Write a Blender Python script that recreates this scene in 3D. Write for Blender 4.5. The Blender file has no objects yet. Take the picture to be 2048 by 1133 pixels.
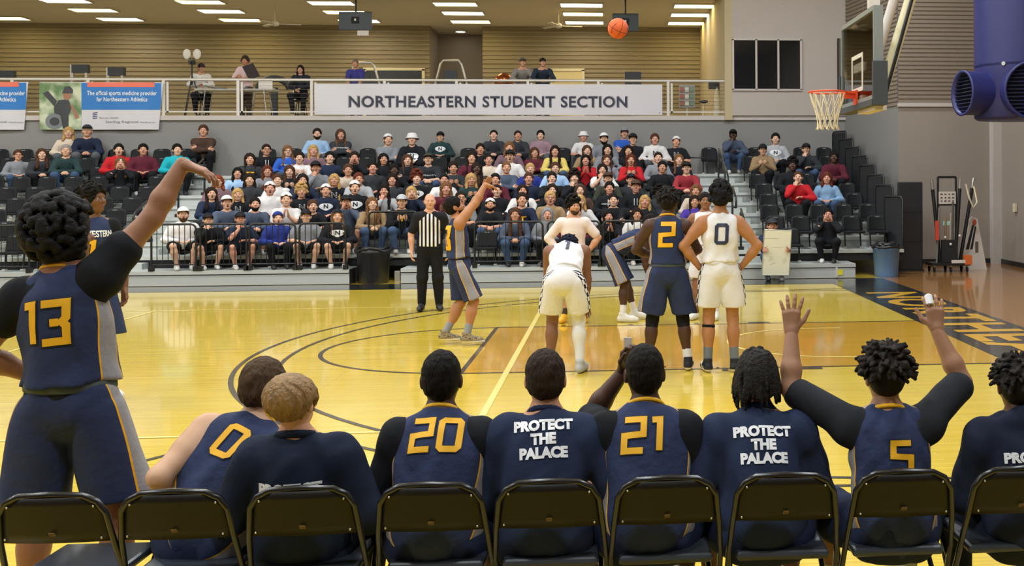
import bpy, bmesh, math, random
import numpy as np
from mathutils import Vector, Matrix
from mathutils.bvhtree import BVHTree
random.seed(7); RNG = np.random.RandomState(7)
SC = bpy.context.scene; COL = SC.collection

# ------------------------------------------------------------------ camera, world, exposure, gym lights
F_PX, CX, CY = 2219.0, 1411.0, 367.0
CAM = np.array([-4.241, -13.385, 1.941]); YAW = 0.085; ROLL = -0.005
_fw = np.array([math.sin(YAW), math.cos(YAW), 0.0]); _rt = np.array([math.cos(YAW), -math.sin(YAW), 0.0]); _up = np.array([0, 0, 1.0])
_r2 = math.cos(ROLL) * _rt + math.sin(ROLL) * _up; _u2 = -math.sin(ROLL) * _rt + math.cos(ROLL) * _up
cd = bpy.data.cameras.new('camera'); cam = bpy.data.objects.new('camera', cd); COL.objects.link(cam)
cd.sensor_fit = 'HORIZONTAL'; cd.sensor_width = 36.0; cd.lens = F_PX / 2048 * 36.0
cd.shift_x = (1024 - CX) / 2048; cd.shift_y = (CY - 566.5) / 2048; cd.clip_end = 200
M4 = Matrix.Identity(4)
for i in range(3):
    M4[i][0] = _r2[i]; M4[i][1] = _u2[i]; M4[i][2] = -_fw[i]; M4[i][3] = CAM[i]
cam.matrix_world = M4; SC.camera = cam
SC.view_settings.view_transform = 'Standard'; SC.view_settings.look = 'None'
SC.view_settings.gamma = 1.0; SC.view_settings.exposure = 0.24; SC.view_settings.use_curve_mapping = False
w = bpy.data.worlds.new('world'); SC.world = w; w.use_nodes = True
w.node_tree.nodes['Background'].inputs[0].default_value = (0.95, 0.97, 1.0, 1); w.node_tree.nodes['Background'].inputs[1].default_value = 0.10
GYM_CEIL = 9.6
GYM_LAMPS = [(x, y) for y in (-13.0, -7.2, -1.4, 4.4, 10.0) for x in (-25.5, -19.0, -12.5, -6.0, 0.5)]
GYM_WATTS = 250.0
def area_lamp(name, loc, sx, sy, watts, color):
    l = bpy.data.lights.new(name, 'AREA'); l.shape = 'RECTANGLE'; l.size = sx; l.size_y = sy; l.energy = watts; l.color = color
    o = bpy.data.objects.new(name, l); COL.objects.link(o); o.location = loc
    return o
for (x, y) in GYM_LAMPS:
    area_lamp('gym_lamp', (x, y, GYM_CEIL - 0.45), 1.2, 0.6, GYM_WATTS, (0.90, 0.96, 1.0))

def ray(px, py):
    return _fw + _r2 * (px - CX) / F_PX + _u2 * (CY - py) / F_PX
def on(px, py, ax, v):
    d = ray(px, py); t = (v - CAM[ax]) / d[ax]; return CAM + t * d
def on_y(px, py, Y): return on(px, py, 1, Y)
def on_z(px, py, Z=0.0): return on(px, py, 2, Z)
def to_px(P):
    d = np.asarray(P, float) - CAM; D = d @ _fw
    return CX + F_PX * (d @ _r2) / D, CY - F_PX * (d @ _u2) / D

# ------------------------------------------------------------------ object helpers
def link(o, parent=None, label=None, cat=None, group=None, kind=None):
    COL.objects.link(o)
    if parent is not None: o.parent = parent
    return tag(o, label, cat, group, kind)
def tag(o, label=None, cat=None, group=None, kind=None):
    if label: o['label'] = label
    if cat: o['category'] = cat
    if group: o['group'] = group
    if kind: o['kind'] = kind
    return o
def empty(name, loc=(0, 0, 0), rz=0.0, label=None, cat=None, group=None, kind=None):
    o = bpy.data.objects.new(name, None); o.empty_display_size = 0.1
    o.location = loc; o.rotation_euler = (0, 0, rz)
    return link(o, None, label, cat, group, kind)
def copy_tree(o, parent=None):
    c = o.copy(); COL.objects.link(c)
    if parent is not None:
        c.parent = parent
    for ch in list(o.children): copy_tree(ch, c)
    return c

# ------------------------------------------------------------------ materials
MATS = {}
def lin(c):
    if isinstance(c, str):
        c = c.lstrip('#'); c = ''.join(q * 2 for q in c) if len(c) == 3 else c; c = tuple(int(c[i:i + 2], 16) / 255 for i in (0, 2, 4))
    return tuple((v / 12.92 if v <= 0.04045 else ((v + 0.055) / 1.055) ** 2.4) for v in c)
def mat(name, color='#808080', rough=0.6, metal=0.0, spec=0.5, noise=0.0, nscale=8.0, bump=0.0, bscale=60.0, emit=None, estr=0.0, coat=0.0, objcol=False, stretch=None, trans=0.0, alpha=1.0):
    if name in MATS: return MATS[name]
    m = bpy.data.materials.new(name); m.use_nodes = True; nt = m.node_tree; b = nt.nodes['Principled BSDF']
    c = lin(color)
    b.inputs['Base Color'].default_value = (*c, 1); b.inputs['Roughness'].default_value = rough
    b.inputs['Metallic'].default_value = metal; b.inputs['Specular IOR Level'].default_value = spec
    b.inputs['Coat Weight'].default_value = coat; b.inputs['Coat Roughness'].default_value = 0.08
    b.inputs['Transmission Weight'].default_value = trans; b.inputs['Alpha'].default_value = alpha
    src = None
    if objcol:
        oi = nt.nodes.new('ShaderNodeObjectInfo'); src = oi.outputs['Color']; nt.links.new(src, b.inputs['Base Color'])
    tc = nt.nodes.new('ShaderNodeTexCoord')
    def ntex(scale, detail=3):
        n = nt.nodes.new('ShaderNodeTexNoise'); n.inputs['Scale'].default_value = scale; n.inputs['Detail'].default_value = detail
        v = tc.outputs['Object']
        if stretch:
            mp = nt.nodes.new('ShaderNodeMapping'); mp.inputs['Scale'].default_value = stretch; nt.links.new(v, mp.inputs['Vector']); v = mp.outputs['Vector']
        nt.links.new(v, n.inputs['Vector']); return n
    if noise:
        n = ntex(nscale); mr = nt.nodes.new('ShaderNodeMapRange'); mr.inputs[3].default_value = 1 - noise; mr.inputs[4].default_value = 1 + noise
        nt.links.new(n.outputs['Fac'], mr.inputs[0])
        mx = nt.nodes.new('ShaderNodeMix'); mx.data_type = 'RGBA'; mx.blend_type = 'MULTIPLY'; mx.inputs[0].default_value = 1
        if src is None: mx.inputs[6].default_value = (*c, 1)
        else: nt.links.new(src, mx.inputs[6])
        nt.links.new(mr.outputs[0], mx.inputs[7]); nt.links.new(mx.outputs[2], b.inputs['Base Color'])
    if bump:
        n = ntex(bscale); bp = nt.nodes.new('ShaderNodeBump'); bp.inputs['Strength'].default_value = bump; bp.inputs['Distance'].default_value = 0.02
        nt.links.new(n.outputs['Fac'], bp.inputs['Height']); nt.links.new(bp.outputs['Normal'], b.inputs['Normal'])
    if emit:
        b.inputs['Emission Color'].default_value = (*lin(emit), 1); b.inputs['Emission Strength'].default_value = estr
    MATS[name] = m
    return m
def setcol(o, c):
    o.color = (*lin(c), 1); return o

# ------------------------------------------------------------------ mesh helpers
def mesh_np(name, V, Fq, m=None, smooth=False, attr=None):
    me = bpy.data.meshes.new(name)
    V = np.asarray(V, np.float32); Fq = np.asarray(Fq, np.int32); n = Fq.shape[1]
    me.vertices.add(len(V)); me.vertices.foreach_set('co', V.ravel())
    me.loops.add(Fq.size); me.loops.foreach_set('vertex_index', Fq.ravel())
    me.polygons.add(len(Fq)); me.polygons.foreach_set('loop_start', np.arange(0, Fq.size, n, dtype=np.int32)); me.polygons.foreach_set('loop_total', np.full(len(Fq), n, np.int32))
    me.update(calc_edges=True)
    if smooth: me.polygons.foreach_set('use_smooth', np.ones(len(Fq), bool))
    if attr is not None:
        a = me.attributes.new('tl', 'FLOAT_VECTOR', 'POINT'); a.data.foreach_set('vector', np.asarray(attr, np.float32).ravel())
    if m is not None:
        for q in (m if isinstance(m, (list, tuple)) else [m]): me.materials.append(q)
    return me
class MB:
    """collects shapes, builds ONE mesh object"""
    def __init__(s): s.v = []; s.f = []; s.sm = []; s.mi = []; s.cur = 0
    def add(s, vs, fs, smooth=False):
        n = len(s.v); s.v += [tuple(map(float, p)) for p in vs]
        for f in fs: s.f.append(tuple(i + n for i in f)); s.sm.append(smooth); s.mi.append(s.cur)
        return s
    def box(s, c, d, R=None):
        c = Vector(c); h = Vector(d) / 2; vs = []
        for sx in (-1, 1):
            for sy in (-1, 1):
                for sz in (-1, 1):
                    p = Vector((sx * h.x, sy * h.y, sz * h.z))
                    if R is not None: p = R @ p
                    vs.append(c + p)
        return s.add(vs, [(0, 1, 3, 2), (4, 6, 7, 5), (0, 4, 5, 1), (2, 3, 7, 6), (0, 2, 6, 4), (1, 5, 7, 3)])
    def bb(s, x0, x1, y0, y1, z0, z1): return s.box(((x0 + x1) / 2, (y0 + y1) / 2, (z0 + z1) / 2), (x1 - x0, y1 - y0, z1 - z0))
    def quad(s, *ps): return s.add(ps, [tuple(range(len(ps)))])
    def tube(s, pts, r, n=8, closed=False, caps=True):
        pts = [Vector(p) for p in pts]; m = len(pts); rs = r if isinstance(r, (list, tuple)) else [r] * m
        vs = []; prev = None
        for i, p in enumerate(pts):
            if closed: t = (pts[(i + 1) % m] - pts[i - 1])
            else: t = (pts[min(i + 1, m - 1)] - pts[max(i - 1, 0)])
            t.normalize()
            if prev is None:
                a = Vector((0, 0, 1)) if abs(t.z) < 0.9 else Vector((1, 0, 0)); u = t.cross(a).normalized()
            else:
                u = (prev - t * prev.dot(t))
                u = u.normalized() if u.length > 1e-6 else t.orthogonal().normalized()
            prev = u; w_ = t.cross(u)
            for k in range(n):
                a = 2 * math.pi * k / n; vs.append(p + (u * math.cos(a) + w_ * math.sin(a)) * rs[i])
        fs = []
        for i in range(m if closed else m - 1):
            for k in range(n):
                a = i * n + k; b = i * n + (k + 1) % n; c = ((i + 1) % m) * n + (k + 1) % n; d = ((i + 1) % m) * n + k
                fs.append((a, b, c, d))
        s.add(vs, fs, True)
        if caps and not closed:
            s.add(vs[:n], [tuple(range(n))[::-1]]); s.add(vs[-n:], [tuple(range(n))])
        return s
    def lathe(s, prof, n=24, c=(0, 0, 0), smooth=True, caps=True):
        vs = []; m = len(prof)
        for (r, z) in prof:
            for k in range(n):
                a = 2 * math.pi * k / n; vs.append((c[0] + r * math.cos(a), c[1] + r * math.sin(a), c[2] + z))
        fs = [(i * n + k, i * n + (k + 1) % n, (i + 1) * n + (k + 1) % n, (i + 1) * n + k) for i in range(m - 1) for k in range(n)]
        s.add(vs, fs, smooth)
        if caps: s.add(vs[:n], [tuple(range(n))[::-1]]); s.add(vs[-n:], [tuple(range(n))])
        return s
    def ell(s, c, r, n=12, m=8):
        vs = [(c[0], c[1], c[2] - r[2])]; fs = []
        for i in range(1, m):
            t = -math.pi / 2 + math.pi * i / m
            for k in range(n):
                a = 2 * math.pi * k / n; vs.append((c[0] + r[0] * math.cos(t) * math.cos(a), c[1] + r[1] * math.cos(t) * math.sin(a), c[2] + r[2] * math.sin(t)))
        vs.append((c[0], c[1], c[2] + r[2])); L = len(vs) - 1
        for k in range(n):
            fs.append((0, 1 + (k + 1) % n, 1 + k)); fs.append((L, L - n + k, L - n + (k + 1) % n))
            for i in range(m - 2): fs.append((1 + i * n + k, 1 + i * n + (k + 1) % n, 1 + (i + 1) * n + (k + 1) % n, 1 + (i + 1) * n + k))
        return s.add(vs, fs, True)
    def prism(s, poly, z0, z1, ax='z'):
        n = len(poly)
        def P(u, v, w_): return {'z': (u, v, w_), 'y': (u, w_, v), 'x': (w_, u, v)}[ax]
        vs = [P(u, v, z0) for u, v in poly] + [P(u, v, z1) for u, v in poly]
        fs = [tuple(range(n))[::-1], tuple(range(n, 2 * n))] + [(i, (i + 1) % n, n + (i + 1) % n, n + i) for i in range(n)]
        return s.add(vs, fs)
    def mesh(s, name, m):
        me = bpy.data.meshes.new(name); me.from_pydata(s.v, [], s.f); me.update()
        me.polygons.foreach_set('use_smooth', np.array(s.sm, bool)); me.polygons.foreach_set('material_index', np.array(s.mi, np.int32))
        for q in (m if isinstance(m, (list, tuple)) else [m]): me.materials.append(q)
        bm = bmesh.new(); bm.from_mesh(me); bmesh.ops.recalc_face_normals(bm, faces=bm.faces); bm.to_mesh(me); bm.free()
        return me
    def build(s, name, m, parent=None, label=None, cat=None, group=None, kind=None, loc=None, rz=None, bevel=0):
        o = bpy.data.objects.new(name, s.mesh(name, m)); link(o, parent, label, cat, group, kind)
        if loc is not None: o.location = loc
        if rz is not None: o.rotation_euler = (0, 0, rz)
        if bevel:
            b = o.modifiers.new('bevel', 'BEVEL'); b.width = bevel; b.segments = 2; b.limit_method = 'ANGLE'
        return o
def obj(name, me, parent=None, label=None, cat=None, group=None, kind=None):
    return link(bpy.data.objects.new(name, me), parent, label, cat, group, kind)
def arc_pts(c, r, a0, a1, n, z=0.0):
    return [(c[0] + r * math.cos(a0 + (a1 - a0) * i / n), c[1] + r * math.sin(a0 + (a1 - a0) * i / n), z) for i in range(n + 1)]
# ------------------------------------------------------------------ implicit surfaces for people (numpy field + surface nets)
def A3(*a): return np.array(a, float)
def nrm(v):
    v = np.asarray(v, float); return v / (np.linalg.norm(v) + 1e-9)
class Field:
    def __init__(s, lo, hi, h):
        s.h = h
        s.ax = [np.arange(lo[i] - 2 * h, hi[i] + 3 * h, h, dtype=np.float32) for i in range(3)]
        s.f = np.full([len(a) for a in s.ax], 1.0, np.float32)
    def _sub(s, lo, hi):
        sl = []
        for i in range(3):
            a = int(np.searchsorted(s.ax[i], lo[i])); b = int(np.searchsorted(s.ax[i], hi[i]))
            if b - a < 1: return None, None
            sl.append(slice(a, b))
        X = s.ax[0][sl[0]][:, None, None]; Y = s.ax[1][sl[1]][None, :, None]; Z = s.ax[2][sl[2]][None, None, :]
        return tuple(sl), (X, Y, Z)
    def _mix(s, sl, d, k, op):
        f = s.f[sl]
        if op == 'u':
            if k > 0:
                h = np.maximum(k - np.abs(f - d), 0) / k; s.f[sl] = np.minimum(f, d) - h * h * k * 0.25
            else: s.f[sl] = np.minimum(f, d)
        elif op == 's':
            if k > 0:
                h = np.maximum(k - np.abs(f + d), 0) / k; s.f[sl] = np.maximum(f, -d) + h * h * k * 0.25
            else: s.f[sl] = np.maximum(f, -d)
    def cone(s, a, b, ra, rb, k=0.02, op='u', flat=None):
        a = A3(*a); b = A3(*b); R = max(ra, rb) + k + 3 * s.h
        sl, P = s._sub(np.minimum(a, b) - R, np.maximum(a, b) + R)
        if sl is None: return s
        X, Y, Z = P; d = b - a; L2 = float(d @ d) + 1e-9
        t = np.clip(((X - a[0]) * d[0] + (Y - a[1]) * d[1] + (Z - a[2]) * d[2]) / L2, 0, 1)
        q = np.sqrt((X - a[0] - t * d[0]) ** 2 + (Y - a[1] - t * d[1]) ** 2 + (Z - a[2] - t * d[2]) ** 2)
        s._mix(sl, (q - (ra + (rb - ra) * t)).astype(np.float32), k, op); return s
    def ell(s, c, r, k=0.02, R=None, op='u'):
        c = A3(*c); r = A3(*r); m = float(r.max()) + k + 3 * s.h
        sl, P = s._sub(c - m, c + m)
        if sl is None: return s
        X, Y, Z = P[0] - c[0], P[1] - c[1], P[2] - c[2]
        if R is not None:   # columns of R are local axes
            U = X * R[0, 0] + Y * R[1, 0] + Z * R[2, 0]; V = X * R[0, 1] + Y * R[1, 1] + Z * R[2, 1]; W = X * R[0, 2] + Y * R[1, 2] + Z * R[2, 2]
        else: U, V, W = X, Y, Z
        k0 = np.sqrt((U / r[0]) ** 2 + (V / r[1]) ** 2 + (W / r[2]) ** 2); k1 = np.sqrt((U / r[0] ** 2) ** 2 + (V / r[1] ** 2) ** 2 + (W / r[2] ** 2) ** 2) + 1e-6
        s._mix(sl, (k0 * (k0 - 1) / k1).astype(np.float32), k, op); return s
    def cut(s, p, n):
        """keep the side opposite to n"""
        X, Y, Z = s.ax[0][:, None, None], s.ax[1][None, :, None], s.ax[2][None, None, :]
        n = nrm(n); d = (X - p[0]) * n[0] + (Y - p[1]) * n[1] + (Z - p[2]) * n[2]
        s.f = np.maximum(s.f, d.astype(np.float32)); return s
    def wrinkle(s, amp, wl, seed=0, dirw=(1, 1, 1)):
        X, Y, Z = s.ax[0][:, None, None], s.ax[1][None, :, None], s.ax[2][None, None, :]
        r = np.random.RandomState(seed); acc = 0
        for i in range(5):
            d = nrm(r.normal(size=3)) * A3(*dirw) * 2 * math.pi / (wl * r.uniform(0.6, 1.5)); ph = r.uniform(0, 6.28, 2)
            acc = acc + np.sin(X * d[0] + Y * d[1] + Z * d[2] + ph[0] + 1.3 * np.sin((X * d[1] - Y * d[2] + Z * d[0]) * 0.6 + ph[1]))
        s.f = s.f + (acc * amp / 2.2).astype(np.float32); return s
    def mesh(s):
        f = s.f; S = f < 0
        c = np.zeros([n - 1 for n in f.shape], np.int8)
        offs = [(i, j, k) for i in (0, 1) for j in (0, 1) for k in (0, 1)]
        def sh(A, o): return A[o[0]:A.shape[0] - 1 + o[0], o[1]:A.shape[1] - 1 + o[1], o[2]:A.shape[2] - 1 + o[2]]
        for o in offs: c += sh(S, o)
        mask = (c > 0) & (c < 8); I, J, K = np.nonzero(mask)
        idx = np.full(mask.shape, -1, np.int32); idx[I, J, K] = np.arange(len(I))
        V = np.stack([f[I + o[0], J + o[1], K + o[2]] for o in offs], 1)
        acc = np.zeros((len(I), 3), np.float32); cnt = np.zeros(len(I), np.float32)
        for a in range(8):
            for ax, st in ((0, 4), (1, 2), (2, 1)):
                if offs[a][ax] == 0:
                    b = a + st; va, vb = V[:, a], V[:, b]; m = (va < 0) != (vb < 0)
                    t = np.where(m, va / np.where(m, va - vb, 1), 0)
                    for q in range(3): acc[:, q] += np.where(m, offs[a][q] + (t if q == ax else 0), 0)
                    cnt += m
        acc /= np.maximum(cnt, 1)[:, None]
        P = np.stack([s.ax[0][I] + acc[:, 0] * s.h, s.ax[1][J] + acc[:, 1] * s.h, s.ax[2][K] + acc[:, 2] * s.h], 1)
        Fs = []
        for ax in range(3):
            n = S.shape
            sl0 = [slice(1, n[q] - 1) for q in range(3)]; sl1 = list(sl0)
            sl0[ax] = slice(0, n[ax] - 1); sl1[ax] = slice(1, n[ax])
            A, B = S[tuple(sl0)], S[tuple(sl1)]; ch = A != B
            i, j, k = np.nonzero(ch)
            g = [i + (0 if ax == 0 else 1), j + (0 if ax == 1 else 1), k + (0 if ax == 2 else 1)]
            u, v = [(1, 2), (2, 0), (0, 1)][ax]
            def cell(du, dv):
                q = [g[0].copy(), g[1].copy(), g[2].copy()]; q[u] -= du; q[v] -= dv
                return idx[q[0], q[1], q[2]]
            Q = np.stack([cell(1, 1), cell(0, 1), cell(0, 0), cell(1, 0)], 1)
            inside = A[i, j, k]
            Q = np.where(inside[:, None], Q, Q[:, ::-1]); Fs.append(Q)
        Fq = np.concatenate(Fs) if Fs else np.zeros((0, 4), int)
        return P, Fq[(Fq >= 0).all(1)]
def join(parts):
    V, Fq, n = [], [], 0
    for v, f in parts:
        V.append(v); Fq.append(f + n); n += len(v)
    return np.concatenate(V), np.concatenate(Fq)

# ------------------------------------------------------------------ skeleton
def rotm(axis, a):
    return np.array(Matrix.Rotation(a, 3, Vector(axis)))
def ik(S, T, l1, l2, pole):
    S, T = A3(*S), A3(*T); d = T - S; D = np.linalg.norm(d); D2 = min(max(D, abs(l1 - l2) + 0.02), l1 + l2 - 0.004); u = d / (D + 1e-9)
    a = (l1 * l1 - l2 * l2 + D2 * D2) / (2 * D2); h = math.sqrt(max(l1 * l1 - a * a, 0)); p = A3(*pole); p = p - u * (p @ u); p = nrm(p)
    return S + u * a + p * h, S + u * D2
def skeleton(P):
    """local frame: +y forward, +x the person's right, z up.  P: pose dict"""
    k = {}; g = P.get
    pel = A3(*g('pelvis', (0, 0, 0.97))); l1, l2 = g('lean', (0.0, 0.0)); sl = g('side', 0.0); tw = g('twist', 0.0)
    def dirv(l, s): return nrm(A3(math.sin(s), math.sin(l) * math.cos(s), math.cos(l) * math.cos(s)))
    d1 = dirv(l1, sl * 0.6); d2 = dirv(l2, sl)
    sf = g('spine', 1.0); k['pel'] = pel; k['waist'] = pel + 0.14 * sf * d1; k['chest'] = k['waist'] + 0.20 * sf * nrm(d1 + d2); k['neck'] = k['chest'] + 0.185 * sf * d2
    k['d1'], k['d2'] = d1, d2
    rp = A3(math.cos(g('ptwist', 0)), math.sin(g('ptwist', 0)), 0)
    rs = A3(math.cos(tw), math.sin(tw), 0); rs = nrm(rs - d2 * (rs @ d2)); k['rs'] = rs; k['rp'] = rp
    k['fs'] = nrm(np.cross(d2, rs)); rw = g('shw', 0.172); shr = g('shrug', (0, 0))
    k['sh'] = {}; k['hip'] = {}; k['el'] = {}; k['wr'] = {}; k['kn'] = {}; k['an'] = {}
    for s, sg, i in (('L', -1, 0), ('R', 1, 1)):
        k['sh'][s] = k['neck'] - 0.045 * d2 + sg * rs * rw + d2 * shr[i]
        k['hip'][s] = pel + sg * rp * 0.092 - A3(0, 0, 0.03)
        ap = g('arm' + s); tgt, pole = ap[0], ap[1]
        k['el'][s], k['wr'][s] = ik(k['sh'][s], tgt, 0.295, 0.262, pole)
        lp = g('leg' + s)
        k['kn'][s], k['an'][s] = ik(k['hip'][s], lp[0], 0.435, 0.425, lp[1])
    # head frame
    hp, hy, hr = g('head', (0, 0, 0))
    R = np.stack([rs, k['fs'], d2], 1)
    # upright the head frame: start from a level frame facing fs in the horizontal plane
    fh = nrm(A3(k['fs'][0], k['fs'][1], 0)) if abs(k['fs'][2]) < 0.93 else A3(0, 1, 0)
    R0 = np.stack([np.cross(fh, A3(0, 0, 1)), fh, A3(0, 0, 1)], 1)
    R0 = R0 @ rotm((0, 0, 1), hy) @ rotm((1, 0, 0), hp) @ rotm((0, 1, 0), hr)
    nk = nrm(d2 * 0.6 + R0[:, 2] * 0.6); k['nkd'] = nk
    hs = g('hs', 1.0)
    k['head'] = k['neck'] + nk * 0.085 + R0[:, 2] * 0.105 * hs + R0[:, 1] * 0.018; k['HR'] = R0; k['hs'] = hs
    k['hand'] = {}
    for s in 'LR':
        ap = g('arm' + s); fa = nrm(k['wr'][s] - k['el'][s])
        hf = nrm(ap[2]) if len(ap) > 2 and ap[2] is not None else fa
        pn = A3(*ap[3]) if len(ap) > 3 and ap[3] is not None else A3(0, 0, -1)
        pn = nrm(pn - hf * (pn @ hf)); curl = ap[4] if len(ap) > 4 else 0.35; spread = ap[5] if len(ap) > 5 else 0.06
        k['hand'][s] = (hf, pn, curl, spread)
    k['foot'] = {}
    for s in 'LR':
        lp = g('leg' + s); ft = lp[2] if len(lp) > 2 else (0, 1, 0)
        k['foot'][s] = nrm(ft)
    k['build'] = g('build', 1.0)
    return k
def bounds(k, pad=0.2):
    pts = [k['pel'], k['waist'], k['chest'], k['neck'], k['head']]
    for n in ('sh', 'el', 'wr', 'hip', 'kn', 'an'): pts += list(k[n].values())
    pts = np.array(pts); return pts.min(0) - pad, pts.max(0) + pad
def head_block(k, h):
    c, R, s = k['head'], k['HR'], k['hs']
    def L(x, y, z): return c + R @ (A3(x, y, z) * s)
    F = Field(c - 0.19 * s, c + 0.19 * s, h)
    F.ell(L(0, -0.012, 0.025), A3(0.077, 0.098, 0.094) * s, 0.01, R)
    F.ell(L(0, 0.022, -0.035), A3(0.063, 0.068, 0.085) * s, 0.04, R)
    F.ell(L(0, 0.052, -0.092), A3(0.036, 0.034, 0.026) * s, 0.04, R)            # chin
    F.cone(L(-0.033, 0.076, 0.018), L(0.033, 0.076, 0.018), 0.014 * s, 0.014 * s, 0.025)    # brow
    F.cone(L(0, 0.088, 0.004), L(0, 0.108, -0.026), 0.009 * s, 0.0145 * s, 0.012)          # nose
    F.cone(L(-0.012, 0.094, -0.03), L(0.012, 0.094, -0.03), 0.009 * s, 0.009 * s, 0.01)
    F.cone(L(-0.019, 0.083, -0.062), L(0.019, 0.083, -0.062), 0.0105 * s, 0.0105 * s, 0.014)  # lips
    for sx in (-1, 1):
        F.ell(L(sx * 0.031, 0.093, -0.001), A3(0.017, 0.012, 0.011) * s, 0.012, R, 's')       # eye sockets
        F.ell(L(sx * 0.046, 0.058, -0.03), A3(0.022, 0.03, 0.024) * s, 0.03, R)               # cheeks
        F.ell(L(sx * 0.081, -0.008, -0.012), A3(0.010, 0.019, 0.032) * s, 0.008, R)           # ears
    nb = k['neck']; F.cone(nb + 0.2 * (L(0, -0.012, -0.06) - nb), L(0, -0.012, -0.05), 0.056, 0.05 * s, 0.03)
    return F.mesh()
def hand_block(k, s, h):
    hf, pn, curl, spread = k['hand'][s]; w_ = k['wr'][s]; sg = 1 if s == 'R' else -1
    t = nrm(np.cross(hf, pn)) * sg; c = w_ + hf * 0.09
    F = Field(c - 0.15, c + 0.15, h)
    F.cone(w_ - nrm(w_ - k['el'][s]) * 0.05, w_ + hf * 0.01, 0.030, 0.027, 0.01)
    lens = (0.074, 0.084, 0.078, 0.060); off = (0.031, 0.0105, -0.0105, -0.031); rad = (0.0098, 0.0102, 0.0098, 0.0088)
    for i in range(4):
        b = w_ + hf * (0.094 - 0.004 * abs(i - 1.3)) + t * off[i]
        F.cone(w_ + t * off[i] * 0.55 + hf * 0.012, b, 0.0165, 0.0135, 0.016)
        d = nrm(hf + t * (spread * (1.5 - i))); p = b; ang = 0
        for q, fr in enumerate((0.46, 0.30, 0.24)):
            ang += curl * (0.8 + 0.35 * q); dd = d * math.cos(ang) + pn * math.sin(ang); e = p + dd * lens[i] * fr
            F.cone(p, e, rad[i] * (1 - 0.07 * q), rad[i] * (0.93 - 0.09 * q), 0.005); p = e
    b = w_ + hf * 0.03 + t * 0.026 + pn * 0.006; m1 = b + nrm(hf * 0.62 + t * 0.75 + pn * 0.25) * 0.044; m2 = m1 + nrm(hf * 0.85 + t * (0.5 - curl * 0.4) + pn * (0.15 + curl * 0.5)) * 0.052
    F.cone(b, m1, 0.0165, 0.012, 0.014); F.cone(m1, m2, 0.0115, 0.0085, 0.004)
    return F.mesh()
def body_core(k, h, fem=False):
    lo, hi = bounds(k, 0.16); F = Field(lo, hi, h); b = k['build']
    d1, d2, rs, fs, rp = k['d1'], k['d2'], k['rs'], k['fs'], k['rp']
    R1 = np.stack([rp, nrm(np.cross(d1, rp)), d1], 1); R2 = np.stack([rs, fs, d2], 1)
    F.ell(k['pel'], A3(0.162, 0.115, 0.115) * b, 0.03, R1); F.ell(k['waist'], A3(0.140, 0.10, 0.15) * b, 0.06, R1)
    F.ell(k['chest'] + d2 * 0.01, A3(0.160, 0.112, 0.185) * b, 0.06, R2)
    for s in 'LR':
        sh = k['sh'][s]
        F.cone(k['neck'] + d2 * 0.035, sh - d2 * 0.005, 0.050, 0.052, 0.05); F.cone(k['chest'] + d2 * 0.10, sh - d2 * 0.03, 0.075, 0.056, 0.05)
        F.cone(sh, sh + (k['el'][s] - sh) * 0.45, 0.062 * b, 0.056 * b, 0.04); F.cone(sh + (k['el'][s] - sh) * 0.3, k['el'][s], 0.056 * b, 0.044, 0.03)
        e, w_ = k['el'][s], k['wr'][s]
        F.cone(e, e + (w_ - e) * 0.35, 0.044, 0.047 * b, 0.02); F.cone(e + (w_ - e) * 0.35, w_, 0.046 * b, 0.030, 0.02)
        hp, kn, an = k['hip'][s], k['kn'][s], k['an'][s]
        F.cone(hp, kn, 0.088 * b, 0.056, 0.04); F.cone(kn, kn + (an - kn) * 0.3, 0.054, 0.057 * b, 0.03)
        shin = nrm(an - kn); back = -k['foot'][s]
        F.ell(kn + (an - kn) * 0.32 + back * 0.018, (0.05 * b, 0.055 * b, 0.12), 0.03); F.cone(kn + (an - kn) * 0.3, an, 0.055 * b, 0.036, 0.03)
        ft = k['foot'][s]; F.cone(an + A3(0, 0, -0.035) - ft * 0.02, an + A3(0, 0, -0.045) + ft * 0.14, 0.036, 0.03, 0.03)
    F.cone(k['neck'] - d2 * 0.03, k['neck'] + k['nkd'] * 0.10, 0.062, 0.054, 0.04)
    return F.mesh()
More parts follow.
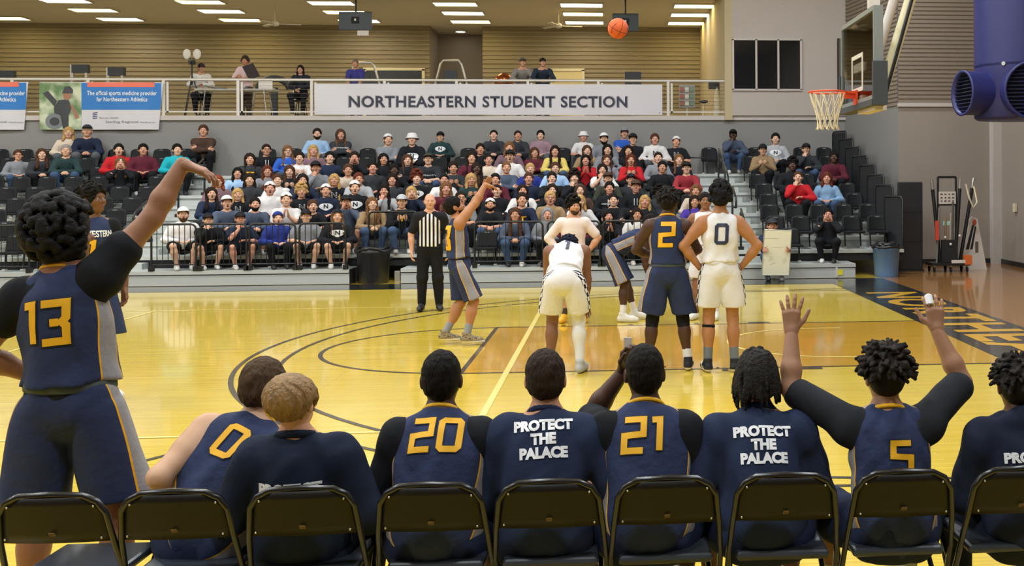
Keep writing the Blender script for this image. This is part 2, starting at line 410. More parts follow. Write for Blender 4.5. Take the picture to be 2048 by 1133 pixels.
def shirt_geo(k, h, inf=0.016, sleeve=1.0, hem=-0.02, wr=0.006, seed=0, hood=False, tank=False, flare=0.0, wl=0.16, tor=None):
    lo, hi = bounds(k, 0.2); lo[2] = max(lo[2], min(k['pel'][2] - 0.35, k['wr']['L'][2] - .2, k['wr']['R'][2] - .2)) if True else lo[2]
    F = Field(lo, hi, h); b = k['build']; d1, d2, rs, fs, rp = k['d1'], k['d2'], k['rs'], k['fs'], k['rp']
    R1 = np.stack([rp, nrm(np.cross(d1, rp)), d1], 1); R2 = np.stack([rs, fs, d2], 1); ti = inf if tor is None else tor; i3 = A3(ti, ti, ti)
    F.ell(k['pel'] + d1 * 0.03, A3(0.165 + flare, 0.122 + flare, 0.15) * b + i3, 0.03, R1); F.ell(k['waist'], A3(0.146, 0.108, 0.17) * b + i3, 0.08, R1)
    F.ell(k['chest'] + d2 * 0.005, A3(0.163, 0.115, 0.19) * b + i3, 0.07, R2)
    F.cut(k['pel'] + d1 * hem, -d1)
    for s in 'LR':
        sh = k['sh'][s]
        if tank:
            a = k['neck'] - d2 * 0.005; F.cone(a - rs * 0, a + (sh - a) * 0.62, 0.050 + inf, 0.052 + inf * 0.6, 0.05)
            F.cone(k['chest'] + d2 * 0.10, k['chest'] + d2 * 0.1 + (sh - k['chest'] - d2 * 0.13) * 0.45, 0.085 + inf, 0.07 + inf * 0.6, 0.05)
        else:
            F.cone(k['neck'] - d2 * 0.002, sh - d2 * 0.012, 0.052 + inf * 0.6, 0.052 + inf * 0.8, 0.05); F.cone(k['chest'] + d2 * 0.10, sh - d2 * 0.03, 0.08 + inf, 0.058 + inf, 0.05)
    if not tank:
        for s in 'LR':
            sh, e, w_ = k['sh'][s], k['el'][s], k['wr'][s]; sv = sleeve[0 if s == 'L' else 1] if isinstance(sleeve, tuple) else sleeve
            if sv <= 0.5: F.cone(sh, sh + (e - sh) * sv * 1.7, 0.065 * b + inf, 0.058 * b + inf * 1.1, 0.035)
            else:
                F.cone(sh, e, 0.065 * b + inf, 0.052 * b + inf, 0.035); F.cone(e, e + (w_ - e) * min(1, (sv - 0.5) * 2) * 0.97, 0.05 * b + inf, 0.034 + inf * 0.8, 0.02)
    if hood:
        nb = k['neck']; bk = -fs
        F.ell(nb + bk * 0.075 + d2 * 0.02, (0.12, 0.065, 0.07), 0.03, R2); F.cone(nb + rs * 0.08 + d2 * 0.03, nb + fs * 0.085 - d2 * 0.02, 0.045, 0.03, 0.03); F.cone(nb - rs * 0.08 + d2 * 0.03, nb + fs * 0.085 - d2 * 0.02, 0.045, 0.03, 0.03)
    if wr: F.wrinkle(wr, wl, seed, (1, 1, 0.6))
    V, Fq = F.mesh()
    q = V - k['chest']; a = q @ rs; c = q @ fs; u = q @ d2
    return V, Fq, np.stack([a, np.abs(a) / np.sqrt(a * a + c * c + 1e-6), u], 1)
def bottoms_geo(k, h, frac=0.75, inf=0.02, flare=0.03, wr=0.006, seed=0, long=False, top=0.10, wl=0.2):
    lo, hi = bounds(k, 0.16); hi[2] = k['pel'][2] + 0.3; F = Field(lo, hi, h); b = k['build']; d1, rp = k['d1'], k['rp']
    R1 = np.stack([rp, nrm(np.cross(d1, rp)), d1], 1); i3 = A3(inf, inf, inf)
    F.ell(k['pel'] + d1 * 0.01, A3(0.162, 0.118, 0.14) * b + i3 * 0.8, 0.03, R1); F.cut(k['pel'] + d1 * top, d1)
    for s in 'LR':
        hp, kn, an = k['hip'][s], k['kn'][s], k['an'][s]
        if long:
            F.cone(hp, kn, 0.09 * b + inf, 0.064 * b + inf, 0.04); F.ell(kn, A3(0.068, 0.068, 0.068) * b + inf, 0.03); F.cone(kn, an + (kn - an) * 0.06, 0.064 * b + inf, 0.045 + inf, 0.03)
        else:
            G = Field(lo, hi, h); ow = rp * (0.03 if s == 'R' else -0.03); e = hp + (kn - hp) * (frac + 0.12) + ow; G.cone(hp, e, 0.088 * b + inf, 0.078 + inf + flare, 0.0); G.cut(hp + (kn - hp) * frac, kn - hp)
            d = G.f; f = F.f; kk = 0.004 if s == 'R' else 0.02; hh = np.maximum(kk - np.abs(f - d), 0) / kk; F.f = np.minimum(f, d) - hh * hh * kk * 0.25
    if wr: F.wrinkle(wr, wl, seed, (1, 1, 0.35))
    V, Fq = F.mesh()
    # attribute: outwardness, front, down
    at = np.zeros((len(V), 3)); fp = np.cross(d1, rp)
    for s, sg in (('L', -1), ('R', 1)):
        m = ((V - k['pel']) @ rp) * sg >= 0
        hp, kn = k['hip'][s], k['kn'][s]; ax = nrm(kn - hp); q = V[m] - hp; q = q - (q @ ax)[:, None] * ax
        o = nrm(rp - ax * (rp @ ax)) * sg; r = np.linalg.norm(q, axis=1) + 1e-6
        at[m, 0] = (q @ o) / r; at[m, 1] = (V[m] - hp) @ ax; at[m, 2] = (q @ nrm(np.cross(ax, o))) / r
    return V, Fq, at
def sleeve_geo(a, b, ra, rb, h, k=0.0):
    F = Field(np.minimum(a, b) - max(ra, rb) - .02, np.maximum(a, b) + max(ra, rb) + .02, h)
    d = nrm(b - a); F.cone(a - d * 0.03, b + d * 0.03, ra, rb, 0); F.cut(b, d); F.cut(a, -d)
    return F.mesh()
def shoe_geo(k, s, h, high=True):
    an, ft = k['an'][s], k['foot'][s]; F = Field(an - 0.28, an + 0.28, h); zz = A3(0, 0, 1)
    lat = np.cross(ft, zz); base = an - zz * 0.082
    heel = base - ft * 0.035 + zz * 0.045; ball = base + ft * 0.135 + zz * 0.040; toe = base + ft * 0.185 + zz * 0.033
    F.cone(heel, ball, 0.044, 0.047, 0.02); F.cone(ball, toe, 0.046, 0.036, 0.02)
    F.cone(an - ft * 0.01 + zz * (0.0 if not high else 0.03), base + ft * 0.06 + zz * 0.05, 0.045, 0.042, 0.03)
    F.cut(base, (0, 0, -1)); F.cut(an + zz * (0.05 if high else 0.015), zz)
    V, Fq = F.mesh(); at = np.stack([(V - base) @ ft, (V - base) @ lat, (V - base) @ zz], 1)
    return V, Fq, at
# ------------------------------------------------------------------ people materials
skin_m = mat('skin', rough=0.52, objcol=True, noise=0.06, nscale=14, bump=0.04, bscale=120, spec=0.35)
shag_m = mat('strand_hair', rough=0.5, objcol=True, noise=0.55, nscale=45, bump=0.6, bscale=90, stretch=(1, 1, 0.2), spec=0.4)
cloth_m = mat('cloth', rough=0.88, objcol=True, noise=0.10, nscale=6, bump=0.12, bscale=28, spec=0.2)
hair_m = mat('hair', rough=0.75, objcol=True, noise=0.35, nscale=30, bump=0.7, bscale=70, stretch=(1, 1, 0.25), spec=0.15)
locs_m = mat('locs_hair', rough=0.7, objcol=True, noise=0.3, nscale=60, bump=0.5, bscale=150, spec=0.25)
shoe_m = mat('shoe', rough=0.55, objcol=True, noise=0.08, nscale=20)
eye_m = mat('eye_white', '#d8d2cc', 0.3); iris_m = mat('iris_dark', '#1c130e', 0.25); lip_m = mat('lip', '#7a3d38', 0.5); mouth_m = mat('mouth_inside', '#3a0f10', 0.5)
gold_m = mat('gold_print', '#e6ac12', 0.6, noise=0.05); dark_print = mat('dark_print', '#14192a', 0.7); white_print = mat('white_print', '#e4e6ea', 0.6, noise=0.05); black_print = mat('black_print', '#14151a', 0.6)
def attr_mat(name, fn, rough=0.85, bump=0.25, bscale=28):
    m = bpy.data.materials.new(name); m.use_nodes = True; nt = m.node_tree; b = nt.nodes['Principled BSDF']
    b.inputs['Roughness'].default_value = rough; b.inputs['Specular IOR Level'].default_value = 0.25
    at = nt.nodes.new('ShaderNodeAttribute'); at.attribute_name = 'tl'; sx = nt.nodes.new('ShaderNodeSeparateXYZ'); nt.links.new(at.outputs['Vector'], sx.inputs[0])
    def val(s): return s
    class N: pass
    def math_(op, a, b_=None, c=None):
        n = nt.nodes.new('ShaderNodeMath'); n.operation = op
        for i, v in enumerate((a, b_, c)):
            if v is None: continue
            if isinstance(v, (int, float)): n.inputs[i].default_value = v
            else: nt.links.new(v, n.inputs[i])
        return n.outputs[0]
    def mix(f, a, c):
        n = nt.nodes.new('ShaderNodeMix'); n.data_type = 'RGBA'
        nt.links.new(f, n.inputs[0])
        for i, v in ((6, a), (7, c)):
            if isinstance(v, str): n.inputs[i].default_value = (*lin(v), 1)
            else: nt.links.new(v, n.inputs[i])
        return n.outputs[2]
    out = fn(sx.outputs[0], sx.outputs[1], sx.outputs[2], math_, mix)
    tc = nt.nodes.new('ShaderNodeTexCoord'); nz = nt.nodes.new('ShaderNodeTexNoise'); nz.inputs['Scale'].default_value = bscale; nt.links.new(tc.outputs['Object'], nz.inputs['Vector'])
    bp = nt.nodes.new('ShaderNodeBump'); bp.inputs['Strength'].default_value = bump; bp.inputs['Distance'].default_value = 0.02
    nt.links.new(nz.outputs['Fac'], bp.inputs['Height']); nt.links.new(bp.outputs['Normal'], b.inputs['Normal'])
    nt.links.new(out, b.inputs['Base Color']); return m
NAVY = '#2a3454'; GREY_P = '#8d8c92'
def _jn(u, s, z, M, mix):
    c = mix(M('GREATER_THAN', s, 0.95), NAVY, '#e0a41e'); c = mix(M('GREATER_THAN', s, 0.962), c, GREY_P); return c
jersey_navy = attr_mat('jersey_navy', _jn)
def _sn(o, d, f, M, mix):
    c = mix(M('GREATER_THAN', o, 0.88), NAVY, '#e0a41e'); c = mix(M('GREATER_THAN', o, 0.91), c, GREY_P); return c
shorts_navy = attr_mat('shorts_navy', _sn)
def _sw(o, d, f, M, mix):
    a = M('GREATER_THAN', M('FRACT', M('MULTIPLY', d, 11.0)), 0.5); b = M('GREATER_THAN', M('FRACT', M('MULTIPLY', f, 2.2)), 0.5)
    x = M('ABSOLUTE', M('SUBTRACT', a, b)); side = M('GREATER_THAN', o, 0.86)
    return mix(M('MULTIPLY', x, side), '#d9d7da', '#15161c')
shorts_white = attr_mat('shorts_white_checker', _sw)
def _ref(u, s, z, M, mix):
    st = M('GREATER_THAN', M('FRACT', M('ADD', M('MULTIPLY', u, 17.0), 0.25)), 0.5)
    body = M('MULTIPLY', M('LESS_THAN', M('ADD', z, M('MULTIPLY', M('ABSOLUTE', u), 0.9)), 0.215), M('LESS_THAN', M('ABSOLUTE', u), 0.155))
    return mix(M('MULTIPLY', st, body), '#17171b', '#dedbdc')
ref_mat = attr_mat('referee_stripes', _ref)
def _floral(x, y, z, M, mix):
    a = M('SINE', M('ADD', M('MULTIPLY', x, 70.0), M('MULTIPLY', M('SINE', M('MULTIPLY', z, 90.0)), 3.0))); b = M('SINE', M('ADD', M('MULTIPLY', z, 130.0), M('MULTIPLY', M('SINE', M('MULTIPLY', x, 55.0)), 4.0)))
    c = mix(M('GREATER_THAN', M('MULTIPLY', a, b), 0.1), '#9a8d6c', '#4b5240'); c = mix(M('GREATER_THAN', M('ADD', a, b), 1.45), c, '#b57a72'); return mix(M('LESS_THAN', z, 0.026), c, '#e8e4dc')
shoe_floral = attr_mat('shoe_floral', _floral, 0.6, 0.05)
def _bw(x, y, z, M, mix):
    c = mix(M('GREATER_THAN', M('ADD', z, M('MULTIPLY', x, -0.35)), 0.045), '#1b1c20', '#26272c'); c = mix(M('GREATER_THAN', M('ABSOLUTE', M('SUBTRACT', z, M('ADD', M('MULTIPLY', x, 0.35), 0.03))), 0.009), '#e6e4e0', c)
    return mix(M('LESS_THAN', z, 0.028), c, '#ebe8e2')
shoe_bw = attr_mat('shoe_black_white', _bw, 0.6, 0.05)

# ------------------------------------------------------------------ head accessories, modelled in the head's own frame
HEADP = {}
def hp_mesh(name, build, m=None):
    if name not in HEADP:
        r = build(); HEADP[name] = mesh_np(name, r[0], r[1], m or hair_m, True) if isinstance(r, tuple) else r
    return HEADP[name]
def _face_cut(F, dz=0.0, k=0.012):
    F.ell((0, 0.115, -0.035 + dz), (0.070, 0.085, 0.098), k, None, 's')
def _ears_cut(F):
    for s in (-1, 1): F.ell((s * 0.088, 0.002, -0.02), (0.03, 0.026, 0.038), 0.01, None, 's')
def h_short(inf, wr, seed=1, h=0.006, nape=-0.075, wl=0.04):
    def b():
        F = Field((-0.15, -0.17, -0.12), (0.15, 0.14, 0.2), h)
        F.ell((0, -0.012, 0.025), (0.077 + inf, 0.098 + inf, 0.094 + inf * 1.15), 0.01); F.ell((0, -0.045, -0.03), (0.064 + inf * 0.6, 0.058 + inf * 0.6, 0.06), 0.03)
        if wr: F.wrinkle(wr, wl, seed)
        _face_cut(F); _ears_cut(F); F.cut((0, 0, nape), (0, 0.35, -1)); return F.mesh()
    return b
def h_blob(n, rad, br, seed, top=0.0, nape=-0.06, h=0.006, low=-0.4):
    def b():
        r = np.random.RandomState(seed); F = Field((-rad - .09, -rad - .12, -0.16), (rad + .09, rad + .1, rad + .14), h)
        F.ell((0, -0.012, 0.025), (0.077 + rad * .35, 0.098 + rad * .35, 0.094 + rad * .4), 0.01)
        for i in range(n):
            v = nrm(r.normal(size=3))
            if v[2] < low or (v[1] > 0.55 and v[2] < 0.35): continue
            c = A3(v[0] * (0.077 + rad * .6), -0.015 + v[1] * (0.098 + rad * .55), 0.03 + v[2] * (0.094 + rad * .75) + top * max(v[2], 0)); q = br * r.uniform(0.7, 1.3)
            F.ell(c, (q, q, q), 0.008)
        F.ell((0, 0.125, -0.045), (0.068, 0.075, 0.095), 0.01, None, 's'); F.cut((0, 0, nape), (0, 0.3, -1)); return F.mesh()
    return b
def h_long(length, inf=0.014, seed=2, side=True, h=0.007):
    def b():
        F = Field((-0.18, -0.2, -0.19 - length), (0.18, 0.14, 0.17), h)
        F.ell((0, -0.012, 0.025), (0.077 + inf, 0.098 + inf, 0.094 + inf), 0.01)
        F.cone((0, -0.05, 0.0), (0, -0.075, -0.06 - length), 0.085, 0.06, 0.03)
        for s in (-1, 1):
            F.cone((s * 0.062, -0.02, 0.03), (s * 0.078, 0.0, -0.10), 0.036, 0.032, 0.03)
            if side: F.cone((s * 0.078, 0.0, -0.10), (s * 0.092, 0.055, -0.10 - length), 0.032, 0.022, 0.02)
        F.wrinkle(0.006, 0.05, seed, (1, 1, 0.15)); F.ell((0, 0.115, -0.045), (0.062, 0.082, 0.102), 0.012, None, 's'); return F.mesh()
    return b
def h_bun():
    F = Field((-0.13, -0.2, -0.1), (0.13, 0.14, 0.2), 0.006); F.ell((0, -0.012, 0.025), (0.086, 0.107, 0.103), 0.01); F.ell((0, -0.13, 0.03), (0.035, 0.035, 0.035), 0.015)
    F.wrinkle(0.003, 0.03, 5); _face_cut(F); _ears_cut(F); F.cut((0, 0, -0.06), (0, 0.35, -1)); return F.mesh()
def h_locs(n, length, r0, seed, down=1.0, spread=0.5, h=0.005, inf=0.012, minz=-0.1, wob=0.03, fall=0.0):
    def b():
        r = np.random.RandomState(seed); F = Field((-0.24, -0.26, -0.14 - length), (0.24, 0.24, 0.2 + length * .6), h)
        F.ell((0, -0.012, 0.025), (0.077 + inf, 0.098 + inf, 0.094 + inf), 0.008); F.ell((0, -0.04, -0.025), (0.07, 0.062, 0.06), 0.02)
        for i in range(n):
            z = r.uniform(minz, 1); a = r.uniform(0, 2 * math.pi); q = math.sqrt(max(0, 1 - z * z)); v = A3(q * math.cos(a), q * math.sin(a), z)
            if v[1] > 0.5 and v[2] < 0.45: continue
            p = A3(v[0] * 0.08, -0.012 + v[1] * 0.1, 0.025 + v[2] * 0.098); d = nrm(v * spread + A3(0, 0, -down * (0.3 if fall == 0 else fall)) + r.normal(size=3) * 0.25)
            L = length * r.uniform(0.7, 1.15); rr = r0 * r.uniform(0.8, 1.2)
            for s_ in range(4):
                e = p + d * L / 4; F.cone(p, e, rr, rr * 0.92, 0.006); p = e; d = nrm(d + A3(0, 0, -down * 0.38) + r.normal(size=3) * wob * 6)
                if p[1] > 0.075 and p[2] < 0.04 and abs(p[0]) < 0.075: break
                # keep locks outside the skull
                w_ = (p - A3(0, -0.012, 0.0)) / A3(0.092, 0.114, 0.135); m = np.linalg.norm(w_)
                if m < 1: p = A3(0, -0.012, 0.0) + w_ / m * A3(0.092, 0.114, 0.135)
        F.ell((0, 0.125, -0.05), (0.062, 0.07, 0.095), 0.008, None, 's'); return F.mesh()
    return b
def h_shaggy():
    F = Field((-0.16, -0.18, -0.15), (0.16, 0.15, 0.2), 0.0038); F.ell((0, -0.012, 0.028), (0.089, 0.109, 0.101), 0.01)
    r = np.random.RandomState(11)
    for i in range(210):
        a = r.uniform(0, 2 * math.pi); L = r.uniform(1.4, 2.35); rr = r.uniform(0.005, 0.009); pv = None; jq = r.uniform(0.98, 1.07)
        if abs(math.atan2(math.cos(a), math.sin(a))) < 0.6: L = min(L, 1.35)
        for t in np.linspace(0.05, L, 7):
            b_ = a + 0.35 * math.sin(t * 2 + a); q = 1.0 + 0.02 * math.sin(3 * a)
            p = A3(0.094 * jq * math.sin(t) * math.cos(b_) * q, -0.012 - 0.03 * math.cos(t) + 0.112 * jq * math.sin(t) * math.sin(b_), 0.028 + 0.103 * jq * math.cos(t))
            if pv is not None: F.cone(pv, p, rr, rr, 0.001)
            pv = p
    F.ell((0, 0.125, -0.045), (0.066, 0.075, 0.095), 0.01, None, 's'); _ears_cut(F); F.cut((0, 0, -0.085), (0, 0.3, -1)); return F.mesh()
HAIR = {'buzz': h_short(0.006, 0.0015, 3), 'short': h_short(0.015, 0.004, 1), 'fade': h_short(0.010, 0.002, 8), 'thick': h_short(0.024, 0.008, 4, nape=-0.06), 'curly': h_blob(170, 0.045, 0.021, 1, 0.02),
        'afro': h_blob(260, 0.085, 0.026, 2, 0.03, nape=-0.09), 'long': h_long(0.20), 'longer': h_long(0.30, 0.016, 5), 'bob': h_long(0.06, 0.018, 6), 'bun': lambda: h_bun(),
        'locs_short': h_locs(170, 0.05, 0.0085, 3, 0.8, 0.6), 'locs': h_locs(230, 0.13, 0.0075, 5, 1.6, 0.22, fall=1.0, wob=0.012), 'twists': h_locs(230, 0.058, 0.0085, 7, 0.6, 0.8), 'mop': h_blob(620, 0.072, 0.0135, 9, 0.0, nape=-0.17, low=-0.95),
        'shaggy': h_shaggy}
def hat_cap(back=False):
    def b():
        F = Field((-0.13, -0.24, 0.0), (0.13, 0.24, 0.18), 0.006); F.ell((0, -0.012, 0.035), (0.093, 0.114, 0.105), 0.01); F.cut((0, 0, 0.052), (0, 0.06, -1))
        s = -1 if back else 1
        G = Field((-0.13, -0.24, 0.0), (0.13, 0.24, 0.18), 0.006); G.ell((0, s * 0.10 - 0.012, 0.035), (0.080, 0.105, 0.045), 0.0); G.cut((0, 0, 0.062), (0, s * -0.25, 1)); G.ell((0, s * 0.10 - 0.012, 0.024), (0.085, 0.115, 0.042), 0.0, None, 's')
        F.f = np.minimum(F.f, G.f); F.ell((0, -0.012, 0.02), (0.083, 0.104, 0.10), 0, None, 's')
        if back: F.ell((0, 0.105, 0.062), (0.034, 0.03, 0.022), 0.004, None, 's')
        return F.mesh()
    return b
def hat_beanie():
    F = Field((-0.13, -0.16, -0.02), (0.13, 0.16, 0.18), 0.006); F.ell((0, -0.012, 0.035), (0.09, 0.111, 0.115), 0.01); F.cut((0, 0, 0.035), (0, 0.25, -1)); F.wrinkle(0.002, 0.02, 3, (1, 1, 0.1)); return F.mesh()
def hat_bucket():
    m = MB(); m.lathe([(0.001, 0.128), (0.07, 0.126), (0.09, 0.105), (0.10, 0.05), (0.138, 0.012), (0.134, 0.008), (0.098, 0.045), (0.094, 0.05)], 24, (0, -0.012, 0.01), caps=False); me = m.mesh('bucket_hat', cloth_m); return me
def hat_hood():
    F = Field((-0.18, -0.2, -0.2), (0.18, 0.16, 0.2), 0.008); F.ell((0, -0.02, 0.01), (0.108, 0.13, 0.135), 0.01); F.cone((0, -0.03, -0.08), (0, -0.04, -0.16), 0.10, 0.12, 0.05); F.ell((0, 0.12, -0.02), (0.073, 0.10, 0.11), 0.012, None, 's'); F.wrinkle(0.003, 0.06, 4); return F.mesh()
HATS = {'cap': hat_cap(), 'capb': hat_cap(True), 'beanie': hat_beanie, 'bucket': hat_bucket, 'hood': hat_hood}
def eye_mesh():
    m = MB(); m.ell((0, 0, 0), (0.0125, 0.010, 0.007), 10, 6); m.cur = 1; m.ell((0, 0.0062, 0), (0.0068, 0.0052, 0.0064), 8, 5); return m.mesh('eye', [eye_m, iris_m])
def brow_mesh():
    m = MB()
    for s in (1,): m.tube([(s * 0.015, 0.0905, 0.0215), (s * 0.03, 0.0895, 0.026), (s * 0.047, 0.078, 0.021)], [0.004, 0.0045, 0.003], 6)
    return m.mesh('eyebrow', hair_m)
def mouth_mesh(op):
    m = MB()
    if op == 0:
        m.ell((0, 0.0945, -0.0625), (0.022, 0.0055, 0.0055), 10, 6)
        return m.mesh('mouth', lip_m)
    if op == 2:
        m.ell((0, 0.094, -0.064), (0.024, 0.006, 0.009), 10, 6); m.cur = 1; m.ell((0, 0.0975, -0.0625), (0.018, 0.0045, 0.0045), 10, 6); return m.mesh('smile', [lip_m, eye_m])
    m.ell((0, 0.0915, -0.067), (0.021, 0.010, 0.018), 12, 8); m.cur = 1; m.ell((0, 0.0955, -0.067), (0.016, 0.0085, 0.0135), 12, 8); return m.mesh('open_mouth', [lip_m, mouth_m])
def beard_mesh():
    F = Field((-0.1, -0.03, -0.15), (0.1, 0.14, 0.02), 0.006); F.ell((0, 0.022, -0.04), (0.0665, 0.0715, 0.0885), 0.01); F.ell((0, 0.0525, -0.093), (0.039, 0.0375, 0.0295), 0.04)
    F.ell((0, 0.11, -0.035), (0.046, 0.06, 0.046), 0.006, None, 's'); F.cut((0, 0, -0.03), (0, -0.25, 1)); F.cut((0, 0.008, 0), (0, -1, -0.2)); return F.mesh()
def glasses_mesh():
    m = MB()
    for s in (-1, 1):
        m.tube([(s * 0.031 + 0.021 * math.cos(a), 0.099, 0.0 + 0.016 * math.sin(a)) for a in np.linspace(0, 2 * math.pi, 12, endpoint=False)], 0.0022, 5, True)
        m.tube([(s * 0.052, 0.097, 0.004), (s * 0.083, 0.02, 0.004)], 0.002, 5)
    m.tube([(-0.01, 0.1, 0.004), (0.01, 0.1, 0.004)], 0.002, 5); return m.mesh('glasses', mat('glasses_frame', '#1a1616', 0.4))
def headband_mesh():
    F = Field((-0.13, -0.16, -0.03), (0.13, 0.16, 0.12), 0.006); F.ell((0, -0.012, 0.03), (0.083, 0.104, 0.10), 0); F.cut((0, 0, 0.075), (0, -0.1, 1)); F.cut((0, 0, 0.04), (0, 0.1, -1)); return F.mesh()
def head_obj(name, me, body, k, color=None, off=(0, 0, 0)):
    o = obj(name, me, body); s = k['hs']; M = Matrix.Identity(4); p = k['head'] + k['HR'] @ (A3(*off) * s)
    for i in range(3):
        for j in range(3): M[i][j] = k['HR'][i, j] * s
        M[i][3] = p[i]
    o.matrix_local = M
    if color: setcol(o, color)
    return o
EYE = None
def dress_head(body, k, hair='short', hairc='#2a1d14', hat=None, hatc='#e8e6e2', mouth=0, beard=None, glasses=False, face=True, headband=None, hairm=None):
    global EYE
    if EYE is None: EYE = (eye_mesh(), brow_mesh())
    if face:
        for s in (-1, 1): head_obj('eye', EYE[0], body, k, None, (s * 0.031, 0.0815, 0.0))
        
        for s in (-1, 1):
            eb = head_obj('eyebrow', EYE[1], body, k, hairc)
            if s < 0: eb.matrix_local = eb.matrix_local @ Matrix.Scale(-1, 4, (1, 0, 0))
        head_obj('mouth', hp_mesh('mouth%d' % mouth, lambda: mouth_mesh(mouth)), body, k)
    if hair and hair != 'bald' and hat not in ('bucket', 'hood', 'beanie') or hair in ('long', 'longer', 'bob'):
        hs = hair if not (hat and hair in ('short', 'thick', 'curly', 'fade')) else 'fade'
        o = head_obj('hair', hp_mesh('hair_' + hs, HAIR[hs], locs_m if hs in ('locs', 'twists', 'locs_short', 'mop') else shag_m if hs == 'shaggy' else hair_m), body, k, hairc)
    if hat: head_obj({'cap': 'baseball_cap', 'capb': 'baseball_cap', 'beanie': 'beanie', 'bucket': 'bucket_hat', 'hood': 'hood'}[hat], hp_mesh('hat_' + hat, HATS[hat], cloth_m), body, k, hatc)
    if beard: head_obj('beard', hp_mesh('beard', beard_mesh), body, k, beard)
    if glasses: head_obj('glasses', hp_mesh('glasses', glasses_mesh), body, k)
    if headband: head_obj('headband', hp_mesh('headband', headband_mesh, cloth_m), body, k, headband)

# ------------------------------------------------------------------ lettering projected onto cloth
def tri2d(V, Fs, maxlen):
    bm = bmesh.new(); vs = [bm.verts.new((v[0], v[1], 0)) for v in V]
    for f in Fs:
        try: bm.faces.new([vs[i] for i in f])
        except ValueError: pass
    bmesh.ops.remove_doubles(bm, verts=bm.verts, dist=1e-5); bmesh.ops.triangulate(bm, faces=bm.faces)
    for _ in range(6):
        es = [e for e in bm.edges if e.calc_length() > maxlen]
        if not es: break
        bmesh.ops.subdivide_edges(bm, edges=es, cuts=1); bmesh.ops.triangulate(bm, faces=[f for f in bm.faces if len(f.verts) > 3])
    bm.verts.index_update(); V = np.array([v.co[:2] for v in bm.verts]); Fs = np.array([[v.index for v in f.verts] for f in bm.faces]); bm.free(); return V, Fs
def text2d(txt, size, bold=0.0, maxlen=0.02, spacing=1.0, line=1.0, shear=0.0, sx=1.0):
    c = bpy.data.curves.new('text', 'FONT'); c.body = txt; c.size = size; c.align_x = 'CENTER'; c.align_y = 'CENTER'; c.offset = bold * size; c.space_character = spacing; c.space_line = line; c.shear = shear; c.resolution_u = 3
    o = bpy.data.objects.new('text', c); COL.objects.link(o); me = bpy.data.meshes.new_from_object(o)
    V = np.array([v.co[:2] for v in me.vertices]); Fs = [tuple(p.vertices) for p in me.polygons]
    COL.objects.unlink(o); bpy.data.objects.remove(o); bpy.data.curves.remove(c); bpy.data.meshes.remove(me); V[:, 0] *= sx
    return tri2d(V, Fs, maxlen)
DIG = {'0': [[(0, 0.08), (0.08, 0), (0.52, 0), (0.6, 0.08), (0.6, 0.92), (0.52, 1), (0.08, 1), (0, 0.92), 'c']], '1': [[(0.15, 0.98), (0.4, 1.0), (0.4, 0)]], '2': [[(0, 1), (0.6, 1), (0.6, 0.52), (0, 0.48), (0, 0), (0.6, 0)]],
       '3': [[(0, 1), (0.6, 1), (0.6, 0.6), (0.5, 0.5), (0.6, 0.4), (0.6, 0), (0, 0)], [(0.2, 0.5), (0.42, 0.5)]], '5': [[(0.6, 1), (0, 1), (0, 0.55), (0.6, 0.5), (0.6, 0), (0, 0)]]}
def digits2d(txt, H, th=0.2, extra=0.0, adv=0.92, shear=0.06, maxlen=0.02, wx=1.0):
    V, Fs = [], []; W = (len(txt) - 1) * adv + 0.6
    for i, ch in enumerate(txt):
        for path in DIG[ch]:
            closed = path[-1] == 'c'; pts = [A3(p[0], p[1]) for p in (path[:-1] if closed else path)]; n = len(pts); L, Rr = [], []
            for j in range(n):
                a = pts[j - 1] if (j > 0 or closed) else None; b = pts[(j + 1) % n] if (j < n - 1 or closed) else None; p = pts[j]
                d0 = nrm(p - a) if a is not None else nrm(b - p); d1 = nrm(b - p) if b is not None else d0
                n0 = A3(-d0[1], d0[0]); n1 = A3(-d1[1], d1[0]); m = n0 + n1; m = m / (m @ m) * 2 * (th / 2 + extra); q = p.copy()
                if a is None: q = q - d0 * extra + d0 * 0.0 - d0 * th * 0.5 * 0
                if b is None: q = q + d0 * extra
                L.append(q + m); Rr.append(q - m)
            base = len(V)
            for j in range(n): V += [L[j], Rr[j]]
            for j in range(n if closed else n - 1):
                a = base + 2 * j; b = base + 2 * ((j + 1) % n); Fs.append((a, a + 1, b + 1, b))
            for j in range(n): V[base + 2 * j] = V[base + 2 * j] + A3(i * adv, 0); V[base + 2 * j + 1] = V[base + 2 * j + 1] + A3(i * adv, 0)
    V = np.array(V); V[:, 0] = (V[:, 0] - W / 2) * wx + shear * V[:, 1]; V[:, 1] -= 0.5
    return tri2d(V * H, Fs, maxlen)
def bvh_of(o): return BVHTree.FromPolygons([v.co for v in o.data.vertices], [tuple(p.vertices) for p in o.data.polygons])
def decal(name, g2, o, org, U, Vv, m, off=0.004, bvh=None, depth=0.6):
    V2, Fs = g2; U = nrm(U); Vv = nrm(Vv); N = np.cross(U, Vv); bvh = bvh or bvh_of(o); out = []
    D = Vector(-N)
    for p in V2:
        q = A3(*org) + U * p[0] + Vv * p[1]; hit = bvh.ray_cast(Vector(q + N * depth), D, depth * 2 + 1)
        if hit[0] is None:
            n = bvh.find_nearest(Vector(q)); h = np.array(n[0]) + N * off
        else: h = np.array(hit[0]) + N * off
        out.append(h)
    me = mesh_np(name, np.array(out), Fs, m, True); return obj(name, me, o)

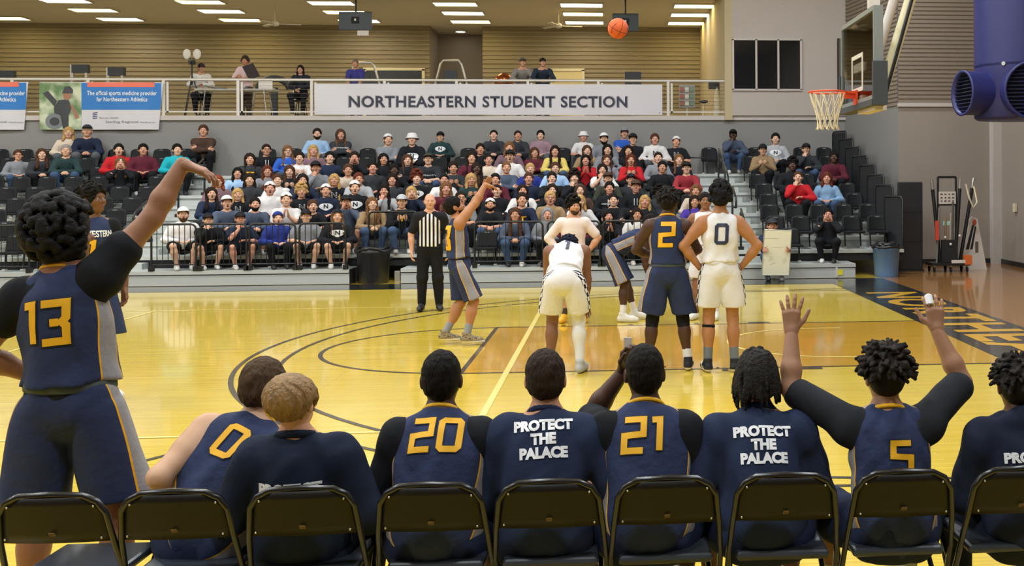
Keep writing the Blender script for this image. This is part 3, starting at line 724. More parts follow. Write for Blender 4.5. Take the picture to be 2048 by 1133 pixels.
# ------------------------------------------------------------------ person assembly
def person(P, loc, rz, skin='#8a5f45', h=0.011, hh=0.0065, hd=0.005, label=None, group=None, scale=1.0):
    k = skeleton(P); parts = [body_core(k, h), head_block(k, hh), hand_block(k, 'L', hd), hand_block(k, 'R', hd)]
    V, Fq = join(parts); b = obj('person', mesh_np('person_body', V, Fq, skin_m, True), None, label, 'person', group)
    b.location = loc; b.rotation_euler = (0, 0, rz); b.scale = (scale,) * 3; setcol(b, skin); return b, k
def garment(name, geo, body, m=None, color=None):
    V, Fq, at = geo; o = obj(name, mesh_np(name, V, Fq, m or cloth_m, True, at), body)
    if color: setcol(o, color)
    return o
def shoes(body, k, color='#d8d5d0', m=None, h=0.009, high=True, name='shoe'):
    for s in 'LR': garment(name, shoe_geo(k, s, h, high), body, m or shoe_m, color)
def socks(body, k, color, up=0.16, h=0.009, which='LR'):
    for s in which:
        an, kn = k['an'][s], k['kn'][s]; d = nrm(kn - an); V, Fq = sleeve_geo(an, an + d * up, 0.042, 0.047, h); o = obj('sock', mesh_np('sock', V, Fq, cloth_m, True), body); setcol(o, color)
def trim_ring(body, k, m, r=0.068, tilt=0.35, parent=None, th=0.010, name='collar', drop=0.0):
    mb = MB(); c = k['neck'] + k['d2'] * (0.045 - drop) ; pts = []
    for i in range(20):
        a = 2 * math.pi * i / 20; pts.append(c + k['rs'] * r * 1.1 * math.cos(a) + k['fs'] * r * math.sin(a) - k['d2'] * tilt * r * math.sin(a))
    mb.tube(pts, th, 6, True); return mb.build(name, m, parent or body)
ORD = ['first', 'second', 'third', 'fourth', 'fifth', 'sixth', 'seventh', 'eighth', 'ninth', 'tenth', 'eleventh', 'twelfth', 'thirteenth', 'fourteenth', 'fifteenth', 'sixteenth', 'seventeenth', 'eighteenth', 'nineteenth', 'twentieth'] + ['twenty-' + q for q in ('first', 'second', 'third', 'fourth', 'fifth', 'sixth', 'seventh', 'eighth', 'ninth')] + ['thirtieth'] + ['thirty-' + q for q in ('first', 'second', 'third', 'fourth', 'fifth', 'sixth', 'seventh', 'eighth', 'ninth')]
# ------------------------------------------------------------------ materials of the place
def wood(name, c1, c2, rough=0.16):
    m = bpy.data.materials.new(name); m.use_nodes = True; nt = m.node_tree; b = nt.nodes['Principled BSDF']
    tc = nt.nodes.new('ShaderNodeTexCoord'); mp = nt.nodes.new('ShaderNodeMapping'); nt.links.new(tc.outputs['Object'], mp.inputs['Vector'])
    br = nt.nodes.new('ShaderNodeTexBrick'); br.inputs['Scale'].default_value = 1.0; br.inputs['Brick Width'].default_value = 1.4; br.inputs['Row Height'].default_value = 0.057; br.inputs['Mortar Size'].default_value = 0.0008; br.offset = 0.37; br.offset_frequency = 3
    br.inputs['Color1'].default_value = (*lin(c1), 1); br.inputs['Color2'].default_value = (*lin(c2), 1); br.inputs['Mortar'].default_value = (*[v * 0.55 for v in lin(c2)], 1); br.inputs['Bias'].default_value = -0.2
    nt.links.new(mp.outputs['Vector'], br.inputs['Vector'])
    nz = nt.nodes.new('ShaderNodeTexNoise'); mp2 = nt.nodes.new('ShaderNodeMapping'); mp2.inputs['Scale'].default_value = (1.2, 38, 1); nt.links.new(tc.outputs['Object'], mp2.inputs['Vector']); nt.links.new(mp2.outputs['Vector'], nz.inputs['Vector']); nz.inputs['Scale'].default_value = 1.0; nz.inputs['Detail'].default_value = 4
    mr = nt.nodes.new('ShaderNodeMapRange'); mr.inputs[1].default_value = 0.3; mr.inputs[2].default_value = 0.7; mr.inputs[3].default_value = 0.86; mr.inputs[4].default_value = 1.08; nt.links.new(nz.outputs['Fac'], mr.inputs[0])
    mx = nt.nodes.new('ShaderNodeMix'); mx.data_type = 'RGBA'; mx.blend_type = 'MULTIPLY'; mx.inputs[0].default_value = 1; nt.links.new(br.outputs['Color'], mx.inputs[6]); nt.links.new(mr.outputs[0], mx.inputs[7]); nt.links.new(mx.outputs[2], b.inputs['Base Color'])
    b.inputs['Roughness'].default_value = rough; b.inputs['Specular IOR Level'].default_value = 0.55; b.inputs['Coat Weight'].default_value = 0.5; b.inputs['Coat Roughness'].default_value = 0.06; b.inputs['Coat IOR'].default_value = 1.45
    n2 = nt.nodes.new('ShaderNodeTexNoise'); n2.inputs['Scale'].default_value = 3.0; nt.links.new(mp2.outputs['Vector'], n2.inputs['Vector']); bp = nt.nodes.new('ShaderNodeBump'); bp.inputs['Strength'].default_value = 0.03; bp.inputs['Distance'].default_value = 0.01; nt.links.new(n2.outputs['Fac'], bp.inputs['Height']); nt.links.new(bp.outputs['Normal'], b.inputs['Normal'])
    return m
floor_m = wood('maple_floor', '#e0c348', '#d9b93c'); lane_m = wood('maple_lane', '#cfa02a', '#c5931f'); apron_m = wood('maple_apron_shaded', '#a8763e', '#9a6932')
line_b = mat('line_black', '#2b2622', 0.25, coat=0.4); line_y = mat('line_yellow', '#f2dc80', 0.25, coat=0.4); band_m = mat('baseline_black', '#222326', 0.2, coat=0.5); letter_m = mat('baseline_gold', '#d8a52c', 0.22, coat=0.4, noise=0.05)
wall_m = mat('wall_grey', '#878583', 0.85, noise=0.03, nscale=1.5, bump=0.05, bscale=40); wall2_m = mat('wall_taupe', '#938980', 0.85, noise=0.03, nscale=1.5, bump=0.05, bscale=40); booth_m = mat('wall_booth', '#b3aaa4', 0.85, noise=0.02, nscale=2)
trim_m = mat('trim_light', '#bdb5b0', 0.6, noise=0.02); corr_m = mat('corrugated_taupe', '#85796c', 0.6, noise=0.03, nscale=2); corr2_m = mat('corrugated_tan', '#90846a', 0.6, noise=0.04, nscale=1.5); ceil_m = mat('ceiling_tan', '#cfc6b2', 0.9)
black_m = mat('black_metal', '#17181b', 0.4, spec=0.5); plastic_m = mat('black_plastic', '#121417', 0.62, noise=0.06, spec=0.25); alu_m = mat('aluminium', '#c6cac8', 0.42, 0.35, noise=0.06, nscale=3, stretch=(0.2, 8, 8)); alu2_m = mat('aluminium_deck', '#aab0ae', 0.55, 0.3, noise=0.08, nscale=3)
gap_m = mat('dark_gap', '#1c1d1f', 0.8); white_m = mat('white_paint', '#cfc9c2', 0.5, noise=0.03); cream_m = mat('cream_paint', '#d8cfae', 0.5, noise=0.03)
chrome_m = mat('chrome', '#c4c4c4', 0.25, 0.9); vinyl_m = mat('banner_vinyl', '#cdc9cf', 0.55, noise=0.02, nscale=1.2, bump=0.06, bscale=2.0); blue_v = mat('banner_blue', '#2c74bd', 0.55); coral_v = mat('banner_coral', '#e0705c', 0.55); glass_dark = mat('window_glass', '#15181d', 0.06, spec=0.7)

# ------------------------------------------------------------------ floor and court markings
def plane(x0, x1, y0, y1, z): return MB().quad((x0, y0, z), (x1, y0, z), (x1, y1, z), (x0, y1, z))
floor = MB().bb(-33, 5.4, -20, 26.5, -0.2, 0.0).build('floor', floor_m, kind='structure')
plane(1.22, 5.0, -20, 12.5, 0.0012).build('apron', apron_m, floor)  # browner wood colour carries the dimmer light and dark wall reflection here
plane(-5.79, 0, -1.83, 1.83, 0.0012).build('lane_floor', lane_m, floor)
def strip(pts, w_, z, name, m, closed=False):
    pts = [Vector((p[0], p[1], 0)) for p in pts]; L, R = [], []; n = len(pts)
    for i, p in enumerate(pts):
        a = pts[i - 1] if (i > 0 or closed) else p; b = pts[(i + 1) % n] if (i < n - 1 or closed) else p
        t = (b - a).normalized(); nn = Vector((-t.y, t.x, 0)) * w_ / 2; L.append(p + nn); R.append(p - nn)
    m_ = MB()
    for i in range(n if closed else n - 1):
        j = (i + 1) % n; m_.quad((L[i].x, L[i].y, z), (R[i].x, R[i].y, z), (R[j].x, R[j].y, z), (L[j].x, L[j].y, z))
    return m_.build(name, m, floor)
for s in (-1, 1): strip([(-5.79, s * 1.83), (0, s * 1.83)], 0.05, 0.003, 'lane_line', line_b)
strip([(-5.79, -1.83), (-5.79, 1.83)], 0.05, 0.003, 'free_throw_line', line_b)
strip(arc_pts((-5.79, 0), 1.81, math.pi / 2, 1.5 * math.pi, 40), 0.05, 0.0031, 'free_throw_circle', line_b)
for r in (6.30, 6.72):
    a = math.asin(min(1, 6.3 / r)) if r > 6.3 else math.pi / 2
    strip([(0, r if r < 6.5 else 6.6)] + [(x, y) for x, y, z in arc_pts((-1.6, 0), r, math.pi - a if r > 6.5 else math.pi / 2, math.pi + a if r > 6.5 else 1.5 * math.pi, 60)] + [(0, -r if r < 6.5 else -6.6)], 0.05, 0.0032, 'three_point_line', line_b)
strip([(-1.2, 1.22)] + [(x, y) for x, y, z in arc_pts((-1.6, 0), 1.22, math.pi / 2, 1.5 * math.pi, 30)] + [(-1.2, -1.22)], 0.05, 0.0034, 'restricted_area_arc', line_y)
VB = -5.325
strip([(-23.3, 4.5), (VB, 4.5)], 0.05, 0.0036, 'volleyball_sideline', line_y); strip([(-23.3, -4.5), (VB, -4.5)], 0.05, 0.0036, 'volleyball_sideline', line_y)
strip([(VB, -4.525), (VB, 4.525)], 0.06, 0.0038, 'volleyball_end_line', line_y); strip([(-11.3, -4.5), (-11.3, 4.5)], 0.05, 0.0038, 'volleyball_attack_line', line_y)
for s in (-1, 1):
    for x in (-4.9, -3.98, -3.07, -2.2): plane(x - 0.03 - (0.12 if x == -2.2 else 0), x + 0.03 + (0.12 if x == -2.2 else 0), s * 1.93 - 0.05, s * 1.93 + 0.05, 0.0035).build('lane_space_mark', line_b, floor)
plane(-33, 1.22, 7.62, 8.75, 0.0028).build('sideline_border', band_m, floor); plane(-33, 1.22, -9.2, -7.62, 0.0027).build('sideline_border', floor_m, floor)
plane(0, 1.22, -7.62, 7.62, 0.0028).build('baseline_band', band_m, floor)
V2, F2 = text2d('NORTHEASTERN', 1.25, 0.03, 2.0, spacing=1.12); V2 = V2 / A3(np.ptp(V2[:, 0]), np.ptp(V2[:, 1])) * A3(11.7, 0.92)
floor_txt = mesh_np('baseline_lettering', np.stack([0.61 + V2[:, 1], -V2[:, 0], np.full(len(V2), 0.0045)], 1), F2, letter_m); obj('baseline_lettering', floor_txt, floor)
for (xa, ya, xb, yb) in ((333, 921, 360, 920), (314, 930, 357, 929), (321, 938, 355, 937), (328, 946, 352, 945)):
    a, b = on_z(xa, ya), on_z(xb, yb); strip([a[:2], b[:2]], 0.03, 0.004, 'floor_print', line_b)
a, b = on_z(273, 927), on_z(367, 903); strip([a[:2], b[:2]], 0.05, 0.004, 'court_line', line_b)
a, b = on_z(273, 930), on_z(305, 977); strip([a[:2], b[:2]], 0.06, 0.0042, 'hash_mark', line_b)

# ------------------------------------------------------------------ walls, ceilings
def corrugated(p0, p1, z0, z1, m, name, kind='structure', parent=None, per=0.145, dep=0.035, out=(0, -1)):
    mb = MB(); z = z0; prof = []
    while z < z1 - 1e-6:
        for dz, d in ((0, 0), (per * 0.16, dep), (per * 0.62, dep), (per * 0.78, 0)):
            if z + dz <= z1: prof.append((z + dz, d))
        z += per
    prof.append((z1, 0)); n = len(prof); vs = []
    for (x, y) in (p0, p1):
        for (zz, d) in prof: vs.append((x + out[0] * d, y + out[1] * d, zz))
    mb.add(vs, [(i, i + 1, n + i + 1, n + i) for i in range(n - 1)]); return mb.build(name, m, parent, kind=kind)
YB = 16.0; ZB = 3.62; ZC = 7.2; YF = 24.0
MB().bb(-33, 2.1, YB, YB + 0.25, -0.2, ZB).build('wall_back', wall_m, kind='structure')
MB().bb(-33, 2.05, YB - 0.06, YB + 0.2, ZB - 0.0, ZB + 0.12).build('trim_1', trim_m, kind='structure')
MB().bb(-33, 5.4, YB + 0.2, 26.4, ZB - 0.25, ZB).build('floor_upper', mat('rubber_floor', '#968e82', 0.7), kind='structure')
corrugated((-33, YF), (-10.2, YF), ZB, ZC, corr2_m, 'wall_upper_left'); corrugated((-8.47, YF), (-0.9, YF), ZB, ZC, corr2_m, 'wall_upper_right')
MB().bb(-33, -10.2, YF + 0.02, YF + 0.2, ZB, ZC).build('wall_upper_core', wall2_m, kind='structure'); MB().bb(-8.47, 5.0, YF + 0.02, YF + 0.2, ZB, ZC).build('wall_upper_core', wall2_m, kind='structure')
MB().bb(-10.4, -8.3, 26.0, 26.2, ZB, ZC).build('wall_alcove', wall2_m, kind='structure'); MB().bb(-10.35, -10.2, YF + 0.2, 26, ZB, ZC).build('wall_alcove_side', wall2_m, kind='structure'); MB().bb(-8.47, -8.32, YF + 0.2, 26, ZB, ZC).build('wall_alcove_side', wall2_m, kind='structure')
MB().bb(-33, -0.9, YB - 0.1, 26.4, ZC, ZC + 0.2).build('ceiling_upper', ceil_m, kind='structure')
MB().bb(-33, 2.1, YB - 0.1, YB + 0.1, ZC + 0.2, GYM_CEIL).build('wall_back_upper', wall_m, kind='structure')
# booth on the right of the balcony
bx0, bx1 = -1.02, 2.05
bw = MB(); wz0, wz1 = 4.42, 5.76; wx0, wx1 = -1.0, 0.82
bw.bb(bx0, bx1, YB - 0.12, YB + 0.1, ZB + 0.12, wz0); bw.bb(bx0, bx1, YB - 0.12, YB + 0.1, wz1, ZC + 0.2); bw.bb(wx1, bx1, YB - 0.12, YB + 0.1, wz0, wz1)
bw.build('wall_booth', booth_m, kind='structure')
MB().bb(-1.22, bx0, YB - 0.12, YF, ZB, ZC + 0.2).build('wall_booth_side', mat('booth_side', '#b8a888', 0.8), kind='structure')
MB().bb(bx0, bx1, YB + 2.5, YB + 2.6, ZB, ZC).build('wall_booth_inner', gap_m, kind='structure')
def window(name, x0, x1, y, z0, z1, cuts, fm):
    e = empty(name, (0, 0, 0), kind='structure'); t = 0.05; xs = [x0] + cuts + [x1]
    for i in range(len(xs) - 1): MB().bb(xs[i] + t * .5, xs[i + 1] - t * .5, y - 0.01, y + 0.01, z0 + t * .5, z1 - t * .5).build('pane', glass_dark, e)
    for x in xs: MB().bb(x - t / 2, x + t / 2, y - 0.05, y + 0.03, z0, z1).build('mullion', trim_m, e)
    for z in (z0, z1): MB().bb(x0 - t / 2, x1 + t / 2, y - 0.05, y + 0.03, z - t / 2, z + t / 2).build('frame_rail', trim_m, e)
    return e
window('window_1', wx0, wx1, YB - 0.12, wz0, wz1, [-0.38, 0.21], trim_m)
e = empty('slot_shade_panel', (0, 0, 0), kind='structure'); MB().bb(1.83, 2.03, YB - 0.16, YB - 0.125, 4.37, 5.8).build('pane', mat('slot_shade', '#5a5148', 0.5), e); MB().bb(1.80, 1.835, YB - 0.17, YB - 0.125, 4.37, 5.8).build('frame', black_m, e)  # flat dark panel painted for the slot's shaded recess, no glass
# right-hand walls
YR = 12.5; XR = 5.0; ZK = 3.76
m_ = MB(); m_.quad((2.03, YB, 0), (2.57, YR, 0), (2.57, YR, ZK), (2.03, YB, ZK)); m_.quad((2.03, YB, 0), (2.03, YB, ZK), (2.2, YB + .1, ZK), (2.2, YB + .1, 0)); m_.build('wall_side', wall_m, kind='structure')
corrugated((2.03, YB), (2.57, YR), ZK, GYM_CEIL, corr_m, 'wall_side_upper', out=(-0.98, -0.15), per=0.10, dep=0.025)
MB().bb(2.57, XR + 0.2, YR, YR + 0.2, -0.2, ZK).build('wall_end', wall2_m, kind='structure'); corrugated((2.57, YR), (XR, YR), ZK + 0.06, GYM_CEIL, corr_m, 'wall_end_upper', per=0.10, dep=0.025)
MB().bb(2.55, XR, YR - 0.05, YR + 0.02, ZK - 0.02, ZK + 0.07).build('trim_2', trim_m, kind='structure')
MB().bb(4.79, 5.02, YR - 0.25, YR, 0, GYM_CEIL).build('trim_3', mat('pillar_white', '#b9b2ad', 0.7, noise=0.03), kind='structure')
MB().bb(XR, XR + 0.2, -20, YR, -0.2, GYM_CEIL).build('wall_right', wall2_m, kind='structure')
MB().bb(2.6, 4.79, YR - 0.03, YR, 0, 0.11).build('baseboard_end', black_m, kind='structure'); MB().bb(XR - 0.03, XR, -20, YR - 0.25, 0, 0.11).build('baseboard_right', black_m, kind='structure')
MB().bb(-33, XR + 0.2, -20, YB, GYM_CEIL, GYM_CEIL + 0.2).build('ceiling', ceil_m, kind='structure')
MB().bb(-33, XR + 0.2, -20.2, -20, -0.2, GYM_CEIL).build('wall_front', wall2_m, kind='structure'); MB().bb(-33.2, -33, -20, 26.4, -0.2, GYM_CEIL).build('wall_left', wall2_m, kind='structure')
for i, (x, y) in enumerate(GYM_LAMPS):
    mb = MB(); mb.bb(x - 0.65, x + 0.65, y - 0.35, y + 0.35, GYM_CEIL - 0.42, GYM_CEIL - 0.3); mb.tube([(x, y, GYM_CEIL - 0.3), (x, y, GYM_CEIL - 0.012)], 0.02, 6)
    mb.build('high_bay_light', white_m, label='white high bay light, %s from the left in the %s row over the court' % (ORD[i % 5], ORD[i // 5]), cat='light', group='high bay lights over the court')
# doors on the balcony; the first is an opening, its shaded interior painted dark
def door(name, x0, x1, z1, m, fm, y=YF - 0.04):
    e = empty(name, (0, 0, 0), kind='structure'); MB().bb(x0, x1, y - 0.02, y + 0.02, ZB, z1).build('leaf', m, e); t = 0.09
    for x in (x0, x1): MB().bb(x - t / 2, x + t / 2, y - 0.05, y + 0.03, ZB, z1).build('jamb', fm, e)
    MB().bb(x0 - t / 2, x1 + t / 2, y - 0.05, y + 0.03, z1 - t / 2, z1 + t / 2).build('head_jamb', fm, e); MB().ell((x1 - 0.12, y - 0.07, ZB + 1.0), (0.03, 0.04, 0.03)).build('handle', chrome_m, e)
door('opening_1', -12.3, -10.4, 5.76, mat('opening_shade', '#23282c', 0.3), cream_m); door('door_2', -6.2, -5.15, 5.76, mat('door_cream', '#d6c692', 0.6), cream_m)

# ------------------------------------------------------------------ balcony lights
lw = mat('troffer_white', '#ffffff', 0.5, emit='#fff3d8', estr=12.0); lw2 = mat('troffer_warm', '#ffffff', 0.5, emit='#ffe9a0', estr=10.0)
for ix, x in enumerate((-22.9, -19.5, -15.83, -12.2, -8.7, -5.07, -1.75)):
    for iy, y in enumerate((19.2, 20.9, 22.7)):
        e = empty('ceiling_light', (x, y, ZC), label='bright troffer light, %s from the left in the %s row of the balcony ceiling' % (ORD[ix], ('front', 'middle', 'back')[iy]), cat='light', group='balcony ceiling lights')
        fr = MB()
        for (a, b, c, d) in ((-0.64, 0.64, -0.34, -0.30), (-0.64, 0.64, 0.30, 0.34), (-0.64, -0.60, -0.30, 0.30), (0.60, 0.64, -0.30, 0.30)): fr.bb(a, b, c, d, -0.05, 0)
        fr.build('frame', white_m, e); MB().bb(-0.6, 0.6, -0.3, 0.3, -0.035, -0.015).build('diffuser', lw if (ix + iy) % 2 else lw2, e)

e = empty('downlight', (-9.35, 25.2, ZC), label='small round downlight in the ceiling of the balcony alcove', cat='light'); MB().lathe([(0.001, -0.02), (0.16, -0.02), (0.16, -0.005)], 20, caps=False).build('lens', lw, e); MB().lathe([(0.16, -0.03), (0.2, -0.03), (0.2, 0.0)], 20, caps=False).build('trim_ring', white_m, e)
# ------------------------------------------------------------------ balcony railing and banners
rail = empty('balcony_railing', (0, 0, 0), label='long white steel railing along the balcony edge', cat='railing')
MB().tube([(-33, YB, 4.66), (-1.0, YB, 4.66)], 0.032, 8).build('top_rail', white_m, rail); MB().bb(-33, -1.02, YB - 0.02, YB + 0.02, ZB + 0.2, ZB + 0.235).build('bottom_rail', white_m, rail)
for i in range(-9, 9):
    x = -15.6 + 1.84 * i
    if x < -1.2: MB().bb(x - 0.035, x + 0.035, YB - 0.03, YB + 0.03, ZB + 0.1, 4.64).build('post', white_m, rail); MB().bb(x + 0.07, x + 0.12, YB - 0.02, YB + 0.02, ZB + 0.2, 4.6).build('panel_stile', white_m, rail)
cb = MB()
for i in range(9): cb.tube([(-33, YB + 0.02, ZB + 0.30 + i * 0.098), (-1.1, YB + 0.02, ZB + 0.30 + i * 0.098)], 0.004, 4)
cb.build('cable_infill', mat('cable', '#6d6860', 0.4, 0.6), rail, kind='stuff')
def banner(name, x0, x1, z0, z1, label, y=YB - 0.09, m=vinyl_m, slant=0.0):
    mb = MB(); nx, nz = 48, 10; vs = []
    for j in range(nz + 1):
        for i in range(nx + 1):
            u, v = i / nx, j / nz; x = x0 + (x1 - x0) * u - slant * (1 - v) * (u > 0.5) * (2 * u - 1)
            vs.append((x, y - 0.012 * math.sin(u * (x1 - x0) * 3.4 + v * 2) - 0.008 * math.sin(u * 31 + 3 * v), z0 + (z1 - z0) * v))
    fs = [(j * (nx + 1) + i, j * (nx + 1) + i + 1, (j + 1) * (nx + 1) + i + 1, (j + 1) * (nx + 1) + i) for j in range(nz) for i in range(nx)]
    n = len(vs); vs2 = vs + [(a, b + 0.01, c) for a, b, c in vs]; mb.add(vs2, fs + [tuple(q + n for q in f)[::-1] for f in fs], True); return mb.build(name, m, label=label, cat='banner')
bn = banner('student_section_banner', -11.83, -2.88, 3.76, 4.56, 'long white NORTHEASTERN STUDENT SECTION banner tied to the balcony railing')
bvb = bvh_of(bn); letters = mat('banner_letters', '#2c2d40', 0.6, noise=0.15, nscale=3)
def put_text(o, txt, size, pxy, m, wpx=None, bold=0.0, bvh=None, spacing=1.0, off=0.006, y=YB - 0.09, h=None, name='lettering', line=1.0):
    g = text2d(txt, size, bold, 0.12, spacing, line); c = on_y(pxy[0], pxy[1], y)
    if wpx:
        a = on_y(pxy[0] - wpx / 2, pxy[1], y)[0]; b = on_y(pxy[0] + wpx / 2, pxy[1], y)[0]; V = g[0]; V[:, 0] *= (b - a) / np.ptp(V[:, 0])
        if h: V[:, 1] *= h / np.ptp(V[:, 1])
    return decal(name, g, o, c, (1, 0, 0), (0, 0, 1), m, off, bvh)
put_text(bn, 'NORTHEASTERN STUDENT SECTION', 0.38, (979, 205), letters, 556, 0.022, bvb, 1.08, h=0.29)
put_text(bn, 'NORTHEASTERN STUDENT SECTION', 0.38, (979, 205), mat('banner_letter_edge', '#8f8d96', 0.6), 560, 0.032, bvb, 1.08, 0.004, h=0.325, name='lettering_edge')
for cx in (-11.75, -2.96):
    for cz in (3.82, 4.5): MB().tube([(cx, YB - 0.1, cz), (cx, YB + 0.02, cz)], 0.012, 6).build('grommet', chrome_m, bn)
def clinic_banner(x0, x1, z0, z1, label, px0, photo=True):
    b = banner('clinic_banner', x0, x1, z0, z1, label, slant=0.12); q = bvh_of(b); W = x1 - x0; ph = 0.335
    def rect(name, u0, u1, v0, v1, m, off=0.005, n=(16, 6)):
        V = [(x0 + W * (u0 + (u1 - u0) * i / n[0]), z0 + (z1 - z0) * (v0 + (v1 - v0) * j / n[1])) for j in range(n[1] + 1) for i in range(n[0] + 1)]
        Fq = [(j * (n[0] + 1) + i, j * (n[0] + 1) + i + 1, (j + 1) * (n[0] + 1) + i + 1, (j + 1) * (n[0] + 1) + i) for j in range(n[1]) for i in range(n[0])]
        return decal(name, (np.array(V), np.array(Fq)), b, (0, YB - 0.09, 0), (1, 0, 0), (0, 0, 1), m, off, q)
    rect('blue_field', ph, 0.985, 0.42, 0.985, blue_v); rect('coral_strip', ph + 0.05, 0.93, 0.90, 1.0, coral_v, 0.009)
    if photo:
        pm = bpy.data.materials.new('printed_photo'); pm.use_nodes = True; nt = pm.node_tree; tc = nt.nodes.new('ShaderNodeTexCoord'); nz = nt.nodes.new('ShaderNodeTexNoise'); nz.inputs['Scale'].default_value = 2.6; nt.links.new(tc.outputs['Object'], nz.inputs['Vector']); cr = nt.nodes.new('ShaderNodeValToRGB'); cr.color_ramp.elements[0].position = 0.35; cr.color_ramp.elements[0].color = (*lin('#5c7a4c'), 1); cr.color_ramp.elements[1].position = 0.6; cr.color_ramp.elements[1].color = (*lin('#c6cbb0'), 1); nt.links.new(nz.outputs['Fac'], cr.inputs[0]); nt.links.new(cr.outputs[0], nt.nodes['Principled BSDF'].inputs['Base Color'])
        rect('printed_picture', 0.0, ph, 0.0, 0.99, pm, 0.005)
        # generic cyclist print: body, arms, helmeted head, wheel
        dk = mat('print_dark', '#3a3c3f', 0.6); sk = mat('print_skin', '#9a6b52', 0.6); gr = mat('print_grey', '#74787c', 0.6)
        def poly(name, pts, m, off): decal(name, tri2d([(x0 + W * ph * u, z0 + (z1 - z0) * v) for u, v in pts], [tuple(range(len(pts)))], 0.1), b, (0, YB - 0.09, 0), (1, 0, 0), (0, 0, 1), m, off, q)
        poly('print_torso', [(0.36, 0.28), (0.68, 0.25), (0.78, 0.48), (0.68, 0.64), (0.46, 0.62), (0.34, 0.46)], dk, 0.008); poly('print_arm', [(0.08, 0.76), (0.2, 0.82), (0.42, 0.6), (0.36, 0.48)], dk, 0.009); poly('print_arm', [(0.72, 0.55), (0.8, 0.5), (0.95, 0.25), (0.86, 0.22)], sk, 0.009)
        poly('print_head', [(0.66 + 0.1 * math.cos(a), 0.73 + 0.11 * math.sin(a)) for a in np.linspace(0, 6.28, 12)[:-1]], sk, 0.010); poly('print_helmet', [(0.54, 0.76), (0.6, 0.9), (0.72, 0.92), (0.8, 0.84), (0.79, 0.76)], dk, 0.012)
        poly('print_wheel', [(0.36 + 0.22 * math.cos(a), 0.17 + 0.165 * math.sin(a)) for a in np.linspace(0, 6.28, 18)[:-1]], gr, 0.009); poly('print_hub', [(0.36 + 0.12 * math.cos(a), 0.17 + 0.09 * math.sin(a)) for a in np.linspace(0, 6.28, 14)[:-1]], dk, 0.011); poly('print_leg', [(0.56, 0.02), (0.7, 0.02), (0.7, 0.3), (0.5, 0.3)], dk, 0.010)
    cxm = (px0[0] + px0[1]) / 2
    put_text(b, 'The official sports medicine provider\nfor Northeastern Athletics', 0.12, (cxm, 193), white_print, (px0[1] - px0[0]) * 0.86, 0.012, q, 1.0, 0.010, h=0.27)
    put_text(b, 'Banner Health', 0.06, (cxm - 26, 236), mat('print_grey2', '#8a8a90', 0.6), 38, 0.0, q, off=0.009); put_text(b, 'Sterling Regional', 0.08, (cxm, 244), mat('print_grey3', '#77777d', 0.6), 66, 0.0, q, off=0.009); put_text(b, 'MedCenter', 0.06, (cxm + 52, 245), MATS['print_grey2'], 30, 0.0, q, off=0.009)
    for i in range(4): 
        a = on_y(cxm - 54, 226 + i * 3.6, YB - 0.09); strip_ = [(a[0] - 0.06, a[2]), (a[0] + 0.05, a[2] + 0.02), (a[0] + 0.06, a[2] + 0.005), (a[0] - 0.05, a[2] - 0.018)]; decal('logo_stripe', tri2d(strip_, [(0, 1, 2, 3)], 0.1), b, (0, YB - 0.09, 0), (1, 0, 0), (0, 0, 1), mat('logo_blue', '#3c4a80', 0.6), 0.009, q)
clinic_banner(-18.58, -15.58, 3.38, 4.58, 'blue and white sports medicine banner with printed cyclist picture', (163, 325)); clinic_banner(-22.05, -18.85, 3.38, 4.58, 'blue and white sports medicine banner cut by the left picture edge', (-100, 62), False)
# ------------------------------------------------------------------ bleachers
Y0, RUN, Z0, RISE, NROW = 8.75, 0.8, 0.30, 0.236, 9
def rowz(k): return Z0 + RISE * k
def rowy(k): return Y0 + RUN * k
BAY = (-9.34, -8.35); AISLE_L = (-14.35, -13.35); AISLE_R = (-2.05, -1.0); XE = 1.9; XL = -24.0
words = ['front', 'second', 'third', 'fourth', 'fifth', 'sixth', 'seventh', 'eighth', 'back']
for k in range(NROW):
    spans = [(XL, BAY[0]), (BAY[1], 0.69)] if k == 0 else [(XL, XE)]
    bl = empty('bleacher_tier', (0, rowy(k), 0), label='grey aluminium %s tier of the telescopic bleachers' % words[k], cat='bleachers', group='tiers of the bleachers')
    if k == 0: bl0 = bl
    y0, z = 0.0, rowz(k); y1 = y0 + RUN if k < NROW - 1 else YB - 0.02 - rowy(k)
    for (a, b) in spans:
        MB().bb(a, b, y0 + 0.06, y1, z - 0.06, z).build('deck', alu2_m, bl); MB().bb(a, b, y0, y0 + 0.06, z - 0.07, z - 0.001).build('deck_nosing', alu_m, bl)
        zb = 0.0 if k == 0 else rowz(k - 1)
        if k == 0:
            MB().bb(a, b, y0 + 0.03, y0 + 0.05, 0.012, z - 0.09).build('fascia', alu_m, bl); MB().bb(a, b, y0 + 0.06, y0 + 0.1, 0.0, z - 0.06).build('riser', gap_m, bl)
            x = a + 0.4
            while x < b: 
                MB().tube([(x, y0 + 0.02, z - 0.03), (x, y0 + 0.04, z - 0.03)], 0.008, 6).build('bolt', chrome_m, bl); x += 2.4
        else: MB().bb(a, b, y0 + 0.04, y0 + 0.07, zb, z - 0.05).build('riser', gap_m if k == 1 else alu2_m, bl)
    for (a, b) in (AISLE_L, AISLE_R):
        if k > 0: MB().bb(a + 0.08, b - 0.08, y0 - 0.28, y0 + 0.04, z - RISE, z - RISE / 2).build('aisle_step', alu_m, bl)
MB().bb(BAY[0] - 0.04, BAY[0], 0.05, RUN, 0, rowz(0) - 0.01).build('bay_side', gap_m, bl0); MB().bb(BAY[1], BAY[1] + 0.04, 0.05, RUN, 0, rowz(0) - 0.01).build('bay_side', gap_m, bl0)
for x in (-9.15, -8.55): MB().bb(x - 0.05, x + 0.05, RUN - 0.1, RUN, 0, 0.2).build('support_foot', alu_m, bl0)
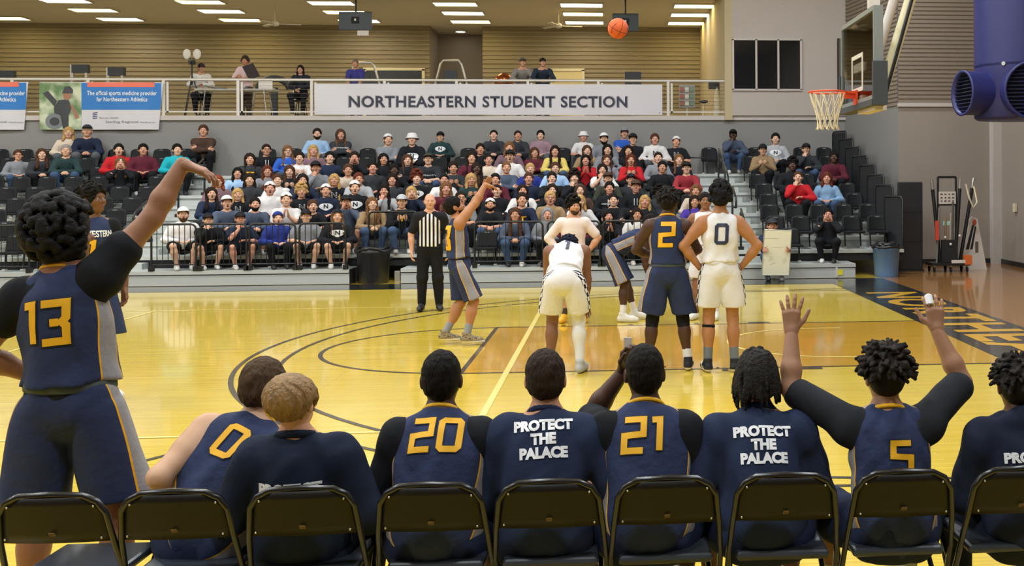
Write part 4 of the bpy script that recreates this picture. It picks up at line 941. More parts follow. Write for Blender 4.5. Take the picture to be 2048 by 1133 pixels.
# chairs of the stand
def chair_proto():
    e = empty('bleacher_chair', (0, 0, 0), label='empty-backed black plastic chair fixed in the bleacher rows', cat='chair', group='black chairs of the bleachers')
    mb = MB(); nu, nv = 8, 6; vs = []
    for sgn in (0, 1):
        for j in range(nv + 1):
            for i in range(nu + 1):
                u = -1 + 2 * i / nu; v = j / nv; wv = 0.215 * (1 - 0.22 * max(0, v - 0.75) * 4 * 0.5) * (1 - 0.05 * v)
                zz = 0.34 + 0.36 * v - 0.035 * max(0, abs(u) - 0.55) * 2.2 * (v > 0.9); vs.append((u * wv, 0.20 + 0.07 * v - 0.04 * u * u * 0 + 0.035 * (1 - u * u) + (0.028 if sgn else 0), zz))
    n = (nu + 1) * (nv + 1); fs = []
    for j in range(nv):
        for i in range(nu):
            a = j * (nu + 1) + i; f = (a, a + 1, a + nu + 2, a + nu + 1); fs += [f[::-1], tuple(q + n for q in f)]
    ring = [i for i in range(nu + 1)] + [j * (nu + 1) + nu for j in range(1, nv + 1)] + [nv * (nu + 1) + i for i in range(nu - 1, -1, -1)] + [j * (nu + 1) for j in range(nv - 1, 0, -1)]
    for i in range(len(ring)): a, b = ring[i], ring[(i + 1) % len(ring)]; fs.append((a, b, b + n, a + n))
    mb.add(vs, fs, True); mb.build('backrest', plastic_m, e)
    MB().bb(-0.045, 0.045, 0.192, 0.203, 0.655, 0.672).build('slot_highlight', mat('slot_highlight_grey', '#7c7f82', 0.4), e)  # light grey bar paints the highlight at the backrest slot
    s = MB().bb(-0.21, 0.21, -0.2, 0.22, 0.325, 0.37).build('seat', plastic_m, e, bevel=0.015)
    for sx in (-1, 1):
        MB().tube([(sx * 0.17, 0.16, 0.33), (sx * 0.17, 0.1, 0.03)], 0.018, 6).build('leg', black_m, e); MB().bb(sx * 0.17 - 0.03, sx * 0.17 + 0.03, 0.05, 0.14, 0.0, 0.03).build('foot', white_m, e)
    return e
CH = chair_proto()
SECTIONS = [(-19.8, AISLE_L[0]), (AISLE_L[1], AISLE_R[0]), (AISLE_R[1], 1.75)]
def place_chairs(seated):
    first = True
    for k in range(NROW):
        ci = 0
        for (a, b) in SECTIONS:
            fx = sorted(x for (x, kk) in seated if kk == k and a - 0.2 < x < b + 0.2); pts = []; lo = a - 0.29
            for x in fx + [b + 0.29]:
                n = int((x - lo) / 0.55) - 1
                for i in range(n): pts.append(lo + (x - lo) * (i + 1) / (n + 1))
                if x < b + 0.25: pts.append(x)
                lo = x
            for x in pts:
                if k == 0 and (BAY[0] - 0.2 < x < BAY[1] + 0.2 or x > 0.55): continue
                if to_px((x, rowy(k) + 0.5, rowz(k)))[0] < -25: continue
                o = CH if first else copy_tree(CH); first = False; o.location = (x, rowy(k) + (0.43 if k else 0.5), rowz(k) + 0.003); o['label'] = 'black plastic chair, %s from the left in the %s bleacher row' % (ORD[ci], words[k]); ci += 1
# guard rails on the front row
def guard(x0, x1, y, z, h, label, nbar=7, rz=0):
    e = empty('guard_rail', (0, 0, 0), label=label, cat='railing', group='black guard rails of the front row'); r = 0.09
    pts = [(x0, y, z), (x0, y, z + h - r)] + [(x0 + r - r * math.cos(t), y, z + h - r + r * math.sin(t)) for t in (0.5, 1.05, 1.57)] + [(x1 - r + r * math.sin(t), y, z + h - r + r * math.cos(t)) for t in (0, 0.52, 1.05)] + [(x1, y, z + h - r), (x1, y, z)]
    MB().tube(pts, 0.021, 8).build('frame', black_m, e); MB().tube([(x0, y, z + 0.12), (x1, y, z + 0.12)], 0.014, 6).build('bottom_bar', black_m, e)
    for i in range(1, nbar + 1):
        x = x0 + (x1 - x0) * i / (nbar + 1); MB().tube([(x, y, z + 0.12), (x, y, z + h - 0.01)], 0.008, 6).build('baluster', black_m, e)
    for x in (x0, x1): MB().bb(x - 0.045, x + 0.045, y - 0.05, y + 0.05, z, z + 0.09).build('foot', black_m, e)
    return e
ZR = rowz(0)
def gx(px): return on_y(px, 545, Y0 + 0.06)[0]
for i, (a, b, t) in enumerate(((304, 393, 'in front of the man in white hoodie and dark shorts'), (402, 494, 'second from the left aisle on the front row'), (500, 592, 'third from the left aisle on the front row'), (600, 692, 'beside the wheelchair bay on the front row'))):
    guard(gx(a), gx(b), Y0 + 0.035, ZR, 0.90, 'black tubular guard rail ' + t)
guard(BAY[0] - 0.12 + 0.32, BAY[1] + 0.18, Y0 + RUN + 0.06, rowz(1), 0.86, 'black tubular guard rail behind the black trash can')
guard(gx(950), gx(1086), Y0 + 0.035, ZR, 0.90, 'black tubular guard rail right of the shooting player', 10); guard(gx(1096), gx(1200), Y0 + 0.035, ZR, 0.90, 'black tubular guard rail behind the player in pale shirt', 8); guard(gx(1207), gx(1330), Y0 + 0.035, ZR, 0.90, 'black tubular guard rail behind the crouching navy player', 9)
guard(gx(-30), gx(60), Y0 + 0.035, ZR, 0.90, 'black tubular guard rail at the left picture edge', 7)
# aisle handrails
def handrail(x, k, label):
    e = empty('aisle_handrail', (0, 0, 0), label=label, cat='railing', group='aisle handrails'); y, z = rowy(k), rowz(k)
    MB().tube([(x, y + 0.3, z), (x, y + 0.3, z + 0.78), (x, y + 0.24, z + 0.86), (x, y - 0.38, z + 0.62), (x, y - 0.44, z + 0.54), (x, y - 0.42, z + 0.40), (x, y + 0.28, z + 0.40)], 0.024, 8).build('loop', black_m, e); MB().bb(x - 0.06, x + 0.06, y + 0.24, y + 0.36, z, z + 0.07).build('foot', black_m, e)
words = ['front', 'second', 'third', 'fourth', 'fifth', 'sixth', 'seventh', 'eighth', 'back']
for k in (1, 3, 5, 7): handrail(-1.52, k, 'black looped handrail in the right aisle at the %s row' % words[k])
for k in (2, 4, 6): handrail(-13.85, k, 'black looped handrail in the left aisle at the %s row' % words[k])
# barrier rails of the top row beside the aisles
def bar_rail(xa, xb, k, label, drop=True):
    e = empty('barrier_rail', (0, 0, 0), label=label, cat='railing'); y, z = rowy(k) + 0.1, rowz(k)
    MB().tube([(xa, y, z + 0.02), (xa, y, z + 0.42), (xb, y, z + 0.42), (xb, y, z - 0.45)], 0.022, 8).build('bar', black_m, e); MB().bb(xb - 0.08, xb + 0.08, y - 0.06, y + 0.06, z - 0.55, z - 0.42).build('foot', black_m, e)
bar_rail(-2.7, -1.75, 8, 'black barrier rail on the back row beside the right aisle')
# end guards at the right of the stand
for k in range(1, NROW):
    e = empty('end_guard', (0, 0, 0), label='black framed end guard panel at the %s row on the right end of the bleachers' % words[k], cat='railing', group='end guards of the bleachers'); y, z = rowy(k), rowz(k); x = XE - 0.03; d = 0.06
    g0, g1 = Vector((x + 0.02, y + 0.06, 0)), Vector((x - 0.2, y + 0.70, 0)); gd = (g1 - g0).normalized()
    def gp(t, zz): q = g0 + (g1 - g0) * t; return (q.x, q.y, zz)
    MB().tube([gp(0, z - 0.0), gp(0, z + 1.05), gp(0.08, z + 1.1), gp(0.92, z + 1.1), gp(1, z + 1.05), gp(1, z - 0.0)], 0.024, 8).build('frame', black_m, e)
    nn = Vector((-gd.y, gd.x, 0)) * 0.006; c4 = [Vector(gp(0.03, z + 0.03)), Vector(gp(0.97, z + 0.03)), Vector(gp(0.97, z + 1.07)), Vector(gp(0.03, z + 1.07))]
    MB().add([p - nn for p in c4] + [p + nn for p in c4], [(0, 1, 2, 3), (7, 6, 5, 4), (0, 4, 5, 1), (1, 5, 6, 2), (2, 6, 7, 3), (3, 7, 4, 0)]).build('infill', mat('guard_infill', '#1d1f23', 0.7), e)
pt = empty('black_partition', (0, 0, 0), label='tall black padded partition standing at the end of the bleachers', cat='partition')
MB().bb(1.98, 2.52, 10.28, 10.38, 0.03, 1.95).build('pad', mat('black_vinyl', '#1a1c20', 0.55, noise=0.05), pt, bevel=0.02); MB().bb(1.96, 2.54, 10.26, 10.40, 0, 0.04).build('base', black_m, pt)
for z in (0.65, 1.3): MB().bb(1.985, 2.515, 10.272, 10.281, z - 0.006, z + 0.006).build('seam', gap_m, pt)
sd = empty('safety_sign', (0, 0, 0), label='small yellow safety tag on the front bleacher fascia', cat='tag'); a = on_y(1680, 545, Y0 + 0.02)
MB().bb(a[0] - 0.09, a[0] - 0.05, Y0 + 0.005, Y0 + 0.026, 0.03, 0.24).build('bracket', white_m, sd); MB().bb(a[0] - 0.05, a[0] + 0.06, Y0 + 0.01, Y0 + 0.026, 0.07, 0.18).build('tag', mat('tag_yellow', '#d9d23a', 0.5), sd)

# unseen near-side tiers under the camera, behind the team bench
for i in range(4):
    e = empty('bleacher_tier', (0, -10.6 - 0.85 * i, 0), label='grey %s tier of the near bleachers behind the team bench' % ORD[i], cat='bleachers', group='near bleacher tiers'); z = 0.25 + 0.2 * i
    MB().bb(-30, 4.6, -0.85, 0, z - 0.05, z).build('deck', gap_m, e); MB().bb(-30, 4.6, -0.04, -0.01, 0 if i == 0 else z - 0.24, z - 0.05).build('riser', gap_m, e)  # decks and risers kept dark to cut yellow floor bounce
# ------------------------------------------------------------------ bins
tb = empty('trash_can', (-8.93, 9.05, 0), label='round black trash can in the gap of the front row', cat='trash can'); bm_ = mat('black_bin', '#232326', 0.45)
MB().lathe([(0.27, 0.0), (0.285, 0.02), (0.32, 0.58), (0.35, 0.60), (0.35, 0.66), (0.33, 0.66), (0.30, 0.55), (0.28, 0.05)], 28).build('body', bm_, tb)
lb = MB(); r_ = np.random.RandomState(4); pr = []
for i in range(28): a = 2 * math.pi * i / 28; pr.append((0.345 * math.cos(a), 0.345 * math.sin(a), 0.66 + 0.03 * math.sin(3 * a) + r_.uniform(-0.012, 0.02)))
lb.tube(pr, 0.028, 6, True); lb.build('liner', mat('bin_liner', '#1b1b1e', 0.3, bump=0.6, bscale=30), tb)
for s in (-1, 1): MB().box((s * 0.34, 0, 0.5), (0.05, 0.14, 0.03)).build('handle', bm_, tb)
bb_ = empty('recycling_bin', (1.42, 9.15, 0), label='light blue bin with black liner at the end of the bleachers', cat='trash can'); bl_m = mat('blue_bin', '#5f86b5', 0.5, noise=0.03)
MB().lathe([(0.23, 0.0), (0.24, 0.02), (0.275, 0.56), (0.295, 0.565), (0.295, 0.6), (0.28, 0.6), (0.26, 0.5), (0.22, 0.04)], 28).build('body', bl_m, bb_)
lb = MB(); r_ = np.random.RandomState(5)
for q in range(3):
    pr = []
    for i in range(24): a = 2 * math.pi * i / 24; pr.append(((0.29 - 0.05 * q) * math.cos(a), (0.29 - 0.05 * q) * math.sin(a), 0.61 + 0.03 * q + r_.uniform(-0.02, 0.03)))
    lb.tube(pr, 0.03, 6, True)
lb.build('liner', MATS['bin_liner'], bb_)

# ------------------------------------------------------------------ basket
bk = empty('basketball_hoop', (-1.6, 0, 3.05), label='orange basketball rim with white net on a glass backboard', cat='basketball hoop'); XB = 0.38
gl = bpy.data.materials.new('backboard_glass'); gl.use_nodes = True; nt = gl.node_tree; nt.nodes.remove(nt.nodes['Principled BSDF']); tr = nt.nodes.new('ShaderNodeBsdfTransparent'); tr.inputs[0].default_value = (0.86, 0.9, 0.88, 1); gs = nt.nodes.new('ShaderNodeBsdfGlossy'); gs.inputs['Roughness'].default_value = 0.03; mxs = nt.nodes.new('ShaderNodeMixShader'); fr = nt.nodes.new('ShaderNodeFresnel'); fr.inputs[0].default_value = 1.5
nt.links.new(fr.outputs[0], mxs.inputs[0]); nt.links.new(tr.outputs[0], mxs.inputs[1]); nt.links.new(gs.outputs[0], mxs.inputs[2]); nt.links.new(mxs.outputs[0], nt.nodes['Material Output'].inputs[0])
orange = mat('rim_orange', '#d8481f', 0.4, spec=0.5); pad_m = mat('board_pad', '#3a3f47', 0.6, noise=0.04); net_m = mat('net_cord', '#ddd2b6', 0.8)
MB().tube([(0.2286 * math.cos(a), 0.2286 * math.sin(a), 0) for a in np.linspace(0, 2 * math.pi, 36, endpoint=False)], 0.011, 8, True).build('rim', orange, bk)
mb = MB(); mb.box((0.29, 0, -0.005), (0.13, 0.12, 0.03)); mb.box((0.35, 0, -0.07), (0.03, 0.14, 0.18)); mb.box((0.27, 0, -0.05), (0.16, 0.05, 0.06)); mb.build('bracket', orange, bk)
net = MB(); N = 12; lv = [(0.222, -0.005, 0.0), (0.19, -0.12, 0.5), (0.155, -0.21, 1.0), (0.135, -0.29, 1.5), (0.125, -0.36, 2.0), (0.125, -0.42, 2.5), (0.14, -0.46, 3.0)]
for i in range(N):
    for sg in (1, -1):
        net.tube([(r * math.cos(2 * math.pi * (i + sg * t * 0.5) / N), r * math.sin(2 * math.pi * (i + sg * t * 0.5) / N), z) for r, z, t in lv], 0.006, 5)
net.build('net', net_m, bk)
BZ0, BZ1 = -0.15, 0.92
MB().bb(XB - 0.006, XB + 0.006, -0.9, 0.9, BZ0 + 0.02, BZ1).build('glass', gl, bk)
f = MB(); f.bb(XB - 0.02, XB + 0.09, -0.915, -0.87, BZ0, BZ1); f.bb(XB - 0.02, XB + 0.09, 0.87, 0.915, BZ0, BZ1); f.bb(XB - 0.02, XB + 0.03, -0.86, 0.86, BZ1 - 0.05, BZ1 + 0.005); f.bb(XB - 0.02, XB + 0.03, -0.86, 0.86, BZ0, BZ0 + 0.05); f.build('board_frame', mat('board_frame', '#8f9698', 0.4, 0.4), bk)
p_ = MB(); p_.bb(XB - 0.04, XB + 0.13, -0.93, 0.93, BZ0 - 0.07, BZ0 + 0.0); p_.bb(XB - 0.04, XB + 0.13, -0.96, -0.9, BZ0 - 0.07, 0.28); p_.bb(XB - 0.04, XB + 0.13, 0.9, 0.96, BZ0 - 0.07, 0.28); p_.build('edge_padding', pad_m, bk)
t_ = MB()
for (a, b, c, d) in ((-0.305, -0.255, 0.0, 0.457), (0.255, 0.305, 0.0, 0.457), (-0.255, 0.255, 0.407, 0.457), (-0.255, 0.255, 0.0, 0.05)): t_.bb(XB - 0.012, XB - 0.0065, a, b, c, d)
t_.build('target_square', white_m, bk)
s_ = MB(); s_.box((XB + 0.2, 0, 0.55), (0.13, 0.13, 1.4)); s_.box((XB + 0.1, 0, 0.3), (0.2, 0.5, 0.1)); s_.box((XB + 0.1, 0, -0.1), (0.2, 0.5, 0.1)); s_.tube([(XB + 0.2, 0, 1.2), (XB + 0.2, 0, GYM_CEIL - 3.14)], 0.08, 10)
s_.build('mast', white_m, bk); MB().tube([(XB + 0.25, -0.3, 0.05), (XB + 2.2, -0.6, GYM_CEIL - 3.14)], 0.07, 10).build('brace', cream_m, bk); MB().tube([(XB + 0.22, -0.35, -0.18), (XB + 2.0, -0.9, GYM_CEIL - 3.14)], 0.022, 8).build('cable_arm', black_m, bk); MB().tube([(XB + 0.25, 0.4, 0.2), (XB + 2.2, 0.6, GYM_CEIL - 3.14)], 0.06, 10).build('brace', white_m, bk)
MB().box((XB + 0.1, -0.3, -0.24), (0.14, 0.9, 0.05)).build('lower_crossbar', white_m, bk)
# ball in flight
bp = on_y(1236, 57, 0.0); e = empty('basketball', tuple(bp), label='orange basketball flying toward the hoop', cat='ball'); om = mat('ball_orange', '#d9602c', 0.65, noise=0.06, nscale=40, bump=0.3, bscale=300)
MB().ell((0, 0, 0), (0.123, 0.123, 0.123), 32, 20).build('cover', om, e)
sm = MB(); R_ = 0.1225
for ax in range(2): sm.tube([[(R_ * math.cos(a), R_ * math.sin(a), 0), (0, R_ * math.cos(a), R_ * math.sin(a))][ax] for a in np.linspace(0, 2 * math.pi, 36, endpoint=False)], 0.003, 5, True)
for s in (-1, 1): sm.tube([(s * (0.07 + 0.035 * math.cos(2 * a)) , R_ * math.cos(a) * 0.8, R_ * math.sin(a) * 0.8) for a in np.linspace(0, 2 * math.pi, 36, endpoint=False)], 0.003, 5, True)
sm.build('seams', mat('ball_seam', '#3a2018', 0.7), e); e.rotation_euler = (0.5, 0.3, 0.4)

# ------------------------------------------------------------------ blue air duct
blue_d = mat('duct_blue', '#282c68', 0.45, noise=0.06, nscale=3); lou_m = mat('duct_louver', '#1a1d3c', 0.5)
du = empty('air_duct', (3.62, 7.5, 3.14), label='large blue round air duct with louvered nozzles by the right wall', cat='air duct')
MB().lathe([(0.83, 1.0), (0.83, GYM_CEIL - 3.16)], 40, caps=False).build('riser', blue_d, du)
mb = MB(); mb.lathe([(0.001, 0.0), (0.78, 0.0), (0.83, 0.04), (0.83, 1.05)], 40, caps=False); mb.build('plenum', blue_d, du)
MB().tube([(-0.83 * math.cos(0.9), -0.83 * math.sin(0.9), 1.02), (-0.86 * math.cos(0.9), -0.86 * math.sin(0.9), 1.02)], 0.04, 8).build('rivet', chrome_m, du)
for s, an, r in (('left', math.radians(190), 0.42), ('front', math.radians(266), 0.54)):
    d = Vector((math.cos(an), math.sin(an), 0)); up = Vector((0, 0, 1)); rt = d.cross(up); c0 = Vector((0, 0, 0.5)); n = 28
    mb = MB(); rings = []; LN = 1.2 if s == 'left' else 1.0
    for (dist, rr) in ((0.3, r), (LN - 0.04, r), (LN, r + 0.02), (LN, r - 0.03), (LN - 0.15, r - 0.035)): rings.append([c0 + d * dist + rt * rr * math.cos(a) + up * rr * math.sin(a) for a in np.linspace(0, 2 * math.pi, n, endpoint=False)])
    vs = [p for q in rings for p in q]; mb.add(vs, [(i * n + k, i * n + (k + 1) % n, (i + 1) * n + (k + 1) % n, (i + 1) * n + k) for i in range(4) for k in range(n)], True); nz_ = mb.build('nozzle', blue_d, du)
    bkp = MB(); bkp.add([c0 + d * (LN - 0.2) + rt * (r - .02) * math.cos(a) + up * (r - .02) * math.sin(a) for a in np.linspace(0, 2 * math.pi, n, endpoint=False)], [tuple(range(n))]); bkp.build('nozzle_back', gap_m, nz_)
    for i in range(-6, 7):
        z = i * 0.07; hw = math.sqrt(max(0.0, (r - 0.035) ** 2 - z * z))
        if hw < 0.05: continue
        R = Matrix((rt, d, up)).transposed() @ Matrix.Rotation(0.5, 3, 'X'); MB().box(c0 + d * (LN - 0.08) + up * z, (2 * hw, 0.075, 0.012), R).build('louver', lou_m, nz_)

# ------------------------------------------------------------------ volleyball pole cart and things by the end wall
ct = empty('pole_cart', (3.05, 10.2, 0), label='wheeled cart carrying volleyball poles beside the end wall', cat='cart')
MB().box((0, 0, 0.17), (0.85, 0.5, 0.06)).build('platform', black_m, ct)
for sx in (-1, 0, 1):
    for sy in (-1, 1): MB().tube([(sx * 0.36 - 0.015, sy * 0.2, 0.06), (sx * 0.36 + 0.015, sy * 0.2, 0.06)], 0.06, 12).build('wheel', gap_m, ct); MB().box((sx * 0.36, sy * 0.2, 0.1), (0.03, 0.04, 0.1)).build('caster_fork', chrome_m, ct)
fr_ = MB()
for sx in (-1, 1): fr_.tube([(sx * 0.2, 0.05, 0.2), (sx * 0.2, 0.05, 2.05)], 0.025, 8)
fr_.tube([(-0.2, 0.05, 2.05), (0.2, 0.05, 2.05)], 0.025, 8); fr_.tube([(-0.2, 0.05, 1.45), (0.2, 0.05, 1.45)], 0.02, 8); fr_.build('upright_frame', black_m, ct)
MB().box((0, 0.03, 1.6), (0.38, 0.012, 0.27)).build('notice_sheet', white_m, ct)
for j, zz in enumerate((1.68, 1.6, 1.53)):
    for i in range(4): MB().box((-0.13 + i * 0.085, 0.02, zz), (0.05 - 0.01 * ((i + j) % 3), 0.006, 0.022)).build('notice_print', black_m, ct)
MB().box((0, 0.03, 1.86), (0.34, 0.008, 0.30)).build('clear_pocket', mat('clear_pocket', '#a09b94', 0.1, alpha=0.35), ct)
for (xb, xt, zt, y) in ((-0.18, -0.36, 2.0, -0.02), (0.14, 0.27, 2.02, -0.05), (0.3, 0.62, 2.03, 0.1)):
    p = MB().tube([(xb, y, 0.2), (xb + (xt - xb) * 0.88, y, 0.2 + (zt - 0.2) * 0.88)], 0.04, 10).build('pole', black_m, ct); MB().tube([(xb + (xt - xb) * 0.88, y, 0.2 + (zt - 0.2) * 0.88), (xt, y, zt)], 0.032, 10).build('pole_sleeve', chrome_m, p)
for i, (xb, xt, c) in enumerate(((-0.1, -0.06, '#8a6a48'), (0.0, 0.06, '#9a8a78'), (-0.28, -0.2, '#70706c'), (0.08, 0.1, '#4b4b4b'))): MB().tube([(xb, -0.1, 0.2), (xt, -0.05, 1.15 + 0.12 * i)], 0.022, 8).build('spare_rod', mat('rod%d' % i, c, 0.5), ct)
MB().box((0, -0.1, 0.45), (0.34, 0.12, 0.48)).build('gear_bag', mat('gear_bag', '#1d1d1f', 0.8), ct)
for x, z in ((-0.12, 0.75), (0.0, 0.6), (0.2, 0.78)): MB().ell((x, -0.2, z), (0.03, 0.03, 0.03)).build('knob', white_m, ct)
MB().box((0.15, -0.26, 0.23), (0.3, 0.03, 0.07)).build('bumper', white_m, ct); MB().box((0.37, -0.2, 0.26), (0.16, 0.14, 0.2)).build('orange_pad', mat('pad_orange', '#d0682c', 0.6), ct); MB().box((-0.3, -0.2, 1.0 - 0.1), (0.07, 0.06, 0.42)).build('red_strap', mat('strap_red', '#c24a34', 0.6), ct)
MB().box((-0.02, -0.03, 1.05), (0.2, 0.03, 0.09)).build('label_tag', mat('tag_teal', '#9fd0c8', 0.5), ct)
MB().tube([(0.42, 0.05, 1.9), (0.48, 0.0, 1.6), (0.55, -0.05, 1.38), (0.66, 0.0, 1.5), (0.6, 0.05, 1.85)], 0.022, 8).build('strap_loop', cream_m, ct)
sg_ = empty('sandwich_board', (3.72, 10.6, 0), label='tall white folded sign board leaning beside the pole cart', cat='sign'); R = Matrix.Rotation(-0.1, 3, 'X')
MB().prism([(-0.2, 0.0), (0.33, 0.0), (0.12, 1.12), (0.0, 1.18), (-0.06, 1.12), (-0.2, 0.6)], -0.02, 0.02, 'y').build('board', white_m, sg_); MB().prism([(-0.15, 0.45), (-0.08, 0.45), (0.04, 0.98), (0.0, 1.0)], -0.03, -0.021, 'y').build('stripe', black_m, sg_); MB().prism([(-0.05, 0.45), (0.0, 0.45), (0.09, 0.95), (0.06, 0.97)], -0.03, -0.021, 'y').build('stripe', black_m, sg_)
MB().ell((0.05, -0.022, 1.05), (0.05, 0.008, 0.07)).build('emblem', mat('emblem_red', '#b0553c', 0.6), sg_); MB().box((0.1, -0.025, 0.5), (0.07, 0.01, 0.24)).build('print_block', mat('print_taupe', '#5f564c', 0.7), sg_)
sw = empty('wall_box', (XR - 0.02, 11.3, 1.35), label='small white control box on the right wall', cat='switch'); MB().box((-0.02, 0, 0), (0.05, 0.14, 0.19)).build('housing', cream_m, sw); MB().box((-0.05, 0, 0.02), (0.012, 0.05, 0.05)).build('button', white_m, sw)
# ------------------------------------------------------------------ spectators
def seat_pose(lean, aL, aR, head=(0.12, 0, 0), spread=0.13, hs=1.2, fwd=0.31):
    return dict(pelvis=(0, 0, 0.445), lean=lean, shw=0.185, spine=0.84, build=1.1, head=head, hs=hs, armL=aL, armR=aR, legL=((-spread, fwd, 0.085), (-0.25, 0.6, 1)), legR=((spread, fwd, 0.085), (0.25, 0.6, 1)))
def sym(x, y, z, pole=(1, -0.4, -0.5), hf=None, pn=(0, 0, -1), curl=0.35):
    f = lambda s: ((s * x, y, z), (s * pole[0], pole[1], pole[2]), (s * hf[0], hf[1], hf[2]) if hf else None, (s * pn[0], pn[1], pn[2]), curl)
    return f(-1), f(1)
POSES = {}
_l, _r = sym(0.12, 0.24, 0.57); POSES['lap'] = seat_pose((-0.05, 0.08), _l, _r)
_l, _r = sym(0.035, 0.33, 0.58, (1, -0.2, -0.3), (-0.5, 0.7, -0.2), (-0.3, 0, -1), 0.6); POSES['clasp'] = seat_pose((0.12, 0.42), _l, _r, (0.15, 0, 0))
_l, _r = sym(0.085, 0.20, 0.93, (0.9, 0.3, -1), (-0.1, 0.45, 1), (-1, -0.2, 0), 0.3); POSES['shout'] = seat_pose((0.0, 0.10), _l, _r, (0.1, 0, 0))
POSES['chin'] = seat_pose((0.1, 0.32), _l if False else ((-0.10, 0.24, 0.62), (-1, -0.3, -0.3), None, (0, 0, -1), 0.5), ((0.055, 0.30, 0.87), (0.7, 0.5, -1), (-0.2, -0.1, 1), (-0.4, -1, 0), 0.6), (0.1, 0, 0))
_l, _r = sym(0.075, 0.30, 0.70, (0.9, -0.3, -1), (-0.15, 0.7, 0.6), (-0.6, -0.4, 0.3), 0.6); POSES['phone'] = seat_pose((0.0, 0.15), _l, _r, (0.02, 0, 0))
POSES['cross'] = seat_pose((-0.05, 0.1), ((0.10, 0.205, 0.67), (-1, 0.2, -0.6), (1, 0.1, 0.1), (0, -1, 0), 0.5), ((-0.10, 0.235, 0.63), (1, 0.2, -0.6), (-1, 0.1, 0.1), (0, -1, 0), 0.5))
_l, _r = sym(0.045, 0.29, 0.77, (0.9, -0.2, -1), (-0.1, 0.5, 0.9), (-1, 0, 0), 0.15); POSES['clap'] = seat_pose((0.0, 0.12), _l, _r)
_l, _r = sym(0.25, 0.55, 0.62, (1, -0.2, -0.6), (-0.25, 0.9, 0.1), (-1, 0, 0), 0.5); POSES['hold'] = seat_pose((0.05, 0.15), _l, _r, (0.1, 0, 0))
TPL = {}
def tpl(kind, pose, *a):
    key = (kind, pose) + a
    if key in TPL: return TPL[key]
    k = TPL.setdefault(('sk', pose), skeleton(POSES[pose])); h = 0.014
    if kind == 'body':
        r = mesh_np('spectator_body', *join([body_core(k, h), head_block(k, 0.0085), hand_block(k, 'L', 0.0065), hand_block(k, 'R', 0.0065)]), skin_m, True)
    elif kind == 'shirt':
        st = a[0]; g = shirt_geo(k, h, 0.02 if st == 'h' else 0.014, 0.42 if st == 's' else 1.0, -0.05, 0.0045, hash(pose) % 50 if False else len(pose), hood=(st == 'h')); r = mesh_np('spectator_top', g[0], g[1], cloth_m, True, g[2])
    elif kind == 'bottom':
        g = bottoms_geo(k, h, 0.92, 0.012, 0.012, 0.005, 3, long=(a[0] == 'p')); r = mesh_np('spectator_bottom', g[0], g[1], cloth_m, True, g[2])
    elif kind == 'shoe': g = shoe_geo(k, a[0], 0.011); r = mesh_np('spectator_shoe', g[0], g[1], shoe_m, True, g[2])
    elif kind == 'logo':
        sh = tpl('shirt', pose, a[0]); tmp = bpy.data.objects.new('tmp', sh); bv = bvh_of(tmp); out = []
        org = k['chest'] + k['d2'] * 0.03; U = -k['rs']; Vv = k['d2']
        if a[1] == 'N': parts = [('mark', tri2d([(0.125 * math.cos(t) * (1 + 0.15 * math.cos(2 * t)), 0.075 * math.sin(t) * (1.05 + 0.12 * math.sin(3 * t))) for t in np.linspace(0, 6.283, 24)[:-1]], [tuple(range(23))], 0.03), white_print, 0.012), ('letter', text2d('N', 0.13, 0.03, 0.03), black_print, 0.016)]
        elif a[1] == 'n': parts = [('letter', text2d('N', 0.17, 0.035, 0.03), white_print, 0.012), ('letter', text2d('N', 0.165, 0.012, 0.03), black_print, 0.015)]
        elif a[1] == 'tw': parts = [('lettering', text2d('NORTHEASTERN', 0.045, 0.02, 0.03), white_print, 0.012)]
        elif a[1] == 'ty': parts = [('mark', tri2d([(-0.09, 0.05), (0.09, 0.05), (0.07, 0.02), (0.02, 0.02), (0.015, -0.06), (-0.015, -0.06), (-0.02, 0.02), (-0.07, 0.02)], [tuple(range(8))], 0.03), gold_m, 0.012)]
        elif a[1] == 'st': parts = [('drawstring', tri2d([(s * 0.03 + w_, z) for w_, z in ((-0.006, 0.1), (0.006, 0.1), (0.006, -0.05), (-0.006, -0.05))], [(0, 1, 2, 3)], 0.03), white_print, 0.014) for s in (-1, 1)]
        elif a[1] == 'sw': parts = [('mark', tri2d([(-0.06, 0.0), (-0.03, -0.018), (0.07, 0.025), (-0.025, -0.002), (-0.05, 0.018)], [(0, 1, 2, 3, 4)], 0.03), mat('print_maroon', '#6b2a3a', 0.6), 0.012)]
        r = []
        for nm, g2, m, off in parts:
            o = decal(nm, g2, tmp, org, U, Vv, m, off, bv); r.append((nm, o.data)); bpy.data.objects.remove(o)
        bpy.data.objects.remove(tmp)
    TPL[key] = r; return r
COLR = dict(black='#1a1c21', navy='#222b40', charcoal='#33363b', grey='#7c7f86', ltgrey='#a9abb0', white='#d6d3d3', red='#b4232a', maroon='#5a2230', green='#263a3c', blue='#2f58b0', ltblue='#94b2d4', yellow='#d6c068', tan='#937a5c', brown='#46342c', mauve='#7a6069', teal='#1fa3b2', purple='#4c3a9a', olive='#3a3d33', cream='#c8b9a8', denim='#7897b8', salmon='#9c3640', royal='#25337c', slate='#4a5468', pinkgrey='#8f7580')
CNAME = dict(ltgrey='light grey', ltblue='light blue', pinkgrey='pink and grey', salmon='brick red', denim='denim blue', royal='royal blue', slate='blue grey')
HCOL = dict(blk='#15110f', dbr='#241812', brn='#4a3022', lbr='#6e4c31', bld='#b08d5a', red='#7a3a22', aub='#5a2c1e', gry='#8a8580')
HNAME = dict(blk='black', dbr='dark', brn='brown', lbr='light brown', bld='blond', red='red', aub='auburn', gry='grey')
SKINS = ['#c8967c', '#cda085', '#bd8a70', '#c48e78', '#d0a68e']
